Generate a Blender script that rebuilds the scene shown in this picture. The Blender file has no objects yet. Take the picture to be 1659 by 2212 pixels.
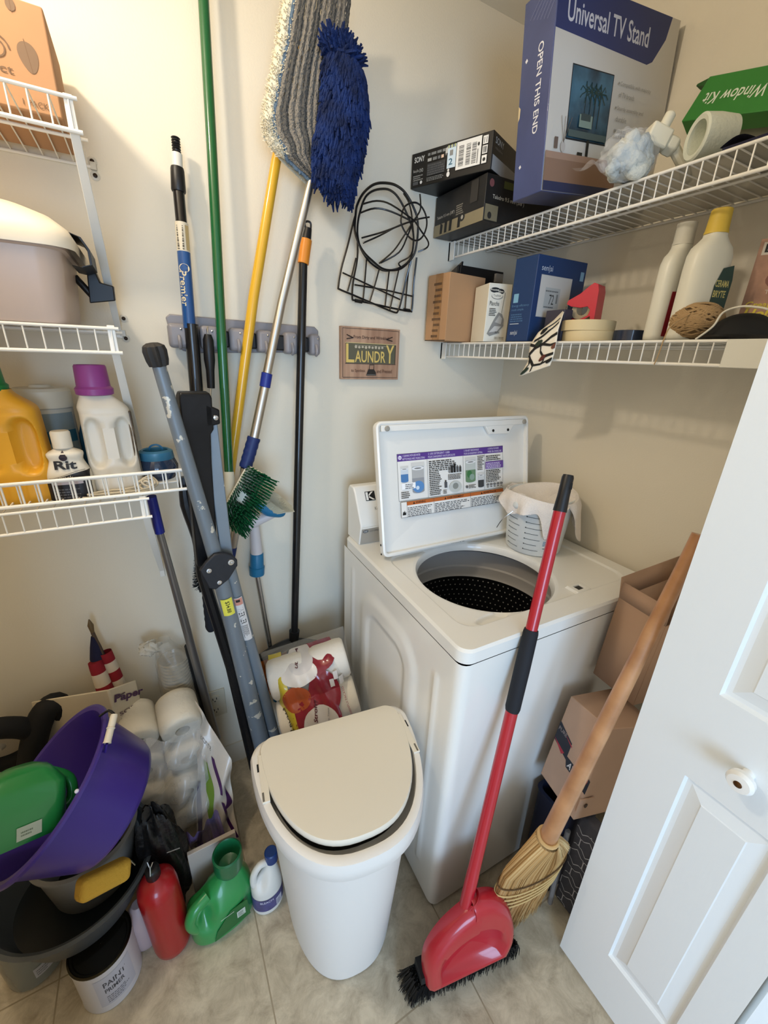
import bpy, math, random
from mathutils import Vector as V, Matrix
random.seed(7)
PI=math.pi
S=bpy.context.scene; COL=S.collection
# ---------------------------------------------------------------- camera
cam=bpy.data.cameras.new('camera'); cam_o=bpy.data.objects.new('camera',cam); COL.objects.link(cam_o)
S.camera=cam_o
yaw,pit,rol=0.5117,-0.3661,0.038
fw=V((math.sin(yaw)*math.cos(pit),math.cos(yaw)*math.cos(pit),math.sin(pit)))
rt=V((math.cos(yaw),-math.sin(yaw),0)); up=rt.cross(fw)
r2=math.cos(rol)*rt+math.sin(rol)*up; u2=-math.sin(rol)*rt+math.cos(rol)*up
cam_o.matrix_world=Matrix(((r2.x,u2.x,-fw.x,-1.2053),(r2.y,u2.y,-fw.y,-1.2497),(r2.z,u2.z,-fw.z,1.4829),(0,0,0,1)))
cam.sensor_fit='HORIZONTAL'; cam.sensor_width=36; cam.lens=36*881.73/1659; cam.clip_start=0.02
# ---------------------------------------------------------------- world, lights, exposure
S.view_settings.view_transform='Standard'; S.view_settings.look='None'
S.view_settings.gamma=1; S.view_settings.use_curve_mapping=False
S.view_settings.exposure=0.42
w=bpy.data.worlds.new('room_light'); S.world=w; w.use_nodes=True
w.node_tree.nodes['Background'].inputs[0].default_value=(1.0,0.95,0.88,1)
w.node_tree.nodes['Background'].inputs[1].default_value=0.56
def area(name,loc,target,sx,sy,power,col):
    l=bpy.data.lights.new(name,'AREA'); l.shape='RECTANGLE'; l.size=sx; l.size_y=sy; l.energy=power; l.color=col
    o=bpy.data.objects.new(name,l); COL.objects.link(o); o.location=loc
    o.rotation_euler=(V(target)-V(loc)).to_track_quat('-Z','Y').to_euler(); return o
area('window_daylight',(-1.9,-3.9,1.25),(-0.6,-0.8,0.6),1.5,1.5,60,(0.42,0.66,1.0))
LAMP=V((-1.58,-0.50,2.26))
pl=bpy.data.lights.new('closet_bulb','POINT'); pl.energy=14.5; pl.color=(1.0,0.87,0.70); pl.shadow_soft_size=0.04
po=bpy.data.objects.new('closet_bulb',pl); COL.objects.link(po); po.location=LAMP
# ---------------------------------------------------------------- materials
def lin(c):
    if isinstance(c,str):
        c=[int(c[i:i+2],16)/255 for i in (0,2,4)]
    return tuple((x/12.92 if x<=0.04045 else ((x+0.055)/1.055)**2.4) for x in c)+(1,)
def mat(name,col,rough=0.5,metal=0,bump=0,bs=60,var=0,vs=6,col2=None,alpha=1,trans=0,coat=0,ior=1.45,sss=0,emit=0,stretch=None):
    m=bpy.data.materials.new(name); m.use_nodes=True; n=m.node_tree.nodes; L=m.node_tree.links
    b=n['Principled BSDF']; c=lin(col)
    b.inputs['Base Color'].default_value=c; b.inputs['Roughness'].default_value=rough
    b.inputs['Metallic'].default_value=metal; b.inputs['Alpha'].default_value=alpha
    b.inputs['Transmission Weight'].default_value=trans; b.inputs['Coat Weight'].default_value=coat
    b.inputs['IOR'].default_value=ior
    if sss: b.inputs['Subsurface Weight'].default_value=sss; b.inputs['Subsurface Radius'].default_value=(.01,.01,.01)
    if emit: b.inputs['Emission Color'].default_value=c; b.inputs['Emission Strength'].default_value=emit
    tc=None
    if bump or var or col2:
        tc=n.new('ShaderNodeTexCoord'); mp=n.new('ShaderNodeMapping'); L.new(tc.outputs['Object'],mp.inputs[0])
        if stretch: mp.inputs['Scale'].default_value=stretch
    if var or col2:
        t=n.new('ShaderNodeTexNoise'); t.inputs['Scale'].default_value=vs; t.inputs['Detail'].default_value=4
        L.new(mp.outputs[0],t.inputs[0]); r=n.new('ShaderNodeValToRGB')
        r.color_ramp.elements[0].position=.35; r.color_ramp.elements[1].position=.65
        c2=lin(col2) if col2 else tuple(x*(1-var) for x in c[:3])+(1,)
        c1=c if col2 else tuple(min(1,x*(1+var*.6)) for x in c[:3])+(1,)
        r.color_ramp.elements[0].color=c2; r.color_ramp.elements[1].color=c1
        L.new(t.outputs['Fac'],r.inputs[0]); L.new(r.outputs[0],b.inputs['Base Color'])
    if bump:
        t2=n.new('ShaderNodeTexNoise'); t2.inputs['Scale'].default_value=bs; t2.inputs['Detail'].default_value=3
        L.new(mp.outputs[0],t2.inputs[0]); bp=n.new('ShaderNodeBump'); bp.inputs['Strength'].default_value=bump
        bp.inputs['Distance'].default_value=.004; L.new(t2.outputs['Fac'],bp.inputs['Height']); L.new(bp.outputs[0],b.inputs['Normal'])
    return m
_mc={}
def flat(col,rough=.5,metal=0):
    k=(col,rough,metal)
    if k not in _mc: _mc[k]=mat('print_'+str(col),col,rough,metal)
    return _mc[k]
M_wall=mat('wall_paint','E5DCC8',.62,bump=.10,bs=220)
M_ceil=mat('ceiling_paint','EDE8DA',.8)
M_white=mat('white_enamel','EDEBE4',.28,coat=.4)
M_wwire=mat('white_vinyl_wire','ECE8DE',.35)
M_black=mat('black_plastic','141416',.42)
M_blackm=mat('black_metal','111113',.28,coat=.3)
M_card=mat('cardboard','B88E66',.85,var=.07,vs=3,bump=.05,bs=90)
M_chrome=mat('steel','C8C8C8',.25,1)
M_alu=mat('brushed_aluminium','C4C0B8',.35,1,bump=.03,bs=200)
M_clear=mat('clear_film','FFFFFF',.12,alpha=.13)
M_doorw=mat('door_white','E9ECEB',.42,bump=.05,bs=150,stretch=(1,1,.12))
# ---------------------------------------------------------------- mesh building
TM={}
class MB:
    def __init__(s): s.v=[]; s.f=[]; s.mi=[]; s.mats=[]
    def m(s,mt):
        if mt not in s.mats: s.mats.append(mt)
        return s.mats.index(mt)
    def add(s,vs,fs,mt):
        o=len(s.v); k=s.m(mt); s.v+= [V(p) for p in vs]
        for f in fs: s.f.append([i+o for i in f]); s.mi.append(k)
    def cube8(s,c,mt): # c: bottom 4 ccw, top 4 ccw
        s.add(c,[(3,2,1,0),(4,5,6,7),(0,1,5,4),(1,2,6,5),(2,3,7,6),(3,0,4,7)],mt); return s
    def box(s,lo,hi,mt,X=None):
        (a,b,c),(d,e,f)=lo,hi
        p=[V(q) for q in ((a,b,c),(d,b,c),(d,e,c),(a,e,c),(a,b,f),(d,b,f),(d,e,f),(a,e,f))]
        if X: p=[X@q for q in p]
        return s.cube8(p,mt)
    def ring(s,rings,mt,closed=True,cap0=False,cap1=False,loop=False):
        n=len(rings[0]); vs=[p for r in rings for p in r]; fs=[]; R=len(rings)
        for i in range(R if loop else R-1):
            for j in range(n if closed else n-1):
                a=i*n+j; b=i*n+(j+1)%n; c=((i+1)%R)*n+(j+1)%n; d=((i+1)%R)*n+j
                fs.append((a,b,c,d))
        if cap0: fs.append(tuple(range(n))[::-1])
        if cap1: fs.append(tuple((R-1)*n+j for j in range(n)))
        s.add(vs,fs,mt); return s
    def tube(s,pts,r,mt,seg=10,caps=True,sq=None,closed=False,smooth=0):
        pts=[V(p) for p in pts]
        if smooth: pts,r=cat(pts,smooth,closed,r)
        n=len(pts); rs=r if isinstance(r,(list,tuple)) else [r]*n
        T=[]
        for i in range(n):
            a=pts[(i-1)%n] if (i or closed) else pts[0]; b=pts[(i+1)%n] if (i<n-1 or closed) else pts[-1]
            d=b-a
            T.append(d.normalized() if d.length>1e-9 else V((0,0,1)))
        u=T[0].orthogonal().normalized()
        if abs(T[0].z)>.8: u=V((1,0,0)); 
        u=(u-T[0]*u.dot(T[0])).normalized(); rings=[]
        for i in range(n):
            u=(u-T[i]*u.dot(T[i])); u=u.normalized() if u.length>1e-6 else T[i].orthogonal().normalized()
            w=T[i].cross(u)
            if sq: hw,hd=sq; rings.append([pts[i]+u*x*hw*rs[i]+w*y*hd*rs[i] for x,y in ((-1,-1),(1,-1),(1,1),(-1,1))])
            else: rings.append([pts[i]+(u*math.cos(2*PI*k/seg)+w*math.sin(2*PI*k/seg))*rs[i] for k in range(seg)])
        return s.ring(rings,mt,cap0=caps and not closed,cap1=caps and not closed,loop=closed)
    def lathe(s,prof,mt,X=None,seg=32,c0=False,c1=False,sx=1,sy=1,pw=1):
        X=X or Matrix(); rings=[]
        for r,z in prof:
            L=[]
            for k in range(seg):
                a=2*PI*k/seg; ca,sa=math.cos(a),math.sin(a)
                if pw!=1: ca,sa=math.copysign(abs(ca)**pw,ca),math.copysign(abs(sa)**pw,sa)
                L.append(X@V((r*sx*ca,r*sy*sa,z)))
            rings.append(L)
        return s.ring(rings,mt,cap0=c0,cap1=c1)
    def prism(s,poly,h,mt,X=None):
        X=X or Matrix(); n=len(poly)
        return s.ring([[X@V((x,y,0)) for x,y in poly],[X@V((x,y,h)) for x,y in poly]],mt,cap0=True,cap1=True)
    def ball(s,c,r,mt,seg=16,X=None):
        if not isinstance(r,(tuple,list)): r=(r,r,r)
        N=seg//2; XX=Matrix.Translation(V(c))@(X or Matrix())
        return s.ring([[XX@V((r[0]*math.sin(PI*max(.02,min(.98,i/N)) )*math.cos(2*PI*k/seg),r[1]*math.sin(PI*max(.02,min(.98,i/N)))*math.sin(2*PI*k/seg),-r[2]*math.cos(PI*i/N))) for k in range(seg)] for i in range(N+1)],mt,cap0=True,cap1=True)
    def grid(s,fn,nu,nv,mt,cu=False):
        vs=[fn(i/nu,j/nv) for j in range(nv+1) for i in range(nu+1)]
        s.add(vs,[(j*(nu+1)+i,j*(nu+1)+i+1,(j+1)*(nu+1)+i+1,(j+1)*(nu+1)+i) for j in range(nv) for i in range(nu)],mt); return s
    def build(s,name,par=None,local=False,bev=0,sub=0,solid=0,ang=35,bseg=2,origin=None):
        me=bpy.data.meshes.new(name); vs=s.v
        o=bpy.data.objects.new(name,me); COL.objects.link(o)
        if par is not None:
            o.parent=par; P_=TM[par.name]; TM[o.name]=P_
            if not local: I=P_.inverted(); vs=[I@v for v in vs]
        else:
            if origin is None:
                xs=[v.x for v in vs]; ys=[v.y for v in vs]
                origin=V(((min(xs)+max(xs))/2,(min(ys)+max(ys))/2,min(v.z for v in vs)))
            origin=V(origin); vs=[v-origin for v in vs]; o.location=origin; TM[o.name]=Matrix.Translation(origin)
        me.from_pydata([tuple(v) for v in vs],[],s.f)
        for mt in s.mats: me.materials.append(mt)
        me.polygons.foreach_set('material_index',s.mi)
        import bmesh
        b=bmesh.new(); b.from_mesh(me); bmesh.ops.recalc_face_normals(b,faces=b.faces); b.to_mesh(me); b.free()
        me.polygons.foreach_set('use_smooth',[True]*len(me.polygons))
        try: me.set_sharp_from_angle(angle=math.radians(ang))
        except Exception: pass
        me.update()
        if solid:
            q=o.modifiers.new('solid','SOLIDIFY'); q.thickness=solid; q.offset=0
        if bev:
            q=o.modifiers.new('bevel','BEVEL'); q.width=bev; q.segments=bseg; q.limit_method='ANGLE'; q.angle_limit=math.radians(40)
        if sub:
            q=o.modifiers.new('sub','SUBSURF'); q.levels=sub; q.render_levels=sub
        return o
def cat(pts,k,closed=False,r=None):
    out=[]; ro=[]; n=len(pts); rng=n if closed else n-1
    for i in range(rng):
        p0=pts[(i-1)%n] if closed or i>0 else pts[0]; p1=pts[i]; p2=pts[(i+1)%n]; p3=pts[(i+2)%n] if closed or i<n-2 else pts[-1]
        for j in range(k):
            t=j/k; out.append(.5*((2*p1)+(-p0+p2)*t+(2*p0-5*p1+4*p2-p3)*t*t+(-p0+3*p1-3*p2+p3)*t*t*t))
            if isinstance(r,(list,tuple)): ro.append(r[i]*(1-t)+r[(i+1)%n]*t)
    if not closed:
        out.append(pts[-1])
        if isinstance(r,(list,tuple)): ro.append(r[-1])
    return out,(ro if isinstance(r,(list,tuple)) else r)
def tag(o,label=None,cat_=None,group=None,kind=None):
    if label: o['label']=label
    if cat_: o['category']=cat_
    if group: o['group']=group
    if kind: o['kind']=kind
    return o
def thing(name,label,cat_,loc=(0,0,0),rz=0,group=None,X=None):
    o=bpy.data.objects.new(name,None); COL.objects.link(o); o.empty_display_size=.05
    m=X if X is not None else Matrix.Translation(V(loc))@Matrix.Rotation(rz,4,'Z')
    o.matrix_world=m; TM[o.name]=m.copy(); return tag(o,label,cat_,group)
def struct(name,mb,par=None,**k):
    o=mb.build(name,par,**k)
    if par is None: o['kind']='structure'
    return o
def T(x,y,z): return Matrix.Translation(V((x,y,z)))
def R(a,ax='Z'): return Matrix.Rotation(a,4,ax)
def aim(p,q): # frame at p whose z axis points to q
    d=(V(q)-V(p)); return Matrix.Translation(V(p))@d.to_track_quat('Z','Y').to_matrix().to_4x4()
def frame(o,x,y):
    x=V(x).normalized(); y=V(y); y=(y-x*y.dot(x)).normalized(); z=x.cross(y)
    return Matrix(((x.x,y.x,z.x,o[0]),(x.y,y.y,z.y,o[1]),(x.z,y.z,z.z,o[2]),(0,0,0,1)))
# ---------------------------------------------------------------- printed graphics
_tc={}
def textmesh(sx,bold=0,shear=0):
    k=(sx,bold,shear)
    if k in _tc: return _tc[k]
    cu=bpy.data.curves.new('t','FONT'); cu.body=sx; cu.size=1; cu.offset=bold; cu.shear=shear; cu.resolution_u=3
    o=bpy.data.objects.new('t',cu); COL.objects.link(o); bpy.context.view_layer.update()
    me=bpy.data.meshes.new_from_object(o.evaluated_get(bpy.context.evaluated_depsgraph_get()))
    vs=[(v.co.x,v.co.y) for v in me.vertices]; fs=[tuple(p.vertices) for p in me.polygons]
    bpy.data.objects.remove(o); bpy.data.curves.remove(cu); bpy.data.meshes.remove(me)
    xs=[v[0] for v in vs]; ys=[v[1] for v in vs]; _tc[k]=(vs,fs,min(xs),max(xs),min(ys),max(ys)); return _tc[k]
class Print:
    # draws on a surface given by fmap(x,y,height)->point ; units are metres
    def __init__(s,fmap,mb=None): s.f=fmap; s.mb=mb or MB(); s.h=.0006
    def _h(s): s.h+=.00007; return s.h
    def rect(s,x,y,w,h,c,n=1,rough=.5,rot=0):
        z=s._h(); cx,cy=x+w/2,y+h/2; ca,sa=math.cos(rot),math.sin(rot)
        def g(u,v):
            a,b=(u-.5)*w,(v-.5)*h; return s.f(cx+a*ca-b*sa,cy+a*sa+b*ca,z)
        s.mb.grid(g,n,1,flat(c,rough) if isinstance(c,str) else c)
    def poly(s,pts,c):
        z=s._h(); s.mb.add([s.f(x,y,z) for x,y in pts],[tuple(range(len(pts)))],flat(c) if isinstance(c,str) else c)
    def disc(s,x,y,rx,ry,c,n=20):
        s.poly([(x+rx*math.cos(2*PI*k/n),y+ry*math.sin(2*PI*k/n)) for k in range(n)],c)
    def line(s,pts,w,c):
        z=s._h(); vs=[]; n=len(pts)
        for i in range(n):
            a=pts[max(0,i-1)]; b=pts[min(n-1,i+1)]; dx,dy=b[0]-a[0],b[1]-a[1]; l=math.hypot(dx,dy) or 1
            vs+= [s.f(pts[i][0]-dy/l*w/2,pts[i][1]+dx/l*w/2,z),s.f(pts[i][0]+dy/l*w/2,pts[i][1]-dx/l*w/2,z)]
        s.mb.add(vs,[(2*i,2*i+1,2*i+3,2*i+2) for i in range(n-1)],flat(c))
    def text(s,t,x,y,w,h,c,bold=0,shear=0,rot=0):
        vs,fs,x0,x1,y0,y1=textmesh(t,bold,shear); z=s._h(); ca,sa=math.cos(rot),math.sin(rot); out=[]
        for a,b in vs:
            a=(a-x0)/(x1-x0)*w; b=(b-y0)/(y1-y0)*h; out.append(s.f(x+a*ca-b*sa,y+a*sa+b*ca,z))
        s.mb.add(out,fs,flat(c) if isinstance(c,str) else c)
    def fine(s,x,y,w,h,rows,c,fill=.55): # rows of tiny illegible print
        for i in range(rows):
            xx=x; yy=y+h-(i+1)*h/rows; L=w*random.uniform(.7,1)
            while xx<x+L:
                q=min(random.uniform(.04,.14)*w,x+L-xx); s.rect(xx,yy,q,h/rows*fill,c); xx+=q+w*.025
                s.h-=.00007
    def bars(s,x,y,w,h,c='111111',horiz=False):
        p=0; L=h if horiz else w
        while p<L*.97:
            b=random.choice((.012,.02,.032))*L
            if horiz: s.rect(x,y+p,w,min(b,L-p),c)
            else: s.rect(x+p,y,min(b,L-p),h,c)
            s.h-=.00007; p+=b+random.choice((.012,.02,.03))*L
    def build(s,par,name='printed_label',local=True): return s.mb.build(name,par,local=local)
def plane(o,u,v):
    o=V(o); u=V(u).normalized(); v=V(v).normalized(); n=u.cross(v)
    return lambda x,y,h:o+u*x+v*y+n*h
def cyl(r,z0,a0=0,X=None,sy=1,rfn=None):
    X=X or Matrix()
    def g(x,y,h):
        rr=(rfn(z0+y) if rfn else r)
        a=a0+x/r; return X@V(((rr+h)*math.cos(a),(rr+h)*math.sin(a)*sy,z0+y))
    return g
def carton(name,label,cat_,corner,rz,w,d,h,mt,group=None,bev=.0015,X=None,parts=None):
    # corner: near left bottom corner; local x right, y back
    t=thing(name,label,cat_,corner,rz,group,X=X)
    MB().box((0,0,0),(w,d,h),mt).build('carton',t,local=True,bev=bev)
    return t
def fF(w,d,h): return plane((0,0,0),(1,0,0),(0,0,1))          # front face
def fL(w,d,h): return plane((0,d,0),(0,-1,0),(0,0,1))         # left face
def fT(w,d,h): return plane((0,0,h),(1,0,0),(0,1,0))
# ================================================================ the closet
def floor_mat():
    m=bpy.data.materials.new('stone_look_vinyl'); m.use_nodes=True; n=m.node_tree.nodes; L=m.node_tree.links; b=n['Principled BSDF']
    tc=n.new('ShaderNodeTexCoord'); mp=n.new('ShaderNodeMapping'); L.new(tc.outputs['Object'],mp.inputs[0]); mp.inputs['Location'].default_value=(.703+.457,.875+.457,0)
    br=n.new('ShaderNodeTexBrick'); br.offset=0; br.inputs['Scale'].default_value=1; br.inputs['Brick Width'].default_value=.457; br.inputs['Row Height'].default_value=.457
    br.inputs['Mortar Size'].default_value=.0022; br.inputs['Mortar Smooth'].default_value=.4
    L.new(mp.outputs[0],br.inputs[0])
    n1=n.new('ShaderNodeTexNoise'); n1.inputs['Scale'].default_value=16; n1.inputs['Detail'].default_value=10; n1.inputs['Roughness'].default_value=.72; n1.inputs['Distortion'].default_value=.5; L.new(mp.outputs[0],n1.inputs[0])
    r=n.new('ShaderNodeValToRGB'); r.color_ramp.elements[0].position=.32; r.color_ramp.elements[0].color=lin('9C8F79'); r.color_ramp.elements[1].position=.62; r.color_ramp.elements[1].color=lin('CCC0A8')
    L.new(n1.outputs['Fac'],r.inputs[0])
    mx=n.new('ShaderNodeMix'); mx.data_type='RGBA'; L.new(br.outputs['Fac'],mx.inputs[0]); L.new(r.outputs[0],mx.inputs[6]); mx.inputs[7].default_value=lin('9A8C74')
    L.new(mx.outputs[2],b.inputs['Base Color']); b.inputs['Roughness'].default_value=.42
    bp=n.new('ShaderNodeBump'); bp.inputs['Strength'].default_value=.25; bp.inputs['Distance'].default_value=.003
    L.new(n1.outputs['Fac'],bp.inputs['Height']); L.new(bp.outputs[0],b.inputs['Normal']); return m
struct('floor',MB().box((-3.2,-4.4,-.05),(1.6,.1,0),floor_mat()),origin=(0,0,0))
struct('wall_back',MB().box((-2.6,0,0),(.1,.1,2.40),M_wall),origin=(0,0,0))
struct('wall_right',MB().box((0,-1.06,0),(.1,0,2.40),M_wall),origin=(0,0,0))
struct('wall_left',MB().box((-2.7,-1.06,0),(-2.6,.1,2.40),M_wall),origin=(0,0,0))
struct('ceiling',MB().box((-3.2,-4.4,2.40),(1.6,.1,2.46),M_ceil),origin=(0,0,2.40))
fwm=MB(); fwm.box((-2.6,-1.06,2.06),(0,-.96,2.40),M_wall); fwm.box((-.13,-1.06,0),(0,-.96,2.06),M_wall); fwm.box((-2.6,-1.06,0),(-1.50,-.96,2.06),M_wall)  # unseen left piece is widened to keep daylight off the left clutter
struct('wall_front',fwm,origin=(0,-1,0))
M_base=mat('trim_white','CFC6B4',.45)
def baseboard(name,x0,x1,y0,y1):
    pass
bb=MB(); bb.prism([(0,0),(.012,0),(.012,.07),(.006,.085),(0,.085)],2.6,M_base,X=Matrix(((0,0,1,-2.6),(-1,0,0,0),(0,1,0,0),(0,0,0,1))))
struct('baseboard_back',bb,origin=(0,0,0))
bb=MB(); bb.prism([(0,0),(.012,0),(.012,.07),(.006,.085),(0,.085)],.945,M_base,X=Matrix(((-1,0,0,0),(0,0,-1,-.013),(0,1,0,0),(0,0,0,1))))
struct('baseboard_right',bb,origin=(0,0,0))
# bifold door leaves ------------------------------------------------------
def leaf(name,label,A,ang,w,knob,z0=.012,h=2.02):
    # local x along leaf, y thickness away from viewer side, z up
    t=thing(name,label,'door',(A[0],A[1],z0),ang); t['kind']='structure'
    del t['category']
    mb=MB(); th=.032; pans=[(.17,.775),(.965,1.62),(1.70,1.92)]; xs=(.098,w-.055)
    # outer slab pieces
    mb.box((0,.008,0),(w,th,h),M_doorw)
    mb.box((0,0,0),(xs[0],.008,h),M_doorw); mb.box((xs[1],0,0),(w,.008,h),M_doorw)
    zz=[0]+[q for p in pans for q in p]+[h]
    for i in range(0,len(zz),2): mb.box((xs[0],0,zz[i]),(xs[1],.008,zz[i+1]),M_doorw)
    slab=mb.build('leaf_slab',t,local=True,ang=20)
    for a,b in pans:
        q=MB(); x0,x1=xs
        rs=[(0,0.0),(.004,.0072),(.012,.0076),(.034,.0022),(.036,.0008)]
        q.ring([[V((x0+i,d,a+i)),V((x1-i,d,a+i)),V((x1-i,d,b-i)),V((x0+i,d,b-i))] for i,d in rs],M_doorw,cap1=True)
        q.build('raised_panel',t,local=True,ang=15)
    if knob:
        k=MB(); X=T(.168,0,.862)@R(PI/2,'X')
        k.lathe([(.009,0),(.009,.012),(.012,.016),(.0185,.022),(.019,.030),(.015,.036),(.007,.037)],mat('knob_white','F1EFE9',.15,coat=.6),X,seg=28,c1=True)
        ko=k.build('knob',t,local=True)
        k=MB(); k.ball((0,0,0),(.0055,.0055,.002),mat('knob_screw','5A3A1C',.3,.7),X=X@T(0,0,.0372)@Matrix()) if False else k.lathe([(.0058,0.0372),(.004,.0388),(.001,.0392)],mat('knob_screw','5A3A1C',.3,.7),X,seg=16,c1=True)
        k.build('knob_screw',ko,local=True)
    return t
leaf('door_1','white bifold door leaf with a small round white knob',(-.451,-.966),-PI/2+.012,.291,True)
leaf('door_2','second white bifold door leaf folded out at the bottom right corner',(-.437,-1.266),-PI/2+.55,.291,False)
# closet ceiling lamp
t=thing('ceiling_light','round white ceiling lamp above the shelves, outside the frame','lamp',(LAMP.x,LAMP.y,2.40))
MB().lathe([(.12,0),(.12,-.018),(.105,-.024)],M_white,seg=40,c0=True).build('lamp_base',t,local=True)
MB().lathe([(.012,-.02),(.012,-.03)],M_chrome,seg=20).build('socket',t,local=True)
# outlet -----------------------------------------------------------------
t=thing('wall_outlet','cream duplex outlet plate low on the back wall','outlet',(-1.165,0,.245))
mp_=mat('outlet_plate','CFC5AD',.4)
MB().box((-.035,-.006,0),(.035,0,.115),mp_).build('outlet_plate',t,local=True,bev=.002)
for zz in (.033,.082):
    f=MB(); f.lathe([(.017,0),(.017,.003),(.0155,.0035)],mp_,T(0,-.006,zz)@R(PI/2,'X'),seg=24,c1=True,sy=.85); fo=f.build('outlet_face',t,local=True)
    g=MB()
    for sx in (-.006,.006): g.box((sx-.0012,-.0102,zz-.002),(sx+.0012,-.0095,zz+.007),M_black)
    g.lathe([(.0022,0),(.0022,.0007)],M_black,T(0,-.0095,zz-.008)@R(PI/2,'X'),seg=10,c1=True)
    g.build('outlet_slots',fo,local=True)
# ================================================================ wire shelves
def wire_shelf(name,label,group,A,ux,uy,L,D,lip=.042,braces=(),clips=(),sp=.0254,phase=.012,r=.0014):
    # A: wall corner at deck height ; ux along the wall ; uy away from the wall
    X=frame(A,ux,uy) if V(ux).cross(V(uy)).z>0 else None
    ux=V(ux); uy=V(uy); A=V(A); P3=lambda x,y,z:A+ux*x+uy*y+V((0,0,z))
    t=thing(name,label,'shelf',A,0,group)
    w=MB(); n=int((L-phase)/sp)+1
    for i in range(n):
        x=phase+i*sp
        if x>L-.003: break
        w.tube([P3(x,.004,0),P3(x,D-.004,0),P3(x,D,-.004),P3(x,D,-lip)],r,M_wwire,seg=6)
    w.build('shelf_wires',t)
    for nm,y,z,rr in (('front_rod',D,-.0005,.0028),('lip_rod',D-.001,-lip,.0032),('back_rod',.004,-.0035,.003),('middle_rod',D*.5,-.004,.0028)):
        MB().tube([P3(0,y,z),P3(L,y,z)],rr,M_wwire,seg=10).build(nm,t)
    for x in braces:
        b=MB(); zt=-lip; p0=P3(x,D-.003,zt+.004); p1=P3(x,.004,zt-.275)
        d=(p1-p0).normalized(); nrm=ux.cross(d)
        ring=lambda p,wd,th:[p+ux*a*wd+nrm*b*th for a,b in ((-1,-1),(1,-1),(1,1),(-1,1))]
        b.ring([ring(p0+V((0,0,lip)),.006,.002),ring(p0,.0065,.0025),ring(p0.lerp(p1,.5),.0085,.003),ring(p1,.0065,.0025),ring(p1-V((0,0,.02)),.0065,.002)],M_wwire,cap0=True,cap1=True)
        bo=b.build('support_brace',t,bev=.0008)
        MB().lathe([(.0045,0),(.0045,.003),(.002,.0042)],M_black,aim(p1+V((0,0,-.01))-uy*.003,p1+V((0,0,-.01))+uy),seg=10,c1=True).build('brace_screw',bo)
    for x in clips:
        c=MB(); c.box((-.006,-.0,-.008),(.006,.007,.006),mat('clip','D9D5C8',.3,alpha=.85),frame(P3(x,0,0),ux,uy) if X else Matrix.Translation(P3(x,0,0))@R(-PI/2))
        co=c.build('wall_clip',t,bev=.001)
    return t
GL='white wire shelves on the left of the back wall'
LX0=-2.2; LE=-1.243
for z,lb in ((1.838,'top white wire shelf on the left, holding the cardboard box'),(1.5116,'middle white wire shelf on the left, under the clear plastic bin'),(1.1815,'lowest white wire shelf on the left, under the detergent bottles')):
    wire_shelf('wire_shelf',lb,GL,(LE,0,z),(-1,0,0),(0,-1,0),LE-LX0,.2935,braces=(.012,.5),clips=(.004,.3,.6))
# upturned offcut of wire shelving used as a rail on the lowest shelf
t=thing('wire_rack','short upturned wire rack lying along the front of the lowest left shelf','rack',(-1.5,-.288,1.184))
w=MB()
for i in range(26):
    x=-1.178-i*.0254*1.06
    w.tube([(x,-.21,1.1885),(x,-.284,1.1885),(x,-.288,1.192),(x,-.290,1.236)],.0019,M_wwire,seg=6)
    w.tube([(x-.006,-.283,1.19),(x-.006,-.284,1.233)],.0014,M_wwire,seg=5)
w.build('rack_wires',t)
for nm,y,z,rr in (('upper_rod',-.290,1.236,.0034),('lower_rod',-.290,1.1925,.0034),('inner_rod',-.283,1.232,.0024),('back_rod',-.21,1.1885,.0028)):
    MB().tube([(-1.168,y,z),(-1.168-.72,y,z)],rr,M_wwire,seg=10).build(nm,t)
# stray wall screws beside the left shelves
for i,(p,lb) in enumerate((((-1.2475,-0.0005,1.8454),'dark screw in the wall beside the top left shelf brace, upper one'),((-1.2463,-0.0005,1.8208),'dark screw in the wall beside the top left shelf brace, lower one'),((-1.2401,-0.0005,1.5433),'black screw in the wall just above the end of the middle left shelf'),((-1.2426,-0.0005,1.4991),'black screw in the wall just below the clip of the middle left shelf'))):
    X=T(*p)@R(PI/2,'X')
    t=thing('wall_screw',lb,'screw',p,group='screws left in the wall by the shelf clips')
    MB().lathe([(.009,0),(.009,.0012),(.007,.002)],mat('screw_clip','E4E0D4',.25,alpha=.6),X,seg=16,c1=True).build('screw_sleeve',t)
    MB().lathe([(.0042,.0015),(.0042,.0035),(.002,.0045)],mat('screw_dark','2A1D12',.4,.5),X,seg=12,c1=True).build('screw_head',t)
GR='white wire shelves on the right wall'
wire_shelf('wire_shelf','upper white wire shelf on the right wall, under the TV stand box',GR,(0,-.006,1.8254),(0,-1,0),(-1,0,0),.93,.296,clips=(.3,.6),braces=())
s_=wire_shelf('wire_shelf','lower white wire shelf on the right wall, under the blue thermostat box',GR,(0,-.006,1.5293),(0,-1,0),(-1,0,0),.90,.296,clips=(.3,.6),braces=())
MB().box((-.303,-.955,1.484),(-.29,-.853,1.531),mat('end_cap','DAD8CC',.5)).build('end_bracket',s_,bev=.001)
m_liner=mat('shelf_liner','A9A598',.3,alpha=.86,bump=.2,bs=25)
for z,y1,lb in ((1.8279,-.90,'cloudy plastic liner sheet on the upper right shelf'),(1.5318,-.84,'cloudy plastic liner sheet on the lower right shelf')):
    def lf(u,v,z=z,y1=y1): return V((-.004-.290*u,-.008+(y1+.008)*v,z+.0004*math.sin(v*37)+.0003*math.sin(u*19)))
    tag(MB().grid(lf,20,80,m_liner).build('shelf_liner'),lb,'liner','shelf liners')
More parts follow.
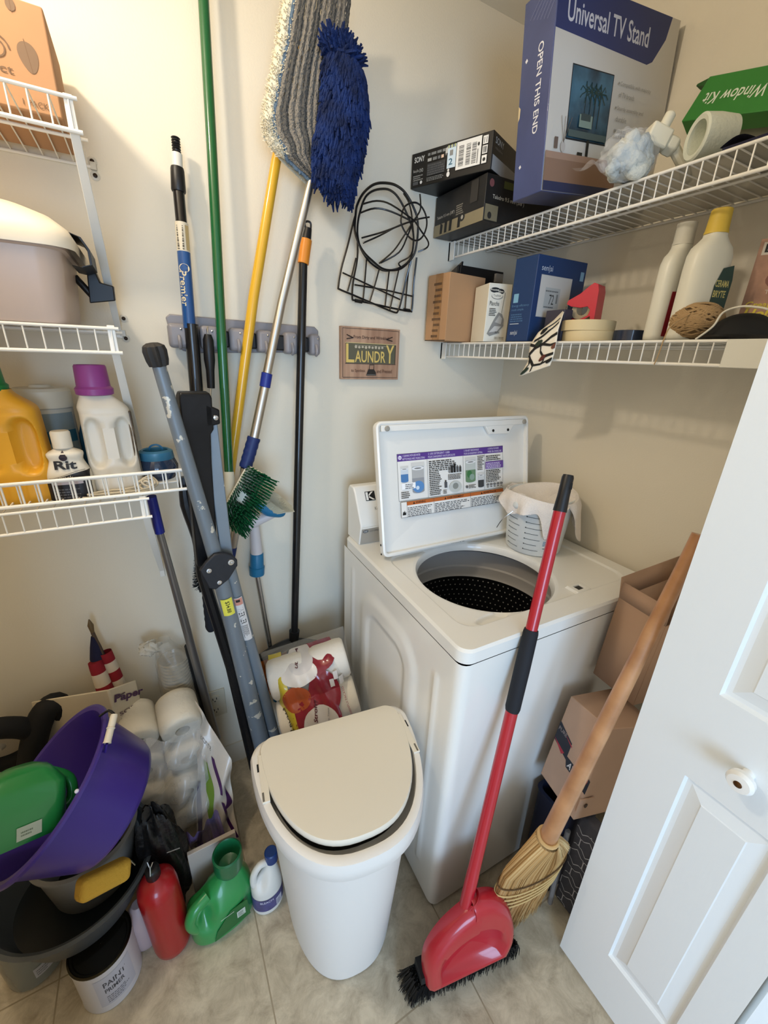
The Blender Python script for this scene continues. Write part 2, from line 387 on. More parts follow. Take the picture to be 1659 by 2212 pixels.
# wall ends of the right shelves: end brackets at the back wall
for z,lb in ((1.8254,'white plastic end bracket of the upper right shelf at the back wall'),(1.5293,'white plastic end bracket of the lower right shelf at the back wall')):
    b=MB(); b.box((-.302,-.008,z-.05),(-.292,0,z+.006),M_wwire); b.box((-.302,-.03,z-.05),(-.299,0,z+.002),M_wwire)
    b.build('end_bracket',None,bev=.0008); tag(bpy.context.scene.collection.objects[-1],lb,'bracket','shelf end brackets')
# ================================================================ washing machine
WX,WY,WA=-.7154,-.7389,-.0197; WW,WD=.695,.652
t=thing('washing_machine','white top-loading washing machine with its lid standing open','washing machine',(WX,WY,0),WA)
def ss(x): x=max(0,min(1,x)); return x*x*(3-2*x)
# cabinet: left side and front as displaced grids with a rounded corner between
def cabpath(s):
    # arclength path from back-left to front-left (rounded) to front-right to back-right
    r=.022; L1=WD-r; L2=PI*r/2; L3=WW-2*r; L4=L2; L5=WD-r
    if s<L1: return V((0,WD-s,0)),V((-1,0,0)),('side',WD-s)
    s-=L1
    if s<L2: a=s/r; return V((r-r*math.cos(a),r-r*math.sin(a),0)),V((-math.cos(a),-math.sin(a),0)),('c',0)
    s-=L2
    if s<L3: return V((r+s,0,0)),V((0,-1,0)),('front',s)
    s-=L3
    if s<L4: a=s/r; return V((WW-r+r*math.sin(a),r-r*math.cos(a),0)),V((math.sin(a),-math.cos(a),0)),('c',0)
    s-=L4
    return V((WW,r+s,0)),V((1,0,0)),('sideR',0)
LT=2*(WD-.022)+WW-.044+PI*.022
def groove(d,w): return math.exp(-(d/w)**2)
def emb(kind,q,z):
    if kind!='side': return 0
    y=q; h=0
    # arch: a raised field with a rounded top corner towards the front
    y0,y1,z1,r=.17,.50,.80,.10
    def arch(y0,y1,z1,r):
        dx=max(y0+r-y,0,y-(y1-r)); dz=max(0,z-(z1-r)); 
        if y0+r<=y<=y1-r and z<=z1-r: return min(y-y0,y1-y,z1-z)
        return r-math.hypot(dx,dz) if (dx or dz) else min(y-y0,y1-y,z1-z)
    d=arch(y0,y1,z1,r)
    h+=.007*ss((d+.02)/.04)
    d2=arch(y0+.05,y1-.05,z1-.06,r*.6); h-=.005*ss((d2+.012)/.024)
    # two vertical ribs
    for yy,zt in ((.085,.80),(.575,.83)):
        k=ss((zt-z)/.02)*ss((z-.10)/.02); h+=.005*groove(y-yy,.008)*k
    return h*ss((z-.06)/.03)
cm=MB(); NS,NZ=230,120
def cf(u,v):
    p,n_,(k,q)=cabpath(u*(LT-1e-6)); z=.018+(.8743-.018)*v
    inset=.008*ss((z-.845)/.03)*0
    return p+n_*emb(k,q,z)+V((0,0,z))
cm.grid(cf,NS,NZ,M_white)
cm.box((.01,.01,.03),(WW-.01,WD-.001,.034),M_white)
cm.build('cabinet',t,local=True,ang=50)
for x,y in ((.05,.05),(WW-.05,.05),(.05,WD-.05),(WW-.05,WD-.05)):
    MB().lathe([(.018,0),(.018,.012),(.01,.013),(.01,.035)],M_black,T(x,y,0),seg=14,c0=True).build('foot',t,local=True)
# top deck as a polar grid around the wash opening
TC=(.275,.265); RO=.192; ZD=.9112
def rrect(a,x0,x1,y0,y1,r):
    # ray from TC at angle a to rounded rect
    dx,dy=math.cos(a),math.sin(a); best=1e9
    tx=((x1 if dx>0 else x0)-TC[0])/dx if abs(dx)>1e-9 else 1e9; ty=((y1 if dy>0 else y0)-TC[1])/dy if abs(dy)>1e-9 else 1e9
    tt=min(tx,ty); px,py=TC[0]+dx*tt,TC[1]+dy*tt
    cx=min(max(px,x0+r),x1-r); cy=min(max(py,y0+r),y1-r); d=math.hypot(px-cx,py-cy)
    if d>r:
        # iterate inward
        lo,hi=0,tt
        for _ in range(30):
            m=(lo+hi)/2; qx,qy=TC[0]+dx*m,TC[1]+dy*m; ccx=min(max(qx,x0+r),x1-r); ccy=min(max(qy,y0+r),y1-r)
            if math.hypot(qx-ccx,qy-ccy)>r: hi=m
            else: lo=m
        tt=lo
    return tt
def sdrect(x,y,x0,x1,y0,y1,r):
    dx=max(x0+r-x,0,x-(x1-r)); dy=max(y0+r-y,0,y-(y1-r))
    if dx>0 or dy>0: return r-math.hypot(dx,dy)
    return min(x-x0,x1-x,y-y0,y1-y)
def deckz(x,y):
    z=ZD
    z-=.005*ss((sdrect(x,y,.052,.645,.062,.455,.05))/.006)
    # finger scoop at the front
    ex,ey=(x-.150)/.056,(y-.080-.10*(x-.150))/.0165
    d=ex*ex+ey*ey+ .5*ex*ey
    if d<1: z-=.011*ss((1-d)*1.5)
    return z
dm=MB(); NA=420; rings=[]
fr=[i/80 for i in range(81)]
for f_ in fr:
    L=[]
    for k in range(NA):
        a=2*PI*(k+.5)/NA; ro=rrect(a,0.0,WW,0.0,WD,.03); r=RO+.012+(ro-.006-RO-.012)*f_
        x,y=TC[0]+r*math.cos(a),TC[1]+r*math.sin(a); L.append(V((x,y,deckz(x,y))))
    rings.append(L)
lo=[]
for dr,z in ((.0,ZD-.006),(.0,.8765)):
    lo.append([V((TC[0]+rrect(2*PI*(k+.5)/NA,0,WW,0,WD,.03)*math.cos(2*PI*(k+.5)/NA),TC[1]+rrect(2*PI*(k+.5)/NA,0,WW,0,WD,.03)*math.sin(2*PI*(k+.5)/NA),z)) for k in range(NA)])
inner=[]
for r,z in ((RO-.002,ZD-.030),(RO-.001,ZD-.016),(RO+.004,ZD-.008)):
    inner.append([V((TC[0]+r*math.cos(2*PI*(k+.5)/NA),TC[1]+r*math.sin(2*PI*(k+.5)/NA),z)) for k in range(NA)])
dm.ring(inner+rings+lo,M_white)
dm.build('top_deck',t,local=True,ang=30)
XT=T(TC[0],TC[1],0)
m_gp=mat('tub_ring_grey','A9A5A1',.3)
MB().lathe([(.205,ZD-.028),(.206,ZD-.04)],M_black,XT,seg=96).build('tub_seal',t,local=True)
MB().lathe([(.200,.884),(.232,.872),(.236,.83),(.233,.805),(.228,.80),(.228,.775),(.222,.765)],m_gp,XT,seg=96).build('tub_ring',t,local=True)
m_bk=mat('basket_black','0F0F11',.4)
bo=MB().lathe([(.224,.768),(.226,.75),(.226,.42),(.20,.38),(.05,.375)],m_bk,XT,seg=96,c1=True).build('wash_basket',t,local=True)
hb=MB(); mh=mat('basket_hole','B9B5AE',.4)
for j in range(16):
    z=.75-j*.02
    for k in range(80):
        a=2*PI*(k+(j%2)*.5)/80; x,y=TC[0]+.2245*math.cos(a),TC[1]+.2245*math.sin(a)
        X=T(x,y,z)@R(a)@R(-PI/2,'Y'); hb.add([X@V((.0024*math.cos(2*PI*i/6),.0024*math.sin(2*PI*i/6),0)) for i in range(6)],[tuple(range(6))],mh)
hb.build('basket_holes',bo,local=True)
ag=MB(); ag.lathe([(.10,.38),(.075,.41),(.04,.45),(.03,.60),(.02,.62)],m_bk,XT,seg=32,c1=True); ag.build('agitator',t,local=True)
# lid switch slot
sl=MB(); sx,sy=.455,.083
sl.ring([[V((sx+a*w_,sy+b*h_,z)) for a,b in ((-1,-1),(1,-1),(1,1),(-1,1))] for w_,h_,z in ((.030,.022,.905),(.026,.018,.9125),(.013,.010,.9130),(.012,.009,.9085))],M_white)
so=sl.build('lid_lock',t,local=True,bev=.0015)
MB().box((sx-.0115,sy-.0085,.9075),(sx+.0115,sy+.0085,.9092),M_black).build('lid_lock_slot',so,local=True)
# console
cp=[(.652,.9112),(.652,1.075),(.640,1.092),(.612,1.092),(.597,1.078),(.548,.985),(.5465,.975),(.560,.9112)]
cs=MB(); XC=Matrix(((0,0,1,.012),(1,0,0,0),(0,1,0,0),(0,0,0,1)))
cs.prism(cp,WW-.024,M_white,XC); co=cs.build('console',t,local=True,bev=.004)
MB().box((.016,.5435,.0),(WW-.016,.5455,.004),M_white,T(0,0,.972)).build('console_trim',co,local=True)
sil=mat('console_silver','B9B7B2',.35,.6)
cb=MB(); cb.add([(.016,.5455,.974),(WW-.016,.5455,.974),(WW-.016,.5585,.914),(.016,.5585,.914)],[(0,1,2,3)],sil); cb.build('control_band',co,local=True)
pr=Print(plane((0,.5425,.978),(1,0,0),(0,.50,.93)))
pr.rect(.045,.082,.034,.030,'1A1A1A'); pr.poly([(.047,.084),(.055,.084),(.055,.110),(.047,.110)],'EDEBE4')
pr.poly([(.058,.097),(.074,.110),(.066,.110),(.057,.101)],'EDEBE4'); pr.poly([(.058,.097),(.077,.084),(.069,.084),(.057,.092)],'EDEBE4')
pr.text('Kenmore',.070,.050,.05,.010,'9A958A'); pr.build(co,'maker_mark')
pr=Print(plane((0,.5585,.914),(1,0,0),(0,-.21,.978))); pr.disc(.03,.048,.010,.006,'6A6A6A'); pr.text('HE',.025,.045,.010,.006,'D8D8D8'); pr.text('HIGH EFFICIENCY',.043,.044,.05,.006,'6A6A6A'); pr.build(co,'efficiency_mark')
# lid --------------------------------------------------------------
Xl=T(WX,WY,0)@R(WA); LW,LH=.579,.396
A=V((-.678,-.304,.922)); tl=.201
Xlid=(Xl.inverted()@(T(*A)@R(-.024)@R(-tl,'X')))
def rr(w,h,r,n=6):
    o=[]
    for cx,cy,a0 in ((w-r,r,-PI/2),(w-r,h-r,0),(r,h-r,PI/2),(r,r,PI)):
        for i in range(n+1): a=a0+PI/2*i/n; o.append((cx+r*math.cos(a),cy+r*math.sin(a)))
    return o
lm_=MB()
def rim(i,y): # inset i, depth y (negative towards viewer)
    return [Xlid@V((x+i,y,z+i)) for x,z in rr(LW-2*i,LH-2*i,max(.004,.020-i))]
lm_.ring([rim(.02,.012),rim(.002,.008),rim(0,-.004),rim(.002,-.013),rim(.007,-.015),rim(.012,-.013),rim(.013,-.002),rim(.03,.001)],M_white,cap0=True,cap1=True)
lid=lm_.build('lid',t,local=True,ang=40)
st=MB(); st.box((.018,-.0145,LH-.030),(LW-.018,-.001,LH-.0125),M_white,Xlid)
st.prism([(-.075,0),(-.055,-.028),(.025,-.030),(.045,-.004),(.060,0)],.012,M_white,Xlid@T(LW-.115,-.0135+.0,LH-.028)@R(PI/2,'X')@T(0,0,-.012))
st.build('lid_flange',lid,local=True,bev=.0015)
for x in (.035,LW-.024): MB().lathe([(.0075,0),(.0075,.004),(.005,.006)],mat('bumper_grey','9B978D',.5),Xlid@T(x,-.0145,LH-.022)@R(PI/2,'X'),seg=18,c1=True).build('lid_bumper',lid,local=True)
for x,z in ((LW-.158,LH-.045),(LW-.095,LH-.045)): MB().lathe([(.0045,0),(.0045,.0006)],M_black,Xlid@T(x,-.0148,z)@R(PI/2,'X'),seg=12,c1=True).build('flange_hole',lid,local=True)
for z in (.012,.04): MB().lathe([(.003,0),(.003,.0015)],M_black,Xlid@T(-.0005,-.005,z)@R(-PI/2,'Y'),seg=10,c1=True).build('side_screw',lid,local=True)
pr=Print(lambda x,y,h:Xlid@V((x,.001-h,y)))
# instruction label
x0,z0,w_,h_=.070,.118,.405,.182
pr.rect(x0,z0+.042,w_,h_-.042,'55504C'); pr.rect(x0+.001,z0+.043,w_-.002,h_-.044,'F2EFE8')
pr.rect(x0+.001,z0+h_-.022,w_-.002,.021,'5B3A8E')
for xx,a,b in ((.018,'1. CLEANING WITH LESS WATER','NETTOYAGE AVEC MOINS D\'EAU'),(.108,'2. USE DETERGENT / USER','POUR CHARGEMENT HAUTE EFFICACITE'),(.243,'3. FOR BEST PERFORMANCE','POUR UN RENDEMENT OPTIMAL'),(.34,'4. STARTING THE WASHER','MISE EN MARCHE')):
    ww=.078 if xx<.1 else (.10 if xx<.24 else (.075 if xx<.3 else .058)); pr.text(a,x0+xx,z0+h_-.0095,ww*.8,.006,'E9E2F4'); pr.text(b,x0+xx,z0+h_-.019,ww,.006,'E9E2F4')
pr.disc(x0+.0095,z0+h_-.011,.006,.006,'E9E2F4'); pr.text('he',x0+.006,z0+h_-.014,.007,.006,'5B3A8E')
for xx in (.103,.238,.325): pr.rect(x0+xx,z0+.043,.0008,h_-.065,'55504C')
def jar(x,z,w,h,liq,top='C9C9C6'):
    pr.rect(x-w*.05,z+h,w*1.1,h*.14,'DAD8D2'); pr.disc(x+w/2,z+h*.06,w/2,h*.08,liq); pr.rect(x,z+h*.06,w,h*.5,liq); pr.rect(x,z+h*.56,w,h*.42,top); pr.disc(x+w/2,z+h*.92,w/2,h*.07,'EEEEEE'); pr.disc(x+w/2,z+h*.92,w*.3,h*.03,'8A8A88')
jar(x0+.010,z0+.098,.025,.042,'4E7FB5','D4DCE4'); jar(x0+.048,z0+.062,.042,.080,'9A9B9E','B7B7B5'); pr.disc(x0+.069,z0+.080,.020,.018,'5C8FC6'); pr.disc(x0+.066,z0+.077,.006,.006,'D6E6F4')
jar(x0+.247,z0+.074,.040,.070,'6E8F6C','C6CCC6'); pr.disc(x0+.262,z0+.1,.010,.012,'3F7A49'); pr.disc(x0+.272,z0+.09,.010,.010,'8FA79A'); jar(x0+.297,z0+.053,.024,.042,'3C3F42','D2D2D0')
pr.rect(x0+.010,z0+.077,.048,.018,'FFFFFF'); pr.fine(x0+.022,z0+.078,.034,.016,3,'3A3A3A'); pr.fine(x0+.008,z0+.050,.034,.022,4,'3A3A3A')
pr.disc(x0+.251,z0+.060,.005,.005,'666666'); pr.fine(x0+.258,z0+.054,.032,.013,3,'3A3A3A')
pr.fine(x0+.108,z0+.122,.115,.034,6,'3A3A3A'); pr.fine(x0+.108,z0+.048,.048,.074,13,'3A3A3A'); pr.fine(x0+.178,z0+.090,.052,.018,4,'3A3A3A'); pr.fine(x0+.158,z0+.048,.018,.014,3,'3A3A3A')
for i,(xx,hh) in enumerate(((.180,.016),(.189,.022),(.199,.027),(.210,.018),(.221,.017))): pr.rect(x0+xx,z0+.111,.008,hh,('8A8A88','222222','111111','555555','444444')[i]); pr.rect(x0+xx+.002,z0+.111+hh,.004,.004,'777777')
pr.disc(x0+.205,z0+.066,.024,.018,'C9CCC6'); pr.disc(x0+.205,z0+.068,.011,.010,'8D918B'); pr.rect(x0+.163,z0+.066,.010,.018,'55565A'); pr.rect(x0+.165,z0+.084,.005,.006,'333333')
pr.fine(x0+.294,z0+.110,.028,.048,9,'3A3A3A'); pr.fine(x0+.329,z0+.138,.068,.018,3,'3A3A3A')
pr.rect(x0+.327,z0+.110,.076,.024,'6A4899'); pr.fine(x0+.330,z0+.112,.068,.020,4,'D9CFEA'); pr.fine(x0+.329,z0+.066,.068,.042,8,'3A3A3A')
for i in range(5): pr.disc(x0+.336+i*.0145,z0+.058,.006,.0045,'7A7A7A'); pr.rect(x0+.332+i*.0145,z0+.049,.008,.0025,'444444')
pr.rect(x0+.003,z0-.008,w_-.006,.048,'55504C'); pr.rect(x0+.004,z0-.007,w_-.008,.046,'F2EFE8')
pr.rect(x0+.024,z0+.028,w_-.028,.011,'C4692E')
for xx,s__ in ((.045,'WARNING'),(.160,'AVERTISSEMENT'),(.305,'ADVERTENCIA')): pr.text(s__,x0+xx+.010,z0+.0305,.010*len(s__)*.5,.0065,'1A120A',.02); pr.poly([(x0+xx,z0+.030),(x0+xx+.007,z0+.030),(x0+xx+.0035,z0+.0375)],'1A120A')
for xx in (.023,.120,.262): pr.rect(x0+xx,z0-.007,.0008,.046,'55504C')
for xx,ww in ((.026,.088),(.123,.134),(.265,.130)): pr.fine(x0+xx,z0-.006,ww,.030,6,'4A4A4A',.45)
pr.poly([(x0+.007,z0),(x0+.019,z0),(x0+.020,z0+.010),(x0+.017,z0+.006),(x0+.015,z0+.014),(x0+.012,z0+.008),(x0+.010,z0+.012)],'111111')
pr.build(lid,'instruction_label')
pr=Print(lambda x,y,h:Xlid@V((x,-.0132-h,y))); pr.rect(.245,.003,.055,.006,'C9C4BA'); pr.text('HINGE',.246,.0035,.028,.004,'3A3530'); pr.rect(.278,.0035,.006,.005,'111111'); pr.rect(.288,.0035,.008,.005,'444444'); pr.build(lid,'rating_tag')
# ---- bucket and cloth on the washer
bc=V((-.163,-.412,.9075)); BR0,BR1,BH=.086,.103,.185
t=thing('measuring_bucket','translucent white measuring bucket standing on the washer deck','bucket',bc)
mbk=mat('bucket_plastic','DCDEDA',.35,sss=.2)
b=MB(); b.lathe([(.01,.002),(BR0-.004,.0),(BR0,.004),(BR1-.004,BH-.03),(BR1,BH-.028),(BR1+.001,BH-.012),(BR1-.001,BH-.010),(BR1,BH),(BR1-.004,BH),(BR0-.004,.01),(.01,.008)],mbk,seg=56,c0=True); b.build('bucket_body',t,local=True)
rf=lambda z:BR0+(BR1-.004-BR0)*(z/(BH-.03))
for a0,nn in ((-2.42,1),(-3.15,2)):
    pr=Print(cyl(.095,0,a0,rfn=rf))
    for i in range(7): pr.rect(-.030,.020+i*.0185,.038 if i%2 else .046,.0015,'50555A',4); pr.disc(-.032,.021+i*.0185,.002,.002,'30353A')
    pr.text('QT' if nn==1 else 'ML',-.035,.15,.012,.006,'50555A') ; pr.build(t,'measure_scale')
pr=Print(cyl(.095,0,-1.98,rfn=rf)); pr.rect(-.008,.062,.034,.046,'F1F1EE',4); pr.rect(-.004,.066,.026,.038,'6F97BE',4); pr.fine(-.014,.040,.046,.018,4,'6E93B4'); pr.text('MEASURE MIX',-.012,.028,.042,.005,'3A4A5A'); pr.build(t,'printed_label')
hp=[bc+V((BR1*math.cos(a)*1.02,BR1*math.sin(a)*1.02,BH-.02)) for a in (PI+.45,)]
b=MB(); b.tube([(-0.3971,-0.4700,1.0369),(-0.4117,-0.5000,1.0747),(-0.3923,-0.5150,1.1015)],.0012,M_chrome,smooth=4,seg=6); b.build('wire_handle',t)
b=MB(); b.ball(bc+V((-.108,-.005,BH-.022)),(.010,.016,.014),mbk); b.build('handle_ear',t)
mc=mat('terry_cloth','EFE6DC',.95,bump=.6,bs=260)
c=MB()
def cloth(u,v):
    a=2*PI*u
    hang=.022+.02*math.sin(a*2+1)+.095*math.exp(-((a-4.12)/.17)**2)+.135*math.exp(-((a-5.35)/.42)**2)+.03*math.exp(-((a-2.9)/.4)**2)
    fold=.004*math.sin(a*13)+.006*math.sin(a*7+2)
    if v<.5:
        r=(BR1+.003)*v/.5; z=BH+.003+.006*math.sin(a*3+v*9)*(v/.5)-.030*(1-(v/.5)**2)+.008*math.cos(a*2)*(v/.5)
        return bc+V((r*math.cos(a),r*math.sin(a),z))
    k=(v-.5)/.5; L=hang*k
    rr_=BR1+.005+.010*math.sin(min(1,L/.03)*PI/2)+fold*k*1.4+.12*max(0,L-.05)*(.8 if 4.8<a<6.1 else .05)
    return bc+V((rr_*math.cos(a),rr_*math.sin(a),BH+.004+.008*math.cos(a*2)*(1-k)-L))
c.grid(cloth,120,36,mc)
tag(c.build('cloth',solid=.003),'off-white terry cloth draped over the measuring bucket','cloth')
# ================================================================ things on the right shelves
ZU,ZL=1.8290,1.5330
m_cb=mat('glossy_black_card','0B0C0E',.45)
# player box ---------------------------------------------------------------
SX,SY,SZ=-.362,-.237,1.938; sw,sd,sh=.20,.250,.081
t=carton('electronics_box','black glossy player box lying on top of the dark drill box','box',(SX,SY,SZ),.40,sw,sd,sh,m_cb)
pr=Print(fL(sw,sd,sh)) # x runs from the wall end to the near end
pr.text('SONY',.010,.058,.034,.013,'E8E6E0',.012)
pr.text('Blu-ray Disc',.008,.034,.018,.008,'C9C7C0'); pr.text('DVD',.029,.034,.012,.008,'C9C7C0'); pr.fine(.008,.016,.034,.014,3,'9A9892'); pr.rect(.008,.006,.018,.008,'555555'); pr.disc(.036,.010,.004,.004,'E8E6E0')
for x,w_ in ((.055,.008),(.066,.016),(.085,.014),(.102,.009)): pr.rect(x,.066,w_,.006,'8C8C88')
for x,w_,c in ((.055,.013,'B9B7B0'),(.072,.013,'8C8C88'),(.088,.008,'777777'),(.099,.008,'E9C9B0')): pr.rect(x,.053,w_,.007,c)
pr.rect(.055,.020,.058,.028,'3A3B3C'); pr.fine(.056,.021,.056,.026,5,'5A5B5C'); pr.fine(.055,.008,.055,.010,3,'8C8C88')
pr.rect(.112,.060,.008,.012,'B9B7B0'); pr.line([(.114,.056),(.117,.074)],.001,'E8E6E0')
pr.rect(.119,.025,.026,.050,'CFE0EA')
for i in range(5): pr.rect(.120+i*.005,.069,.003,.007,('A6A64A','222222')[i%2])
pr.rect(.126,.052,.010,.012,'8C8C88'); pr.text('2',.124,.032,.012,.014,'2A6076',.01)
pr.disc(.125,.012,.005,.006,'E8E6E0'); pr.disc(.125,.021,.003,.003,'E8E6E0')
pr.rect(.147,.016,.072,.060,'EDEBE4')
for x,w_ in ((.154,.015),(.176,.013),(.193,.013)): pr.bars(x,.022,w_,.046,'222222',horiz=True)
pr.disc(.211,.060,.003,.004,'222222'); pr.rect(.209,.020,.002,.030,'444444')
for z in (.056,.036,.016): pr.rect(.223,z,.014,.017,'EDEBE4')
pr.line([(.227,.058),(.227,.070)],.0014,'222222'); pr.line([(.233,.058),(.233,.070)],.0014,'222222'); pr.bars(.225,.038,.010,.013,'555555'); pr.disc(.230,.024,.004,.004,'222222')
pr.build(t)
pr=Print(fF(sw,sd,sh)); pr.rect(.003,.002,sw-.006,.031,'A9A9A8'); pr.text('SONY',.012,.058,.050,.014,'BEBCB6',.012); pr.text('make.believe',.014,.047,.044,.006,'6F6D68'); pr.build(t)
# drill box -----------------------------------------------------------------
DX,DY=-.366,-.232; dw,dd,dh=.30,.225,.104
t=carton('drill_box','dark cardboard power drill box under the black player box','box',(DX,DY,ZU),.004,dw,dd,dh,mat('drill_box_card','23211F',.45,var=.3,vs=12))
pr=Print(fL(dw,dd,dh)); pr.rect(0,0,dd,.030,'8F8468'); pr.text('Taladro 9.5 mm (3/8")',.012,.042,.085,.010,'C2BEB2',.005); pr.fine(.105,.036,.035,.026,5,'8C877A')
for x,h_ in ((.030,.020),(.052,.026),(.075,.030),(.115,.026)): pr.poly([(x,.004),(x+.012,.004),(x+.014,h_+.006),(x+.002,h_+.012)],'1B1A18')
pr.disc(.135,.026,.012,.010,'2F2D2A'); pr.disc(.135,.026,.005,.005,'A9A59A'); pr.rect(.165,.050,.030,.05,'3A3733'); pr.build(t)
pr=Print(fF(dw,dd,dh)); pr.text('Taladro 9.5 mm (3/8")',.025,.050,.115,.012,'C2BEB2',.005); pr.rect(.003,.003,.045,.035,'7D745C'); pr.disc(.02,.014,.007,.008,'2F2D2A'); pr.disc(.018,.085,.008,.009,'7A4A4A'); pr.rect(.06,.080,.05,.016,'4A4F2A'); pr.build(t)
# TV stand box ---------------------------------------------------------------
A_=V((-0.3666,-0.4250,1.8439)); Bq=V((-0.3945,-0.4250,2.1468)); 
upv=(Bq-A_).normalized(); rtv=V((.995,-.045,0)); rtv=(rtv-upv*rtv.dot(upv)).normalized(); bk=upv.cross(rtv)*-1
bk=rtv.cross(upv)*-1 if rtv.cross(upv).y<0 else rtv.cross(upv)
XTV=Matrix(((rtv.x,bk.x,upv.x,A_.x),(rtv.y,bk.y,upv.y,A_.y),(rtv.z,bk.z,upv.z,A_.z),(0,0,0,1)))
tw,td,th_=.378,.092,.345
mtv=mat('tv_box_blue','48527E',.35,coat=.3,var=.12,vs=9)
t=thing('tv_stand_box','tall blue and white box for a television stand, standing on the upper right shelf','box',X=XTV)
MB().box((0,0,0),(tw,td,th_),mtv).build('carton',t,local=True,bev=.002)
pr=Print(fF(tw,td,th_))
pr.rect(.001,.001,tw-.002,th_-.002,'C9C5BE',rough=.35)
pr.poly([(.001,th_-.001),(tw*.92,th_-.001),(tw*.89,.305),(tw*.80,.262),(tw*.755,.255),(.001,.268)],'2B3768')
pr.text('Universal TV Stand',.030,.282,.250,.034,'C9CBD6',.012)
pr.rect(.058,.098,.128,.125,'151A22'); 
mscr=mat('printed_tv_picture','3F6B82',.3,var=.55,vs=14,col2='16303F')
pr.rect(.060,.101,.124,.120,mscr)
for x in (.105,.120,.134,.148): # palm trees on the printed screen
    pr.line([(x,.125),(x+.003,.185)],.0022,'1A2A30')
    for a in range(7): pr.line([(x+.003,.185),(x+.003+.016*math.cos(a*.9),.185+.016*math.sin(a*.9)),(x+.003+.022*math.cos(a*.9),.178+.014*math.sin(a*.9))],.0022,'1A3A3A')
pr.rect(.092,.122,.040,.022,'7E9188'); pr.rect(.096,.134,.030,.012,'38484A'); pr.rect(.062,.103,.120,.012,'4A5A5A')
pr.rect(.122,.072,.008,.030,'17181C'); pr.rect(.096,.066,.016,.012,'22201E')
pr.rect(.001,.018,.230,.052,'8C6E5C'); pr.rect(.001,.060,.230,.012,'A08270'); pr.rect(.001,.001,.240,.018,'2B3152')
pr.rect(.024,.078,.010,.020,'6A5A52'); pr.disc(.05,.083,.007,.010,'B6AFA8')
for a in (-.3,0,.25,.5): pr.line([(.05,.09),(.05+.04*math.sin(a),.09+.045)],.001,'6A5F55')
for i,(s__) in enumerate(('Compatible with majority','of TV brands','Sturdy assembly and','durable')): pr.text(s__,.205,.205-i*.018-(.006 if i>1 else 0),(.105,.052,.090,.036)[i],.009,'8E8C88')
pr.disc(.200,.210,.0022,.0022,'8E8C88'); pr.disc(.200,.168,.0022,.0022,'8E8C88'); pr.fine(.205,.115,.09,.02,2,'8E8C88')
pr.build(t,'printed_front')
pr=Print(fL(tw,td,th_)); pr.text('OPEN THIS END',.050,.262,.150,.0155,'E6E6EA',.014,rot=-PI/2)
for x,z in ((.014,.245),(.016,.060)): pr.rect(x,z,.006,.006,'E6E6EA',rot=.6)
pr.poly([(.002,.150),(.007,.156),(.008,.172),(.002,.178)],'D8C49A')
for i in range(6): pr.line([(.02+.01*i,.31-.004*i),(.05+.008*i,.335-.004*i)],.0006,'8A93B8')
pr.build(t,'printed_side')
# window kit box ----------------------------------------------------------------
K0=V((-0.0750,-0.5322,1.9971)); K1=V((-0.0450,-0.5191,2.0769)); K2=V((-0.0450,-0.6650,2.0399))
ux=(K2-K1).normalized(); uz=(K1-K0).normalized(); uz=(uz-ux*uz.dot(ux)).normalized(); uy=uz.cross(ux)
kh=(K1-K0).length
XK=Matrix(((ux.x,uy.x,uz.x,K0.x),(ux.y,uy.y,uz.y,K0.y),(ux.z,uy.z,uz.z,K0.z),(0,0,0,1)))
t=thing('window_kit_box','green window kit box lying upside down against the right wall','box',X=XK)
mg=mat('green_card','3C8A3A',.5,var=.08,vs=5)
MB().box((0,0,0),(.30,.042,kh),mg).build('carton',t,local=True,bev=.0015)
MB().cube8([(-.022,.004,kh-.012),(0,.002,kh-.016),(0,.016,kh-.016),(-.016,.016,kh-.012),(-.022,.004,kh-.008),(0,.002,kh-.001),(0,.016,kh-.001),(-.016,.016,kh-.008)],mat('green_card_dark','2C5A26',.6)).build('end_flap',t,local=True)
pr=Print(plane((0,0,0),(1,0,0),(0,0,1))); pr.text('Window Kit',.145,kh*.60,.125,kh*.27,'E4EEDC',.01,rot=PI)
pr.disc(.172,kh*.47,.022,.020,'A8A24A'); pr.disc(.172,kh*.47,.018,.016,'6C8A3A'); pr.build(t)
# foam roll ---------------------------------------------------------------------
mf=mat('white_foam','D9DCCB',.9,bump=.25,bs=180)
a0=V((-0.2350,-0.6683,1.8882)); a1=a0+V((.86,-.50,.02)).normalized()*.062
Xr=aim(a0,a1); b=MB(); b.lathe([(.026,.002),(.033,0),(.036,.003),(.036,.03),(.033,.060),(.020,.060),(.021,.036),(.025,.032),(.026,.008),(.026,.002)],mf,Xr@R(.2),seg=40)
b.lathe([(.022,.036),(.001,.036)],mf,Xr,seg=40)
roll=b.build('foam_roll'); tag(roll,'pale hollow foam roll on its side on the upper right shelf','foam roll')
# white plastic fitting ------------------------------------------------------------
mpw=mat('fitting_white','E6E2CE',.55)
c0=V((-0.2334,-0.6000,1.9052)); t=thing('plastic_fitting','chunky white plastic fitting between the cloth bag and the foam roll','fitting',(c0.x,c0.y,ZU))
XF=T(*c0)@R(-.55)@R(.35,'Y')
MB().box((-.034,-.018,-.017),(.010,.018,.017),mpw,XF).build('fitting_block',t,bev=.004)
MB().lathe([(.014,0),(.018,.004),(.018,.020),(.012,.026)],mpw,XF@T(.008,0,0)@R(PI/2,'Y'),seg=6,c0=True,c1=True).build('fitting_nut',t,bev=.002)
MB().lathe([(.010,0),(.010,.028),(.006,.032)],mpw,XF@T(-.008,0,.014),seg=14,c1=True).build('fitting_stub',t,bev=.001)
MB().tube([XF@V((.03,0,0)),(c0.x+.055,c0.y-.03,ZU+.03),(c0.x+.06,c0.y-.035,ZU+.010)],.010,mpw,smooth=4).build('fitting_leg',t)
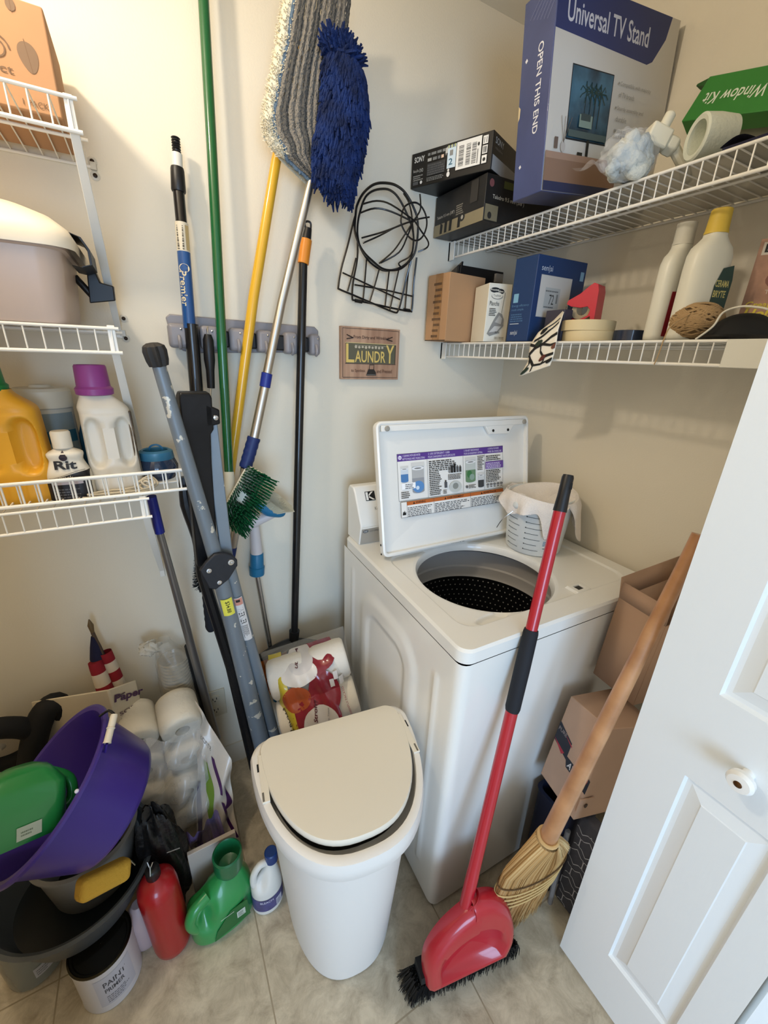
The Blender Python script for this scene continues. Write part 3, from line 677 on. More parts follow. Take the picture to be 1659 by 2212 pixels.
# bag of rags -----------------------------------------------------------------------
random.seed(3)
c0=V((-0.2976,-0.5850,1.8718)); t=thing('bag_of_rags','clear plastic bag of crumpled white and blue rags on the upper right shelf','bag',(c0.x,c0.y,ZU))
mr=mat('rag_white','E2DFCE',.95,bump=.8,bs=120,col2='A9B2B4',vs=14)
rg=MB()
for i in range(11):
    a=random.uniform(0,6.3); pts=[]
    for k in range(7): pts.append((c0.x+.046*math.cos(a+k*.8)*random.uniform(.4,1),c0.y+.030*math.sin(a+k*.8)*random.uniform(.4,1),ZU+.012+random.uniform(0,.055)*(1-.3*(k%2))))
    rg.tube(pts,[.011*random.uniform(.8,1.3) for _ in pts],mr,smooth=5,seg=8)
rg.ball((c0.x,c0.y,ZU+.034),(.050,.034,.030),mr)
rg.build('rags',t,ang=180)
def crumple(c,r,amp,seed,pinch=None):
    def g(u,v):
        a=2*PI*u; b=PI*(v-.5); q=math.sin(a*5+seed+3*math.sin(b*4))*math.cos(b*6+seed*2)+.6*math.sin(a*11+seed*3+b*7)
        k=1+amp*q; return V((c[0]+r[0]*k*math.cos(a)*math.cos(b),c[1]+r[1]*k*math.sin(a)*math.cos(b),c[2]+r[2]*k*math.sin(b)))
    return g
MB().grid(crumple((c0.x-.005,c0.y,ZU+.042),(.064,.044,.040),.07,2.0),60,30,M_clear).build('plastic_bag',t)
def bagtail(u,v): 
    return V((c0.x-.055-.060*u,c0.y-.005+(.045*(v-.5))*(1+u),ZU+.010+.028*(1-u)*(.5+.5*math.sin(v*7))+.006*math.sin(u*9+v*4)))
MB().grid(bagtail,24,18,M_clear).build('bag_end',t)
# dark cloth ------------------------------------------------------------------------
md=mat('navy_fabric','23243A',.9,bump=.3,bs=100)
def dc(u,v):
    x=-.285+.23*v; y=-.745-.17*u; z=ZU+.008+.050*ss(u*1.4+v*.5)*ss(v*2+.15)*(1-.15*math.sin(v*8+u*5))+.010*math.sin(u*11+v*4)
    return V((x,y,z))
b=MB(); b.grid(dc,40,30,md)
b.box((-.285,-.90,ZU+.0005),(-.06,-.75,ZU+.007),md)
tag(b.build('folded_cloth'),'dark navy folded cloth at the near end of the upper right shelf','cloth')
# ---------------- lower shelf
t=carton('cardboard_box','small taped cardboard box at the back end of the lower right shelf','box',(-.374,-.118,ZL),.087,.150,.100,.190,M_card)
pr=Print(fL(.15,.10,.19)); tp=mat('packing_tape','A07446',.25,coat=.3,var=.15,vs=30); pr.rect(.036,0,.034,.19,tp)
for i in range(10): pr.fine(.030+(i%3)*.004,.010+i*.0165,.044-(i%3)*.006,.008,1,'5A4028',.9)
pr.rect(0,-.0,.10,.0025,'3A2A1C'); pr.build(t,'tape_and_print')
t=carton('cardboard_box','small brown box just behind the white iron box','box',(-.205,-.135,ZL),.0,.070,.09,.165,M_card)
t=thing('black_tray','black open plastic tray standing behind the small cardboard boxes','tray',(-.26,-.05,ZL))
b=MB(); b.cube8([(-.315,-.062,ZL),(-.075,-.03,ZL),(-.075,-.022,ZL),(-.315,-.054,ZL),(-.300,-.060,ZL+.225),(-.09,-.036,ZL+.230),(-.09,-.028,ZL+.230),(-.300,-.052,ZL+.225)],M_black); b.build('tray_base',t,bev=.001)
b=MB(); b.cube8([(-.315,-.062,ZL),(-.315,-.012,ZL),(-.309,-.012,ZL),(-.309,-.062,ZL),(-.290,-.060,ZL+.235),(-.345,-.012,ZL+.17),(-.339,-.012,ZL+.17),(-.284,-.060,ZL+.235)],M_black); b.build('tray_side',t)
MB().box((-.155,-.075,ZL+.19),(-.125,-.065,ZL+.215),mat('grey_print','8C8880',.6)).build('tray_sticker',t)
# iron box
iw,idd,ih=.074,.10,.158
t=carton('iron_box','white steam iron box printed in black, between cardboard and blue box','box',(-.300,-.212,ZL),-.30,iw,idd,ih,mat('white_card','E4DFCF',.5))
MB().box((.002,.004,ih-.0005),(iw-.002,idd-.004,ih+.0008),mat('iron_box_top','2A1816',.5)).build('carton_top',t,local=True)
pr=Print(fF(iw,idd,ih)); pr.disc(.020,ih-.018,.016,.007,'1A1A1A'); pr.disc(.036,ih-.021,.013,.007,'1A1A1A'); pr.text('Proctor',.006,ih-.020,.026,.0055,'E4DFCF',.02); pr.text('Silex',.030,ih-.023,.017,.005,'E4DFCF',.02)
pr.disc(.028,ih-.033,.018,.009,'77736A'); pr.disc(.028,ih-.032,.017,.0085,'E4DFCF'); pr.text('Tradition',.016,ih-.035,.024,.006,'33302A')
pr.text('Plancha',.007,ih-.059,.030,.012,'33302A'); pr.fine(.008,ih-.086,.026,.022,5,'33302A')
pr.line([(.048,.080),(.050,.110),(.052,.135)],.0012,'6A665C')
pr.poly([(.008,.022),(.018,.016),(.040,.024),(.058,.046),(.057,.064),(.050,.078),(.038,.082),(.026,.062)],'8C8A84'); pr.poly([(.030,.055),(.050,.050),(.052,.066),(.042,.074)],'B9B6AE'); pr.poly([(.014,.026),(.040,.030),(.052,.044),(.030,.044)],'C9C6BE'); pr.text('IRON',.034,.024,.014,.006,'22201C')
pr.text('00170YE',.034,.008,.030,.007,'77736A'); pr.build(t)
# thermostat box
bw,bd,bh=.186,.080,.206
mbl=mat('blue_card','1E3A66',.45,var=.06,vs=4)
t=carton('thermostat_box','blue thermostat box with a picture of the display','box',(-.290,-.376,ZL),-.017,bw,bd,bh,mbl)
pr=Print(fF(bw,bd,bh)); pr.text('sen|si',.016,.167,.040,.017,'C9D2DC'); pr.rect(bw-.022,.160,.014,.022,'7FA8C4')
pr.rect(.018,.062,.118,.100,'A9A9A6'); pr.rect(.019,.063,.116,.098,'C9C7C1'); pr.rect(.040,.084,.056,.050,'B0B4B2'); pr.text('72',.058,.094,.018,.024,'2A2C2C'); pr.fine(.042,.124,.050,.006,1,'6A6C6C'); pr.fine(.042,.086,.040,.005,1,'55585A'); pr.rect(.084,.098,.006,.022,'777B7B')
pr.rect(.128,.085,.003,.010,'9A9A96'); pr.build(t)
pr=Print(fL(bw,bd,bh)); pr.rect(.010,.098,.018,.022,'7FB0CC'); pr.text('Energy efficiency',.008,.086,.062,.007,'5E86AE'); pr.text('made simple.',.008,.076,.046,.007,'5E86AE'); pr.fine(.008,.050,.055,.022,4,'4A6E96'); pr.rect(.008,.044,.034,.0016,'C9D2DC'); pr.text('sen|si',.014,.014,.026,.014,'C9D2DC'); pr.build(t)
# patterned ribbon over the shelf front
mrb=mat('ribbon_cream','E8DFCC',.7)
rp=[((-0.2900,-0.3962,1.5199),(-0.2920,-0.4784,1.5263)),((-0.2850,-0.4182,1.5572),(-0.2850,-0.4764,1.5715))]
def rb(u,v):
    # v from hanging tip to the top behind the boxes ; u across
    P0=[V((-0.3120,-0.3902,1.4422)),V((-0.3120,-0.4122,1.4800)),V((-0.3080,-0.4075,1.5226)),V((-0.2960,-0.4181,1.5533)),V((-0.2700,-0.4385,1.5827)),V((-0.2620,-0.4558,1.6037))]
    P1=[V((-0.3120,-0.4872,1.4734)),V((-0.3120,-0.4932,1.4975)),V((-0.3080,-0.4919,1.5255)),V((-0.2960,-0.4801,1.5581)),V((-0.2850,-0.4753,1.5820)),V((-0.2750,-0.4700,1.5997))]
    k=v*5; i=min(4,int(k)); f_=k-i
    a=P0[i].lerp(P0[i+1],f_); b=P1[i].lerp(P1[i+1],f_); return a.lerp(b,u)
b=MB(); b.grid(rb,10,40,mrb); rib=b.build('patterned_ribbon',solid=.0012,origin=(-.30,-.42,1.45))
tag(rib,'cream ribbon with black branch and leaf pattern hanging over the lower right shelf','ribbon')
TM[rib.name]=T(-.30,-.42,1.45)
def rmap(x,y,h):
    p=rb(x,y); n=(rb(min(1,x+.02),y)-rb(max(0,x-.02),y)).cross(rb(x,min(1,y+.01))-rb(x,max(0,y-.01))).normalized()
    if n.x>0: n=-n
    return p+n*(h+.0009)
pr=Print(rmap); K='14120F'
def L_(pts,w_): 
    pr.line([(a/1.0,b_) for a,b_ in pts],w_,K)
for pts in ([(.02,.28),(.25,.36),(.5,.40),(.75,.50),(1,.55)],[(.35,.02),(.33,.12),(.15,.20),(.02,.28)],[(.45,.40),(.47,.30),(.62,.22),(.98,.24)],[(.30,.12),(.62,.10),(.9,.14)],[(.62,.22),(.68,.15),(.62,.10)],[(.1,.45),(.35,.52),(.65,.63),(.9,.75)],[(.05,.05),(.14,.16),(.05,.22)],[(.30,.46),(.22,.38),(.02,.40)],[(.5,.40),(.8,.38),(1,.40)],[(.15,.62),(.5,.72),(.85,.84)]):
    q=[]; 
    for i in range(len(pts)-1):
        for j in range(5): q.append((pts[i][0]+(pts[i+1][0]-pts[i][0])*j/5,pts[i][1]+(pts[i+1][1]-pts[i][1])*j/5))
    q.append(pts[-1]); pr.line(q,.045 if len(pts)>3 else .035,K)
for c,l_ in (((.35,.42),'1E2E22'),((.6,.20),'5A2A1E'),((.97,.36),'6A4030'),((.12,.06),'1E2E22'),((.30,.60),K),((.93,.12),K)):
    pr.poly([(min(1,max(0,c[0]+.13*math.cos(a)*.9)),c[1]+.045*math.sin(a)+.02*math.cos(a)) for a in [2*PI*i/10 for i in range(10)]],l_)
pr.build(rib,'ribbon_pattern',local=False)
t=carton('dark_box','narrow dark grey box standing behind the ribbon and beside the tape','box',(-.262,-.462,ZL),-.02,.03,.06,.075,mat('dark_grey_card','3E3B46',.6))
# masking tape rolls + red dispenser
mt_=mat('masking_tape','DDC99C',.7,bump=.05,bs=200)
ct=V((-0.2050,-0.5004,1.5755))
for i,(z,dx) in enumerate(((0,0.0),(.0245,.003))):
    b=MB(); q=(-.205-dx,ct.y+.006*i)
    b.lathe([(.038,0),(.064,0),(.064,.024),(.038,.024),(.038,0)],mt_,T(q[0],q[1],ZL+z),seg=56)
    r_=b.build('masking_tape',bev=.0006); tag(r_,('lower roll of cream masking tape on the lower right shelf','upper roll of cream masking tape under the red dispenser')[i],'tape roll','masking tape rolls')
t=thing('tape_dispenser','red plastic tape dispenser resting on the masking tape rolls','tape dispenser',(-.205,ct.y,ZL+.05))
mrd=mat('red_plastic','C2273A',.35,coat=.2)
zt=ZL+.0495
F_=frame((-.235,ct.y+.062,zt),(0.25,-.97,0),(0,0,1)) # x towards the viewer along the shelf, y up
side=[(.002,.010),(.012,.003),(.040,.002),(.062,.012),(.066,.024),(.058,.032),(.040,.030),(.016,.034),(.004,.040),(.006,.048),(.034,.062),(.054,.078),(.064,.084),(.074,.080),(.078,.066),(.080,.001),(.070,.001),(.068,.010),(.050,.000),(.020,.0)]
b=MB(); b.prism([(x*1.0,y) for x,y in side],.003,mrd,F_); b.build('dispenser_side',t,bev=.0006)
b=MB(); b.prism([(.064,.084),(.074,.080),(.078,.066),(.080,.001),(.077,.001),(.075,.066),(.071,.077),(.062,.081)],.040,mrd,F_@T(0,0,-.040)); b.build('dispenser_back',t,bev=.0006)
b=MB(); b.prism([(.004,.040),(.006,.048),(.034,.062),(.054,.078),(.056,.075),(.036,.059),(.009,.045),(.008,.040)],.040,mrd,F_@T(0,0,-.040)); b.build('dispenser_guard',t,bev=.0006)
b=MB(); b.lathe([(.014,0),(.026,0),(.026,.030),(.014,.030),(.014,0)],mat('clear_tape','B9A98A',.2,alpha=.75),F_@T(.042,.027,-.036),seg=32); b.build('tape_core',t)
# dark tape roll
mblu=mat('dark_blue_tape','1C2A44',.25,coat=.6)
b=MB(); q=V((-0.1750,-0.5902,1.5586)); b.lathe([(.022,0),(.036,0),(.036,.026),(.022,.026),(.022,0)],mblu,T(q.x,q.y,ZL),seg=40); t_=b.build('tape_roll',bev=.0008); tag(t_,'shiny dark blue roll of tape beside the masking tape','tape roll')
# two white bottles
mwb=mat('white_bottle','E2DFD0',.35,sss=.1)
def flatbottle(name,label,base,top_z,w,d,cap,capcol,lab,yawr,neck=.03,lean=0,capr=.019):
    t=thing(name,label,'bottle',base,yawr); h=top_z
    b=MB(); X=Matrix()
    def rg(wx,wy,z): return [V((wx*math.copysign(abs(math.cos(a))**.75,math.cos(a)),wy*math.copysign(abs(math.sin(a))**.75,math.sin(a)),z)) for a in [2*PI*k/36 for k in range(36)]]
    rs=[rg(w*.40,d*.40,0),rg(w*.49,d*.48,.004),rg(w*.5,d*.5,.012),rg(w*.5,d*.5,h*.55),rg(w*.48,d*.5,h*.66),rg(w*.42,d*.47,h*.72),rg(w*.31,d*.40,h*.76),rg(capr*.92,capr*.92,h*.80),rg(capr*.88,capr*.88,h*.84)]
    b.ring(rs,mwb,cap0=True,cap1=True); bo=b.build('bottle_body',t,local=True,ang=60)
    b=MB(); b.lathe([(capr,0),(capr,.004),(capr*.95,.006),(capr*(.95 if cap=='straight' else .86),h*.17),(capr*.8,h*.175)],mat(name+'_cap',capcol,.5),T(0,0,h*.82),seg=28,c1=True,c0=True); b.build('cap',t,local=True)
    return t
t=flatbottle('glue_bottle','white flat bottle with a red label and grey-white cap','',0,0,0,0,0,0,0) if False else None
q=V((-0.2150,-0.6712,1.5419)); t=flatbottle('cleaner_bottle','white flat bottle with a red label and white cap, left of the yellow-capped one',(q.x+.022,q.y,ZL),.226,.078,.042,'straight','CFCBBD',0,-.15)
pr=Print(plane((0,-.0212,0),(1,0,0),(0,0,1))); pr.poly([(-.024,.010),(.030,.010),(.032,.060),(.030,.100),(-.022,.096)],'9A1E2E'); pr.poly([(-.010,.118),(.031,.122),(.026,.140),(-.006,.150)],'9A1E2E'); pr.rect(-.012,.097,.030,.020,'D9D6C8'); pr.text('KIWI',-.010,.102,.024,.010,'16161A',.02); pr.build(t)
q=V((-0.2350,-0.7221,1.5400)); t=flatbottle('cleaner_bottle','white flat bottle with a yellow cap and dark green label',(q.x+.028,q.y-.015,ZL),.232,.088,.050,'taper','D9B94A',0,-.35,capr=.020)
pr=Print(plane((0,-.0250,0),(1,0,0),(0,0,1))); pr.poly([(.004,.030),(.040,.030),(.041,.110),(.036,.136),(.014,.130),(.004,.10)],'2A4440'); pr.text('CERAMA',.006,.098,.030,.012,'C9C07A',.02); pr.text('BRYTE',.006,.080,.028,.012,'C9C07A',.02); pr.fine(.008,.040,.028,.03,4,'6F8A7A'); pr.build(t)
# twine ball
mtw=mat('jute','AE9068',.95,bump=.4,bs=300)
q=V((-0.2150,-0.7497,1.5734)); b=MB(); b.ball((q.x,q.y,ZL+.035),(.044,.044,.034),mat('jute_dark','7E6648',.95),seg=24)
random.seed(5)
for i in range(46):
    ph=i*.1366; tilt=.62*(1 if i%2 else -1)
    n=V((math.sin(tilt)*math.cos(ph),math.sin(tilt)*math.sin(ph),math.cos(tilt))); off=random.uniform(-.45,.45)
    u_=n.orthogonal().normalized(); v_=n.cross(u_); rr0=math.sqrt(1-off*off)
    b.tube([V((q.x,q.y,ZL+.037))+V(((u_.x*math.cos(a)*rr0+v_.x*math.sin(a)*rr0+n.x*off)*.0455,(u_.y*math.cos(a)*rr0+v_.y*math.sin(a)*rr0+n.y*off)*.0455,(u_.z*math.cos(a)*rr0+v_.z*math.sin(a)*rr0+n.z*off)*.0355)) for a in [2*PI*k/28 for k in range(28)]],.0019,mtw,seg=6,closed=True)
bo=b.build('ball_of_twine'); tag(bo,'brown ball of jute twine in front of the white bottles','twine')
b=MB(); b.tube([(q.x-.04,q.y-.01,ZL+.05),(q.x-.075,q.y+.004,ZL+.025),(-.300,q.y+.006,ZL+.004),(-.303,q.y+.008,ZL-.030),(-.302,q.y+.012,ZL-.048)],.0012,mtw,seg=6,smooth=5); b.build('loose_end',bo)
# black padded thing and cord
q=V((-0.2000,-0.8238,1.5684)); t=thing('knee_pad','black rounded pad with a white cord, at the near end of the lower right shelf','pad',(q.x,q.y,ZL))
def pad(u,v): a=2*PI*u; r=v; return V((q.x+.075*r*math.cos(a),q.y-.005+.062*r*math.sin(a),ZL+.003+.045*(1-r**2.5)))
b=MB(); b.grid(pad,40,14,mat('black_rubber','131314',.75)); b.lathe([(.073,0),(.078,.004),(.073,.008)],M_black,T(q.x,q.y-.005,ZL),seg=40,sy=.84,c0=True); b.build('pad_shell',t)
b=MB(); b.tube([(-0.2900,-0.7949,1.5320),(-0.2750,-0.8110,1.5547),(-0.2620,-0.8148,1.5787),(-0.2620,-0.8397,1.5868),(-0.2620,-0.8676,1.5834),(-0.2620,-0.8810,1.5796)],.0018,mat('white_cord','D9D4C6',.9),seg=6,smooth=5); b.build('cord',t)
# magazine-like box
g0=V((-0.1100,-0.7742,1.5792)); g1=V((-0.1100,-0.7420,1.7223)); hz=g1.z-ZL
t=thing('video_case','colourful case printed with a close-up, behind the black pad','case',(g0.x,g0.y,ZL),-1.25)
MB().box((0,0,0),(.14,.022,hz),mat('case_card','B08A74',.4)).build('carton',t,local=True,bev=.001)
pr=Print(plane((0,0,0),(1,0,0),(0,0,1)))
pr.rect(0,.02,.14,hz-.02,mat('skin_print','B58A72',.4,var=.35,vs=18)); pr.rect(.006,hz-.028,.060,.022,'D8CFC0'); pr.text('BIG',.010,hz-.024,.036,.015,'141414',.03)
pr.disc(.060,hz*.62,.035,.020,'8A5A4C'); pr.disc(.066,hz*.66,.026,.008,'2A1E24'); pr.disc(.070,hz*.55,.030,.008,'C9A090'); pr.text('Try These',.03,hz*.47,.05,.010,'D9C9BE')
pr.rect(0,0,.14,.045,'1E3440'); pr.text('Great For',.006,.066,.07,.013,'D9C44A',.02,.2); pr.text('Hobbies',.006,.048,.09,.017,'E6D24A',.03,.2); pr.rect(.016,.006,.10,.030,'3A4A50'); pr.build(t)
# ================================================================ wall organiser and poles
mgr=mat('organiser_grey','8E8A8C',.4)
A0=V((-1.1498,-0.0300,1.5601)); A1=V((-0.7521,-0.0300,1.5531)); B0=V((-1.1434,-0.0300,1.4961)); B1=V((-0.7546,-0.0300,1.5011))
LR=(A1-A0).length; XR=frame(A0,A1-A0,(0,0,1)); # x along, y up, z = out? 
if (XR@V((0,0,1))-XR@V((0,0,0))).y>0: pass
t=thing('tool_organiser','grey plastic wall organiser holding the mop and broom poles','tool organiser',(A0.x,0,A0.z-.09))
hgt=.088
bx=MB(); ang=-math.atan2(A0.z-A1.z,A1.x-A0.x)
XO=T(A0.x,0,A0.z)@R(-ang,'Y')  # local x right along the board, z up
bx.prism([(0,-.008),(.01,0),(LR-.012,0),(LR,-.010),(LR-.002,-hgt+.03),(LR-.012,-hgt+.018),(.06,-hgt),(.030,-hgt+.004),(.008,-.05)],.012,mgr,XO@R(PI/2,'X')@T(0,0,0))
bx.build('back_board',t,bev=.003)
# five grip slots: pole x positions measured on the board
def grip(x,w_):
    b=MB(); b.box((x-w_/2,-.052,-.078),(x+w_/2,-.010,-.022),mgr,XO); g=b.build('grip_block',t,bev=.009,bseg=3)
    b=MB(); b.tube([XO@V((x,-.054,-.050)),XO@V((x,-.062,-.062)),XO@V((x,-.060,-.074)),XO@V((x,-.053,-.078))],.004,mgr,seg=8,smooth=3); b.build('fold_hook',g)
    b=MB(); b.ball(XO@V((x+.006,-.0525,-.034)),.0028,M_chrome,seg=8); b.build('hook_pin',g)
def bx_at(px): return (px-357)/(693-357)*LR
ca_=math.cos(ang)
GX=[(-1.1268,-0.0500,1.5362)[0],(-1.0556,-0.0500,1.5353)[0],(-0.9875,-0.0500,1.5340)[0],(-0.9164,-0.0500,1.5324)[0],(-0.8446,-0.0500,1.5306)[0],(-0.7751,-0.0500,1.5319)[0]]; GWd=[.046,.044,.040,.040,.036,.030]
for gx,gw in zip(GX,GWd): grip((gx-A0.x)/ca_,gw)
for gx in ((-1.0966,-0.0300,1.5336)[0],(-1.0221,-0.0300,1.5326)[0],(-0.9520,-0.0300,1.5333)[0],(-0.8751,-0.0300,1.5318)[0],(-0.8052,-0.0300,1.5307)[0]):
    gx=(gx-A0.x)/ca_; b=MB(); b.box((gx-.016,-.034,-.070),(gx+.016,-.010,-.030),M_black,XO); b.build('rubber_grip',t,bev=.004)
def seg_pole(t,pts,parts):
    for nm,i,j,r,mt,kw in parts: pass
# black and blue extension pole
t=thing('extension_pole','black telescoping pole with a blue sleeve and threaded tip, leftmost in the organiser','pole',(-1.05,-.05,0))
yp=-.055
p=[V((-1.0813,-0.0350,1.9111)),V((-1.0826,-0.0370,1.8818)),V((-1.0851,-0.0380,1.8563)),V((-1.0884,-0.0400,1.8102)),V((-1.0908,-0.0450,1.7498)),V((-1.0937,-0.0480,1.6912)),V((-1.1016,-0.0550,1.5272)),V((-1.0972,-0.0550,1.5379)),V((-1.1045,-0.0600,1.3739)),V((-1.1359,-0.0400,0.7918))]
W1=0.0097; W2_=0.0142
b=MB(); n=22; pts=[p[0].lerp(p[1],i/n) for i in range(n+1)]; b.tube(pts,[W1*(.82+.16*math.sin(i*1.7)) for i in range(n+1)],M_black,seg=14); b.build('threaded_tip',t)
b=MB(); b.tube([p[1],p[2]],W1*1.15,mat('ferrule_white','D9D6CC',.4),seg=18); b.build('white_ferrule',t)
b=MB(); b.tube([p[2],p[2].lerp(p[3],.1),p[3].lerp(p[2],.06),p[3]],[W2_*.92,W2_,W2_*1.08,W2_],M_black,seg=20); b.build('locking_collar',t)
b=MB(); b.tube([p[3],p[4]],0.0121,M_blackm,seg=18); b.build('inner_pole',t)
rs=0.0143; mbs=mat('blue_sleeve','1E4C84',.3,coat=.3)
b=MB(); b.tube([p[4],p[5]],rs,mat('sleeve_cream','CFC6B0',.3,coat=.3),seg=24); b.tube([p[5],p[6]],rs,mbs,seg=24); sl_=b.build('printed_sleeve',t)
ax=(p[6]-p[4]).normalized(); XP=Matrix.Translation(p[4])@(-ax).to_track_quat('Z','Y').to_matrix().to_4x4()
# printed text runs down the sleeve on the side facing the camera
cdir=(V((-1.2053,-1.2497,1.4829))-p[5]); cdir=(cdir-ax*cdir.dot(ax)).normalized(); sd_=ax.cross(cdir)
def slm(x,y,h): # x along the axis downward from p4 ; y around
    a=y/rs; return p[4]+ax*x+(cdir*math.cos(a)+sd_*math.sin(a)*-1)*(rs+h)
pr=Print(slm); SLn=(p[6]-p[4]).length
flip=1
pr.text('Premier',.100,-.014,.075,.016,'D9C9A0',.012); pr.disc(.094,-.002,.009,.012,'D9C9A0'); pr.disc(.094,-.002,.005,.007,'1E4C84')
for k in range(14): pr.rect(.008+k*.0035,-.012,.0014+.001*(k%3),.014,'4A463C')
pr.rect(.006,.006,.050,.008,'B8A070'); pr.build(sl_,'printed_label',local=False)
b=MB(); b.tube([p[7],p[8],p[9]],0.0163,M_blackm,seg=20); b.build('outer_pole',t)
# green pole push broom with stiff green bristles
t=thing('deck_brush','green pole with a white-backed stiff green bristle brush head','brush',(-1.0,-.1,.9))
g=[V((-0.9922,-0.0400,2.2782)),V((-1.0103,-0.0500,1.8945)),V((-1.0289,-0.0600,1.5419)),V((-1.0492,-0.0850,1.1623))]
mgn=mat('green_enamel','0F5A2E',.25,coat=.5)
b=MB(); b.tube(g,[0.0106,0.0113,0.0121,0.0120],mgn,seg=20); b.build('pole',t)
b=MB(); s0=g[3]; s1=V((-1.0554,-0.1000,1.0958)); b.tube([s0+V((0,0,.004)),s1,V((-1.0556,-0.1050,1.0629))],[0.0135,0.0156,0.0130],mpw,seg=18); b.build('brush_socket',t)
h0=V((-1.0068,-0.1300,1.1944)); h1=V((-1.0827,-0.1300,1.0756)); h2=V((-0.9588,-0.1350,1.1688)); 
hd=(h1-h0).normalized(); wv=V((.78,-.25,.10)); wv=(wv-hd*wv.dot(hd)).normalized(); nn=hd.cross(wv); nn=nn if nn.y<0 else -nn
HL=.165; HW=.062
bl=MB(); XB=Matrix(((hd.x,wv.x,nn.x,h0.x),(hd.y,wv.y,nn.y,h0.y),(hd.z,wv.z,nn.z,h0.z),(0,0,0,1)))
bl.box((0,0,-.008),(HL,HW,.010),mpw,XB); bb_=bl.build('brush_block',t,bev=.004)
br_=MB(); random.seed(9); mgb=mat('green_bristle','0E5A34',.5,var=.35,vs=40)
for i in range(22):
    for j in range(9):
        x=.006+i*(HL-.012)/21; y=.005+j*(HW-.010)/8
        if 9<=i<=12 and 2<=j<=4: continue
        for q_ in range(5):
            ex,ey=random.uniform(-.003,.003)+(x-HL/2)*.12,random.uniform(-.003,.003)+(y-.01)*.55+.012
            a=XB@V((x+random.uniform(-.0012,.0012),y+random.uniform(-.0012,.0012),.010)); c_=XB@V((x+ex,y+ey,.048+random.uniform(-.002,.003)))
            br_.tube([a,c_],[.0014,.0011],mgb,seg=3,caps=True)
br_.build('bristles',t)
# yellow pole flat mop -------------------------------------------------------
t=thing('flat_mop','yellow pole mop with a large grey striped flat mop pad','mop',(-.95,-.05,.9))
y0=[V((-0.8015,-0.0850,2.1243)),V((-0.8671,-0.0550,1.9051)),V((-0.9415,-0.0550,1.6124)),V((-1.0639,-0.0400,1.0416))]
mye=mat('yellow_enamel','D9A828',.28,coat=.4)
b=MB(); b.tube(y0,[0.0120,0.0116,0.0129,0.0129],mye,seg=20); b.build('pole',t)
# pad : outline in metres on a plane slightly in front of the wall
def pq(px,py,y): return None
OL=[V((-0.8434,-0.1400,2.1773)),V((-0.8656,-0.1300,2.0820)),V((-0.8873,-0.1250,2.0081)),V((-0.9037,-0.1200,1.9501)),V((-0.8994,-0.1200,1.9239)),V((-0.8678,-0.1200,1.8976)),V((-0.8384,-0.1200,1.8813)),V((-0.8032,-0.1200,1.8634))]
OR=[V((-0.7073,-0.1400,2.2213)),V((-0.7155,-0.1350,2.1563)),V((-0.7243,-0.1300,2.1107)),V((-0.7301,-0.1250,2.0400)),V((-0.7364,-0.1200,1.9889)),V((-0.7485,-0.1200,1.9363)),V((-0.7630,-0.1200,1.8979)),V((-0.7823,-0.1200,1.8654))]
def padf(u,v,off=0):
    k=v*7; i=min(6,int(k)); f_=k-i
    l=OL[i].lerp(OL[i+1],f_); r=OR[i].lerp(OR[i+1],f_); p=l.lerp(r,u)
    e=max(0,4*u*(1-u)); return p+V((0,-.014*e**.4+off,0))
def padmat():
    m=mat('mop_pad_grey','8A8378',.98,bump=1.0,bs=220); return m
mpd=padmat(); mpd2=mat('mop_pad_dark','5E5C58',.98,bump=1.0,bs=260); mpw2=mat('mop_pad_white','E8DFC6',.98,bump=1.0,bs=240); mpb=mat('mop_edge_blue','66798A',.95,bump=.8,bs=200)
random.seed(11)
def strip(u0,u1,mt,amp=.0022,off=0,name='pad'):
    b=MB(); 
    def f(u,v):
        k_=1-ss((v-.66)/.10) if u0<.5 else 1; q_=u0+(u1-u0)*u; q_=q_-(.10*(1-k_))*(1-q_); p=padf(q_,v,off); return p+V((random.uniform(-1,1)*amp*.5,-amp*2.0*math.sin(PI*u)-random.uniform(0,amp),random.uniform(-1,1)*amp*.4))
    b.grid(f,10,130,mt); return b
pa=MB(); NSTR=11
b=MB()
for i in range(NSTR):
    s__=strip(.10+i*.9/NSTR,.10+(i+1)*.9/NSTR,(mpd,mpd2,mpd)[i%3])
    b.v and None
    b.add(s__.v,s__.f,s__.mats[0])
b.build('mop_pad_face',t,solid=.0)
b=MB()
def back(u,v):
    p=padf(-.01+u*1.02,v,0); return V((p.x,-.085-.01*math.sin(v*3),p.z))
b.grid(back,6,60,mpw2); b.build('mop_pad_back',t)
b=MB(); pts=[padf(.09*(1-ss((k/60-.66)/.10)),k/60)+V((random.uniform(-.002,.002),.002,random.uniform(-.002,.002))) for k in range(61)]; b.tube(pts,.005,mpb,seg=8); b.build('edge_binding',t)
b=MB(); pts=[padf(.045,.76*k/60)+V((0,.012,0)) for k in range(61)]; b.tube(pts,[.015*(1 if k<50 else (61-k)/11+.05) for k in range(61)],mpw2,seg=10); 
for k in range(900):
    v=.72*random.random(); a=random.uniform(PI*.9,PI*1.9); p_=padf(.045,v)+V((0,.012,0)); rr_=.015*(1 if v<.83 else (1-v)/.17); d=V((math.cos(a),math.sin(a),random.uniform(-.4,.4))); b.tube([p_+d*rr_*.8,p_+d*(rr_+.005)],.0012,mpw2,seg=3)
b.build('pad_fringe',t)
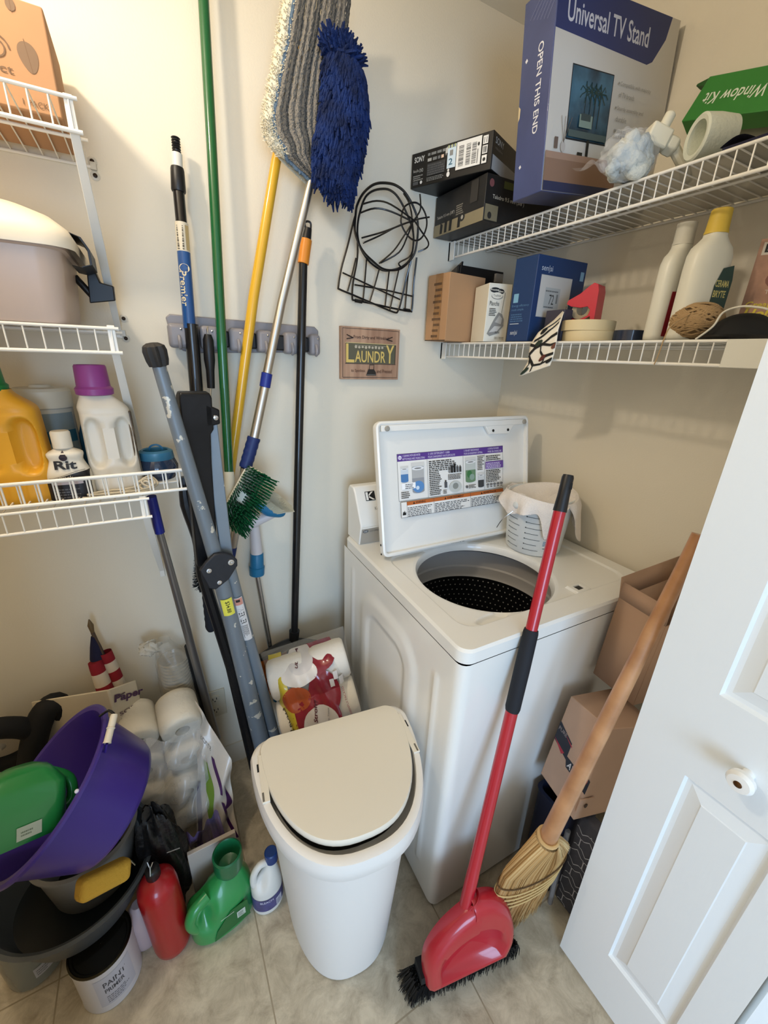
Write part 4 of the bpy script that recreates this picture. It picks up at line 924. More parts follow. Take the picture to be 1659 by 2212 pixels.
# aluminium pole with blue chenille duster ---------------------------------------
t=thing('chenille_duster','aluminium pole duster with a shaggy blue chenille head','duster',(-.95,-.09,.9))
al=[V((-0.8014,-0.1150,1.8632)),V((-0.8830,-0.1000,1.5978)),V((-0.9330,-0.1100,1.4285)),V((-0.9413,-0.1100,1.3935)),V((-0.9810,-0.1200,1.2639)),V((-1.0115,-0.1250,1.1846)),V((-1.0439,-0.1000,1.0167)),V((-1.0594,-0.0800,0.9370)),V((-1.0741,-0.0600,0.8443))]
b=MB(); b.tube(al[0:3],[0.0094,0.0103,0.0112],M_alu,seg=18); b.build('upper_tube',t)
mnb=mat('navy_grip','16295E',.5)
b=MB(); b.tube([al[2],al[3]],0.0140,mat('blue_collar','1B2E86',.4),seg=20); b.build('collar',t,bev=.001)
b=MB(); b.tube([al[3],al[4]],0.0121,M_alu,seg=18); b.build('lower_tube',t)
b=MB(); n=14; b.tube([al[4].lerp(al[5],i/n) for i in range(n+1)],[0.0169*(1+.05*math.sin(i*2.1)) for i in range(n+1)],mnb,seg=18); b.build('foam_grip',t)
b=MB(); b.tube([al[5],al[6],al[7]],[0.0124]*3,M_alu,seg=16); b.tube([al[7],al[8]],[0.0125,0.0083],mnb,seg=16); b.build('tube_end',t)
mch=mat('chenille_blue','0F2B64',.95,bump=.7,bs=300,col2='08193E',vs=30)
# head: core spine and many short soft fingers
SP=[V((-0.7606,-0.1650,2.0962)),V((-0.7382,-0.1700,2.0515)),V((-0.7403,-0.1750,1.9864)),V((-0.7551,-0.1700,1.9191)),V((-0.7626,-0.1650,1.8676)),V((-0.7443,-0.1600,1.8320))]
SW=[0.0177,0.0423,0.0517,0.0569,0.0449,0.0154]
def spine(v):
    k=v*5; i=min(4,int(k)); f_=k-i; return SP[i].lerp(SP[i+1],f_),SW[i]*(1-f_)+SW[i+1]*f_
b=MB()
def core(u,v):
    c_,w_=spine(v); a=2*PI*u; return c_+V((w_*.86*math.cos(a),.030*math.sin(a)*min(1,w_/.04),0))
b.grid(core,20,24,mch)
random.seed(21)
for i in range(1900):
    v=random.random(); a=random.uniform(-PI,0.25) if random.random()<.9 else random.uniform(0,PI); c_,w_=spine(v)
    base=c_+V((w_*.84*math.cos(a),.029*math.sin(a)*min(1,w_/.04),0)); out=V((math.cos(a)*.55,math.sin(a)*.8,0)).normalized()
    dn=V((-.10+random.uniform(-.3,.3),0,-1+random.uniform(-.15,.25))).normalized()
    L=random.uniform(.014,.026)*(1.1 if v>.75 else 1)
    if v<.12: dn=V((random.uniform(-.6,1),random.uniform(-.4,0),random.uniform(-.2,1))).normalized()
    m1=base+out*.008; m2=m1+out*.004+dn*L*.55; m3=m2+dn*L*.5+out*random.uniform(-.002,.003)
    b.tube([base,m1,m2,m3],[.0032,.0036,.0034,.0016],mch,seg=5)
b.build('chenille_head',t,ang=60)
# black pole broom with orange section --------------------------------------------
t=thing('broom','black pole broom with an orange sleeve, hang loop and orange-black bristles','broom',(-.85,-.04,0))
kb=[V((-0.7939,-0.0450,1.7302)),V((-0.7996,-0.0450,1.7135)),V((-0.7929,-0.0450,1.7596)),V((-0.8038,-0.0450,1.7024)),V((-0.8193,-0.0550,1.5140)),V((-0.8535,-0.0600,1.0173)),V((-0.8852,-0.0700,0.5701)),V((-0.8944,-0.0700,0.4771))]
rk=0.0123
b=MB(); b.tube([kb[3],kb[4],kb[5],kb[6]],[rk*.93,rk*.98,0.0126,0.0122],M_blackm,seg=18); b.build('pole',t)
b=MB(); b.tube([kb[2],kb[3]],rk*1.18,mat('orange_sleeve','E08A28',.4),seg=20); b.build('orange_sleeve',t,bev=.001)
b=MB(); b.tube([V((-0.7871,-0.0450,1.7851)),kb[2]],[rk*.75,rk*1.0],M_black,seg=16)
lp=[(-0.7934,-0.0450,1.7821),(-0.7967,-0.0450,1.7948),(-0.7891,-0.0450,1.8000),(-0.7804,-0.0450,1.7973),(-0.7809,-0.0450,1.7829)]
b.tube(lp,.0026,M_black,seg=8,smooth=4); b.build('hang_loop',t)
b=MB(); b.tube([kb[6],kb[6].lerp(kb[7],.5),kb[7]],[0.0146*1.25,0.0146*1.1,0.0146*1.5],M_black,seg=16); b.build('broom_socket',t)
hb0=V((-1.0207,-0.0750,0.4984)); hb1=V((-0.7733,-0.0600,0.4633))
b=MB(); b.tube([hb0+V((0,0,.0)),hb0.lerp(hb1,.3)+V((0,0,.028)),hb0.lerp(hb1,.55)+V((0,0,.035)),hb1],[.012,.018,.020,.012],M_black,seg=10,smooth=3); b.build('broom_head',t)
random.seed(4); mo=mat('orange_bristle','C9722A',.6)
for nm,mt,x0,x1 in (('orange_bristles',mo,.02,.55),('black_bristles',M_black,.55,1.0)):
    b=MB()
    for i in range(420):
        f_=random.uniform(x0,x1); a=hb0.lerp(hb1,f_)+V((random.uniform(-.004,.004),random.uniform(-.014,.012),-.002)); L=.14*(1.0+random.uniform(-.12,.05))
        if nm[0]=='o' and random.random()<.35: L*=.6
        c_=a+V(((f_-.5)*.05+random.uniform(-.008,.008),random.uniform(-.02,.01),-L))
        b.tube([a,c_],[.0011,.0009],mt,seg=3)
    b.build(nm,t)
# hanging bottle brush ---------------------------------------------------------------
t=thing('bottle_brush','black long-handled bottle brush hanging from a hook of the organiser','brush',(-1.06,-.065,.9))
q0,q1,q2,q3,q4=V((-1.0628,-0.0660,1.5164)),V((-1.0662,-0.0620,1.4311)),V((-1.0685,-0.0600,1.3876)),V((-1.1240,-0.0500,1.0469)),V((-1.1639,-0.0450,0.8051))
b=MB(); b.tube([q0,q0.lerp(q1,.15),q0.lerp(q1,.7),q1,q2],[.008,.0125,.0135,.0105,.0095],M_black,seg=14); b.build('handle',t)
b=MB(); b.tube([q0+V((0,0,.0)),q0+V((0,.002,.012)),q0+V((.002,.006,.018))],.002,M_chrome,seg=6); b.build('hang_ring',t)
b=MB(); b.tube([q2,q3,q4],.0022,M_chrome,seg=8); b.tube([q4,q4+V((.002,0,-.018))],.003,M_black,seg=8); b.build('twisted_stem',t)
b=MB(); random.seed(8)
for i in range(1300):
    f_=random.random(); a=random.uniform(0,2*PI); c_=q3.lerp(q4,f_); L=.019*random.uniform(.85,1.1)
    b.tube([c_,c_+V((math.cos(a)*L,math.sin(a)*L,random.uniform(-.004,.004)))],.0006,M_black,seg=3,caps=False)
b.build('brush_bristles',t)
# short black handled tool hanging behind the ladder-like stand
t=thing('hand_tool','short ribbed black handle hanging behind the grey stand','tool',(-1.07,-.05,.7))
h_=[V((-1.1433,-0.0500,0.7960)),V((-1.1479,-0.0500,0.6435))]
b=MB(); n=16; b.tube([h_[0].lerp(h_[1],i/n) for i in range(n+1)],[.006]+[.0155*(1+.06*math.sin(i*2.4)) for i in range(1,n)]+[.010],mat('black_foam','15171F',.8),seg=16); b.build('ribbed_handle',t)
b=MB(); b.tube([h_[0],V((-1.1368,-0.0500,1.0417)),V((-1.1305,-0.0400,1.1878))],.004,M_black,seg=8); b.build('tool_shaft',t)
# pole with white scrub brush -------------------------------------------------------
mte=mat('teal_plastic','1F6E96',.4)
t=thing('scrub_brush','thin metal pole with a white scrub brush head and teal joints','brush',(-.95,-.03,.8))
s=[V((-0.9832,-0.0350,0.9972)),V((-0.9840,-0.0350,0.9503)),V((-0.9839,-0.0350,0.8758)),V((-0.9893,-0.0350,0.8028)),V((-0.9808,-0.0350,0.7973)),V((-0.9620,-0.0550,0.4190)),V((-0.9603,-0.0600,0.3589)),V((-0.9590,-0.0650,0.2864))]
mlg=mat('light_grey_plastic','CFC8C6',.4)
b=MB(); b.tube([s[0]+V((.004,0,.02)),s[0],s[1],s[2]],[.012,.0135,.016,.0185],mlg,seg=18); b.build('grey_neck',t)
b=MB(); b.tube([s[2]+V((0,0,.003)),s[2],s[2].lerp(s[3],.6),s[2].lerp(s[3],.62),s[3]],[.0185,.0205,.0215,.0245,.0235],mte,seg=20); b.build('teal_joint',t)
b=MB(); b.tube([s[3],s[5]],0.0085,M_chrome,seg=14); b.build('thin_pole',t)
b=MB(); b.tube([s[5],s[6],s[7]],[.010,.015,.017],mte,seg=16); b.build('teal_foot',t)
w0,w1=V((-0.9885,-0.0500,0.9883)),V((-0.9013,-0.0750,1.0326))
b=MB(); b.tube([V((-1.0134,-0.0450,0.9752)),V((-0.9883,-0.0500,0.9913)),V((-0.9384,-0.0650,1.0134)),V((-0.9105,-0.0750,1.0218))],[.012,.018,.014,.006],mlg,seg=12,smooth=4); b.build('bracket_arm',t)
b=MB(); e0,e1=V((-0.9802,-0.0900,1.0697)),V((-0.9107,-0.0750,1.0188)); b.tube([e0,e0.lerp(e1,.5)+V((0,0,-.006)),e1,e1+V((.012,0,.004))],[.016,.022,.014,.006],mte,seg=12,smooth=4); b.build('teal_base',t)
b=MB(); random.seed(14); mwb2=mat('white_bristle','D6CCB0',.7)
nrm=V((.36,-.50,.60)).normalized(); ax_=(e1-e0).normalized()
for i in range(2200):
    f_=random.uniform(0,1); sw_=random.uniform(-1,1); a=e0.lerp(e1,f_)+V((.2,-.6,-.8))*sw_*.022*math.sin(PI*max(.15,min(.95,f_)))+nrm*.006
    c_=a+nrm*.036+ax_*(f_-.3)*.030+V((.2,-.6,-.8))*sw_*.008
    b.tube([a,c_],[.0013,.0010],mwb2,seg=3,caps=False)
sv=(V((.2,-.6,-.8))-ax_*V((.2,-.6,-.8)).dot(ax_)).normalized(); cm_=e0.lerp(e1,.5)
for hh,s_ in ((0,1),):
    b.ring([[cm_+nrm*h_+ax_*(.027*k_*math.cos(2*PI*i/28)+.006*h_/.03)+sv*(.019*k_*math.sin(2*PI*i/28)) for i in range(28)] for h_,k_ in ((.002,.8),(.010,.92),(.024,1.02),(.030,1.0),(.031,.5))],mwb2,cap0=True,cap1=True)
b.build('white_bristles',t)
# blue-handled pole leaning at the left shelf end -----------------------------------------
t=thing('pole_mop','thin grey pole with a dark blue grip leaning behind the left shelves','pole',(-1.2,-.15,.2))
b0,b1,b2,b3=V((-1.2413,-0.2000,1.1559)),V((-1.2376,-0.1900,1.0589)),V((-1.2187,-0.1300,0.7724)),V((-1.1784,-0.0450,0.1856))
b=MB(); b.tube([b0,b1],[0.0105,0.0116],mat('royal_grip','141F78',.4),seg=18); b.build('blue_grip',t)
b=MB(); b.tube([b1,b2,b3],[0.0085,0.0112,0.0138],mat('grey_pole','8C8A88',.35,.8),seg=16); b.build('grey_tube',t)
b=MB(); b.tube([V((-1.2017,-0.0900,0.6322))+V((-.016,.01,0)),b3+V((-.018,.012,-.02))],.012,M_black,seg=10); b.build('black_strut',t)
# ---------------- grey work stand with paint splatters --------------------------------------
t=thing('folding_stand','paint-splattered grey folding work stand leaning in the corner','stand',(-1.05,-.2,0))
mgs=mat('grey_splattered','7F858A',.4,.3,bump=.1,bs=40); 
def splat():
    m=mgs; n=m.node_tree.nodes; L=m.node_tree.links; b_=n['Principled BSDF']
    tc=n.new('ShaderNodeTexCoord'); tx=n.new('ShaderNodeTexNoise'); tx.inputs['Scale'].default_value=34; tx.inputs['Detail'].default_value=5; L.new(tc.outputs['Object'],tx.inputs[0])
    r=n.new('ShaderNodeValToRGB'); r.color_ramp.elements[0].position=.64; r.color_ramp.elements[0].color=lin('7A838A'); r.color_ramp.elements[1].position=.655; r.color_ramp.elements[1].color=lin('D8D3C4')
    L.new(tx.outputs['Fac'],r.inputs[0]); L.new(r.outputs[0],b_.inputs['Base Color'])
splat()
j0,j1,j2=V((-1.1892,-0.3700,1.4628)),V((-1.1288,-0.3100,1.0222)),V((-1.0583,-0.2350,0.3293)); j3=j1+(j2-j1)*1.13
b=MB(); b.tube([j0,j1],[0.0116,0.0170],mgs,seg=20); b.build('left_leg',t)
b=MB(); b.tube([j1,j3],[0.0175,0.0259],mgs,seg=20); b.build('left_lower_tube',t)
ft=MB(); fx=aim(j0+(j1-j0).normalized()*.012,j0-(j1-j0).normalized()*.06)
NRB=[(.0165+.0018*math.cos(9*2*PI*k/54)) for k in range(54)]
ft.ring([[fx@V((NRB[k]*s_*math.cos(2*PI*k/54),NRB[k]*s_*math.sin(2*PI*k/54),z)) for k in range(54)] for s_,z in ((.9,0),(1.05,.010),(1.12,.026),(1.0,.034),(.6,.038),(.2,.039))],mat('rubber_foot','2A2826',.7),cap0=True,cap1=True); ft.build('rubber_foot',t)
k0,k1,k2=V((-1.1057,-0.3000,1.3435)),V((-1.1033,-0.3000,1.0119)),V((-1.0101,-0.2150,0.2823)); k3=k1+(k2-k1)*1.13
b=MB(); b.tube([k0,k1],1,mgs,sq=(0.0135,.009)); b.build('flat_bar',t,bev=.002)
b=MB(); b.tube([k1,k3],[0.0142,0.0194],mgs,seg=20); b.build('right_lower_tube',t)
mbx=mat('black_steel_worn','1B1B1D',.35,.4,bump=.15,bs=60)
c0,c1,c2=V((-1.1317,-0.3150,1.4009)),V((-1.1400,-0.3100,1.2530)),V((-1.1475,-0.2850,1.0019))
XS=aim(c0,c2)
rw0,rw1=0.0310,0.0240
b=MB(); 
uu=V((1,.15,0)); axx=(c2-c0).normalized(); uu=(uu-axx*uu.dot(axx)).normalized(); vv=axx.cross(uu); vv=vv if vv.y<0 else -vv
def rct(c,w_,d): return [c+uu*a*w_+vv*e*d for a,e in ((-1,-1),(1,-1),(1,1),(-1,1))]
b.ring([rct(c0,rw0*.9,.012),rct(c0+axx*.01,rw0,.016),rct(c0+axx*.075,rw0,.016),rct(c0+axx*.085,rw0*.80,.015),rct(c1,rw0*.80,.014),rct(c2,rw1,.013)],mbx,cap0=True,cap1=True); b.build('black_channel',t,bev=.003)
b=MB(); b.cube8([c0+uu*rw0*.5+axx*.020+vv*.01,c0+uu*rw0*1.45+axx*.034+vv*.01,c0+uu*rw0*1.45+axx*.034+vv*.016,c0+uu*rw0*.5+axx*.020+vv*.016,c0+uu*rw0*.5+axx*.070+vv*.01,c0+uu*rw0*1.45+axx*.064+vv*.01,c0+uu*rw0*1.45+axx*.064+vv*.016,c0+uu*rw0*.5+axx*.070+vv*.016],mbx); e_=b.build('hinge_ear',t,bev=.004)
sc=c0+uu*rw0*1.15+axx*.050+vv*.0165; b=MB(); b.lathe([(.006,0),(.005,.002),(.002,.003)],M_chrome,aim(sc,sc+vv),seg=12,c1=True); b.build('rivet',e_)
b=MB(); b.tube([c2+V((-.01,.02,.10)),V((-1.1599,-0.2600,0.9602)),V((-1.1159,-0.2200,0.6225)),V((-1.0772,-0.1700,0.2278))+V((0,0,-.1))],[.012,.014,.016,.017],mbx,seg=10); b.build('black_rear_leg',t)
b=MB(); b.tube([V((-1.1715,-0.2600,1.2119)),V((-1.1732,-0.2600,1.1457)),V((-1.1616,-0.2600,1.0615)),V((-1.1561,-0.2600,0.9659))],[.008,.013,.011,.012],mbx,seg=10,smooth=3); b.build('black_side_rod',t)
# clamp bracket
C0=V((-1.1278,-0.3350,1.0060)); rvec=V((1,.1,.30)).normalized(); dvec=V((.10,0,-1)); dvec=(dvec-rvec*dvec.dot(rvec)).normalized(); nv=rvec.cross(dvec); nv=nv if nv.y<0 else -nv
XCb=Matrix(((rvec.x,-dvec.x,nv.x,C0.x),(rvec.y,-dvec.y,nv.y,C0.y),(rvec.z,-dvec.z,nv.z,C0.z),(0,0,0,1)))
b=MB(); b.prism([(-.038,-.034),(-.026,-.045),(.010,-.036),(.040,-.014),(.045,0),(.040,.019),(.026,.033),(.006,.040),(-.018,.031),(-.037,.019)],.012,mat('clamp_black','1A1C22',.5,bump=.15,bs=80),XCb@T(0,0,-.006)); cl=b.build('clamp_plate',t,bev=.003)
for x,y,r_ in ((-.020,.010,.0062),(.030,.004,.0078),(-.012,-.030,.0058)):
    b=MB(); b.lathe([(r_,0),(r_*.9,.003),(r_*.45,.0035),(r_*.4,.0015)],M_chrome,XCb@T(x,y,.006),seg=18,c1=True); b.build('clamp_screw',cl)
pr=Print(lambda x,y,h:XCb@V((x,y,.006+h))); pr.line([(-.012,.030),(.004,.036),(.014,.030),(.012,.020),(.002,.016)],.0035,'D8D3C4'); pr.line([(-.03,-.004),(-.024,-.002)],.002,'D8D3C4'); pr.build(cl,'paint_smear')
# stickers on the tubes
def tubemap(a,b_,r_,off=0):
    a=V(a); b_=V(b_); ax2=(b_-a).normalized(); cd=V((-1.2053,-1.2497,1.4829))-a; cd=(cd-ax2*cd.dot(ax2)).normalized(); sd2=ax2.cross(cd)
    return lambda x,y,h:a+ax2*x+(cd*math.cos((y+off)/r_)-sd2*math.sin((y+off)/r_))*(r_+h)
sa,sb=j1.lerp(j2,.255),j1.lerp(j2,.40); rr1=0.0199
axj=(j2-j1).normalized(); sa=j1+axj*.112
pr=Print(tubemap(sa,sa+axj,rr1+.0006)); pr.rect(0,-.013,.050,.028,'DCD44E',1); pr.mb=pr.mb
pr2=MB()
pr=Print(tubemap(sa,sa+axj,rr1+.0006))
z=pr._h(); pr.mb.grid(lambda u,v:pr.f(u*.052,-.014+.028*v,z),2,8,flat('DCD44E')); pr.text('$34.88',.007,-.005,.036,.011,'1E1C10',.012); pr.build(t,'price_tag',local=False)
axk=(k2-k1).normalized(); ka=k1+axk*.115; rr2=0.0161
pr=Print(tubemap(ka,ka+axk,rr2+.0006)); z=pr._h(); pr.mb.grid(lambda u,v:pr.f(u*.150,-.011+.022*v,z),3,8,flat('D2CDC8')); z=pr._h(); pr.mb.grid(lambda u,v:pr.f(.002+u*.022,-.010+.020*v,z),3,8,flat('C98A78')); z=pr._h(); pr.mb.grid(lambda u,v:pr.f(.006+u*.008,-.006+.010*v,z),3,4,flat('26221F'))
pr.text('WERNER',.034,-.007,.055,.014,'3A3836',.02); pr.fine(.094,-.008,.05,.016,5,'6A6764'); pr.build(t,'maker_sticker',local=False)
# ================================================================ wire cap frames
Zs=4.808
def cw(x,y,d): return (x,y,d)
def wire(name,label,rings,opens,feet=()):
    t=thing(name,label,'cap washer frame',(-.55,-.03,1.6),group='cap washing frames hung on the wall')
    for nm,pts,r_,cl in rings:
        b=MB(); b.tube(pts,r_,M_blackm,seg=7,closed=cl,smooth=4); b.build(nm,t)
    return t
R1=[(-0.6539,-0.0500,1.8398),(-0.6521,-0.0550,1.8562),(-0.6393,-0.0600,1.8806),(-0.6170,-0.0600,1.9014),(-0.5941,-0.0600,1.9130),(-0.5648,-0.0600,1.9185),(-0.5407,-0.0600,1.9186),(-0.5158,-0.0600,1.9112),(-0.4960,-0.0600,1.8970),(-0.4785,-0.0600,1.8774),(-0.4655,-0.0600,1.8565),(-0.4569,-0.0550,1.8306),(-0.4548,-0.0500,1.8006),(-0.4579,-0.0450,1.7716),(-0.4703,-0.0400,1.7509),(-0.4992,-0.0400,1.7274),(-0.5319,-0.0400,1.7188),(-0.5643,-0.0400,1.7200),(-0.5963,-0.0400,1.7357),(-0.6236,-0.0450,1.7504),(-0.6442,-0.0500,1.7700),(-0.6564,-0.0500,1.7998)]
R2=[(-0.6432,-0.0400,1.8172),(-0.6387,-0.0450,1.8455),(-0.6259,-0.0500,1.8790),(-0.6001,-0.0500,1.8986),(-0.5649,-0.0500,1.9082),(-0.5405,-0.0500,1.9049),(-0.5212,-0.0500,1.8928),(-0.5044,-0.0500,1.8754),(-0.4868,-0.0500,1.8529),(-0.4687,-0.0450,1.8284),(-0.4600,-0.0400,1.7968),(-0.4644,-0.0350,1.7599),(-0.4838,-0.0300,1.7382),(-0.5132,-0.0300,1.7246),(-0.5555,-0.0300,1.7174),(-0.5971,-0.0300,1.7324),(-0.6282,-0.0350,1.7587),(-0.6425,-0.0400,1.7869)]
H_=[(-0.5412,-0.1000,1.8337),(-0.5336,-0.1000,1.8591),(-0.5159,-0.1000,1.8718),(-0.4944,-0.1000,1.8766),(-0.4749,-0.1000,1.8688),(-0.4604,-0.1000,1.8508),(-0.4569,-0.1000,1.8287),(-0.4663,-0.1000,1.8041),(-0.4847,-0.1000,1.7898),(-0.5072,-0.1000,1.7914),(-0.5270,-0.1000,1.8046),(-0.5388,-0.1000,1.8196)]
hub=(-0.5023,-0.1050,1.8342)
wire('cap_frame','black wire cap washer with its brim frame tilted to the left, on the wall',[
 ('crown_ring',R1,.0033,True),('hub_ring',H_,.0024,True),
 ('brim_wire',[(-0.6534,-0.0500,1.8378),(-0.6604,-0.0450,1.8125),(-0.6687,-0.0300,1.7653),(-0.6844,-0.0220,1.7087),(-0.6929,-0.0200,1.6625),(-0.6886,-0.0200,1.6558),(-0.6506,-0.0200,1.6462),(-0.5894,-0.0200,1.6306),(-0.5080,-0.0200,1.6102),(-0.4915,-0.0200,1.6154),(-0.4800,-0.0200,1.6501),(-0.4699,-0.0250,1.7076),(-0.4625,-0.0350,1.7526)],.0028,False),
 ('brim_crossbar',[(-0.6803,-0.0210,1.6986),(-0.5911,-0.0210,1.6747),(-0.4871,-0.0210,1.6468)],.0023,False),
 ('brim_rib',[(-0.6429,-0.0300,1.7384),(-0.6519,-0.0220,1.6946),(-0.6639,-0.0200,1.6534)],.0023,False),
 ('brim_rib',[(-0.5691,-0.0350,1.7221),(-0.5762,-0.0220,1.6785),(-0.5910,-0.0200,1.6330)],.0023,False),
 ('brim_rib',[(-0.5033,-0.0350,1.7272),(-0.5090,-0.0220,1.6727),(-0.5214,-0.0200,1.6144)],.0023,False),
 ('crown_rib',[(-0.6392,-0.0600,1.8586),(-0.6091,-0.0850,1.8650),(-0.5735,-0.1000,1.8592),hub],.0023,False),
 ('crown_rib',[(-0.6358,-0.0500,1.7838),(-0.5840,-0.0850,1.7998),hub,(-0.4370,-0.0800,1.8571)],.0023,False),
 ('crown_rib',[(-0.5736,-0.0400,1.7314),(-0.5442,-0.0700,1.7615),(-0.5261,-0.0950,1.7965),hub,(-0.4808,-0.1000,1.8642),(-0.4662,-0.0700,1.9081)],.0023,False),
 ('crown_rib',[hub,(-0.4737,-0.1000,1.8141),(-0.4349,-0.0800,1.7973),(-0.4253,-0.0600,1.7869),(-0.4459,-0.0450,1.7760)],.0023,False)],[])
wire('cap_frame','black wire cap washer hanging straight with padded feet, on the wall',[
 ('crown_ring',R2,.0030,True),
 ('brim_wire',[(-0.6440,-0.0400,1.7943),(-0.6386,-0.0300,1.7389),(-0.6437,-0.0140,1.6811),(-0.6454,-0.0120,1.6377),(-0.6348,-0.0120,1.6324),(-0.5853,-0.0120,1.6291),(-0.5040,-0.0120,1.6215),(-0.4440,-0.0120,1.6181),(-0.4357,-0.0120,1.6254),(-0.4354,-0.0140,1.6998),(-0.4403,-0.0300,1.7646)],.0028,False),
 ('brim_crossbar',[(-0.6387,-0.0130,1.6733),(-0.5395,-0.0130,1.6695),(-0.4371,-0.0130,1.6609)],.0023,False),
 ('brim_rib',[(-0.6093,-0.0300,1.7425),(-0.6062,-0.0140,1.6825),(-0.6103,-0.0120,1.6308)],.0023,False),
 ('brim_rib',[(-0.5336,-0.0300,1.7209),(-0.5305,-0.0140,1.6715),(-0.5339,-0.0120,1.6256)],.0023,False),
 ('brim_rib',[(-0.4654,-0.0300,1.7445),(-0.4600,-0.0140,1.6846),(-0.4614,-0.0120,1.6195)],.0023,False),
 ('crown_rib',[(-0.6386,-0.0450,1.8423),(-0.6090,-0.0750,1.8509),(-0.5672,-0.0900,1.8470),(-0.5046,-0.0980,1.8328)],.0023,False),
 ('crown_rib',[(-0.6265,-0.0400,1.7748),(-0.5901,-0.0700,1.7920),(-0.5438,-0.0900,1.8177),(-0.5046,-0.0980,1.8328)],.0023,False),
 ('crown_rib',[(-0.5664,-0.0350,1.7342),(-0.5200,-0.0600,1.7629),(-0.5125,-0.0900,1.7982),(-0.5046,-0.0980,1.8328),(-0.5055,-0.0800,1.8775),(-0.5131,-0.0600,1.9045)],.0023,False),
 ('crown_rib',[(-0.5046,-0.0980,1.8328),(-0.4865,-0.0800,1.8038),(-0.4728,-0.0500,1.7646),(-0.5010,-0.0350,1.7443),(-0.5009,-0.0300,1.7379),(-0.4909,-0.0300,1.7318)],.0023,False),
 ('foot_pad',[(-0.6363,-0.0120,1.6323),(-0.6134,-0.0120,1.6305)],.0052,False),('foot_pad',[(-0.4666,-0.0120,1.6204),(-0.4440,-0.0120,1.6195)],.0052,False)],[])
# ---------------- sign
s0=V((-0.6874,-0.0040,1.4070)); s1=V((-0.4742,-0.0040,1.4068)); sw2=.206; sh2=.152
t=thing('laundry_sign','small wooden sign reading LAUNDRY hanging on the back wall','sign',(s0.x+.004,0,s0.z+.002),0)
mwd=mat('sign_wood','B8957A',.6,col2='9A765E',vs=7,stretch=(6,1,.5))
MB().box((0,-.014,0),(sw2,0,sh2),mwd).build('sign_board',t,local=True,bev=.0008)
pr=Print(plane((0,-.014,0),(1,0,0),(0,0,1)))
pr.line([(.006,.006),(sw2-.005,.006),(sw2-.005,sh2-.005),(.006,sh2-.005),(.006,.006)],.0014,'2A1C16')
pr.rect(.016,.048,sw2-.030,.058,'5C5A48'); pr.rect(.014,.046,sw2-.026,.0014,'2A1C16'); pr.rect(.014,.106,sw2-.026,.0014,'D8C68A')
pr.rect(.016,.048,.002,.058,'2A1C16'); pr.rect(sw2-.016,.048,.002,.058,'2A1C16')
pr.text('From Dirty and Wrinkled',.042,.117,.122,.0115,'4A2E22',.008)
pr.text('L',.017,.050,.028,.054,'D8BC6A',.012); pr.text('AUNDR',.047,.051,.108,.034,'D8BC6A',.012); pr.text('Y',.156,.050,.030,.054,'D8BC6A',.012)
for i in range(9): pr.disc(.050+i*.0115,.096-(i%2)*.001,.0042,.0045-(i%3)*.0006,'B9B09A')
pr.line([(.046,.101),(.160,.100)],.0008,'B9B09A')
pr.text('to Spotless',.034,.020,.048,.011,'5A3A2A',.004); pr.text('and Pressed',.124,.020,.056,.011,'5A3A2A',.004)
pr.poly([(.086,.012),(.122,.012),(.121,.022),(.114,.031),(.094,.031)],'26221E'); pr.line([(.097,.031),(.098,.044),(.114,.044),(.113,.031)],.0022,'26221E'); pr.rect(.088,.0135,.032,.002,'6A6A66')
for x,sg in ((.024,1),(.172,-1)): pr.line([(x-.006*sg,.129),(x+.016*sg,.121)],.003,'2E2019'); pr.line([(x-.006*sg,.117),(x+.016*sg,.121)],.003,'2E2019')
pr.build(t,'sign_lettering')
# ================================================================ things on the left shelves
Z1,Z2,Z3=1.8412,1.5148,1.1846
mcd=mat('printed_cardboard','B88C66',.85,var=.06,vs=3)
t=thing('cardboard_box','brown cardboard box with printed leaves on the top left shelf','box',(-1.272,-.192,Z1),0)
w,d,h=.33,.165,.142
MB().box((-w,0,0),(0,d,h),mcd).build('carton',t,local=True,bev=.003)
pr=Print(plane((-w,0,0),(1,0,0),(0,0,1))); L_c='6E5238'
def leafp(cx,cz,s_,rot=0,fill=True):
    pts=[]
    for i in range(17):
        a=PI*i/16; pts.append((s_*(.5-.5*math.cos(a))*1.3,s_*.42*math.sin(a)*(1-.25*math.cos(a))))
    full=pts+[(x,-y) for x,y in pts[-2:0:-1]]; ca,sa=math.cos(rot),math.sin(rot)
    pr.poly([(cx+x*ca-y*sa,cz+x*sa+y*ca) for x,y in full],'8A6A4A' if not fill else '7A6048')
    pr.line([(cx,cz),(cx+s_*1.4*ca,cz+s_*1.4*sa)],.0009,L_c)
leafp(w-.030,.052,.030,PI/2+.1); leafp(w-.088,.128,.030,-PI/2+.2); leafp(w-.042,.146-.004,.014,-PI/2)
pr.line([(w-.072+.0+.017*math.cos(a)*(1-.06*a),.075+.017*math.sin(a)*(1-.06*a)) for a in [i*.35 for i in range(34)]],.0022,L_c)
pr.text('effect',w-.108,.044,.052,.011,L_c,.005); pr.text('GREEN',w-.20,.066,.10,.022,L_c,.01); pr.text('1 PACK',w-.052,.008,.034,.008,L_c); pr.build(t)
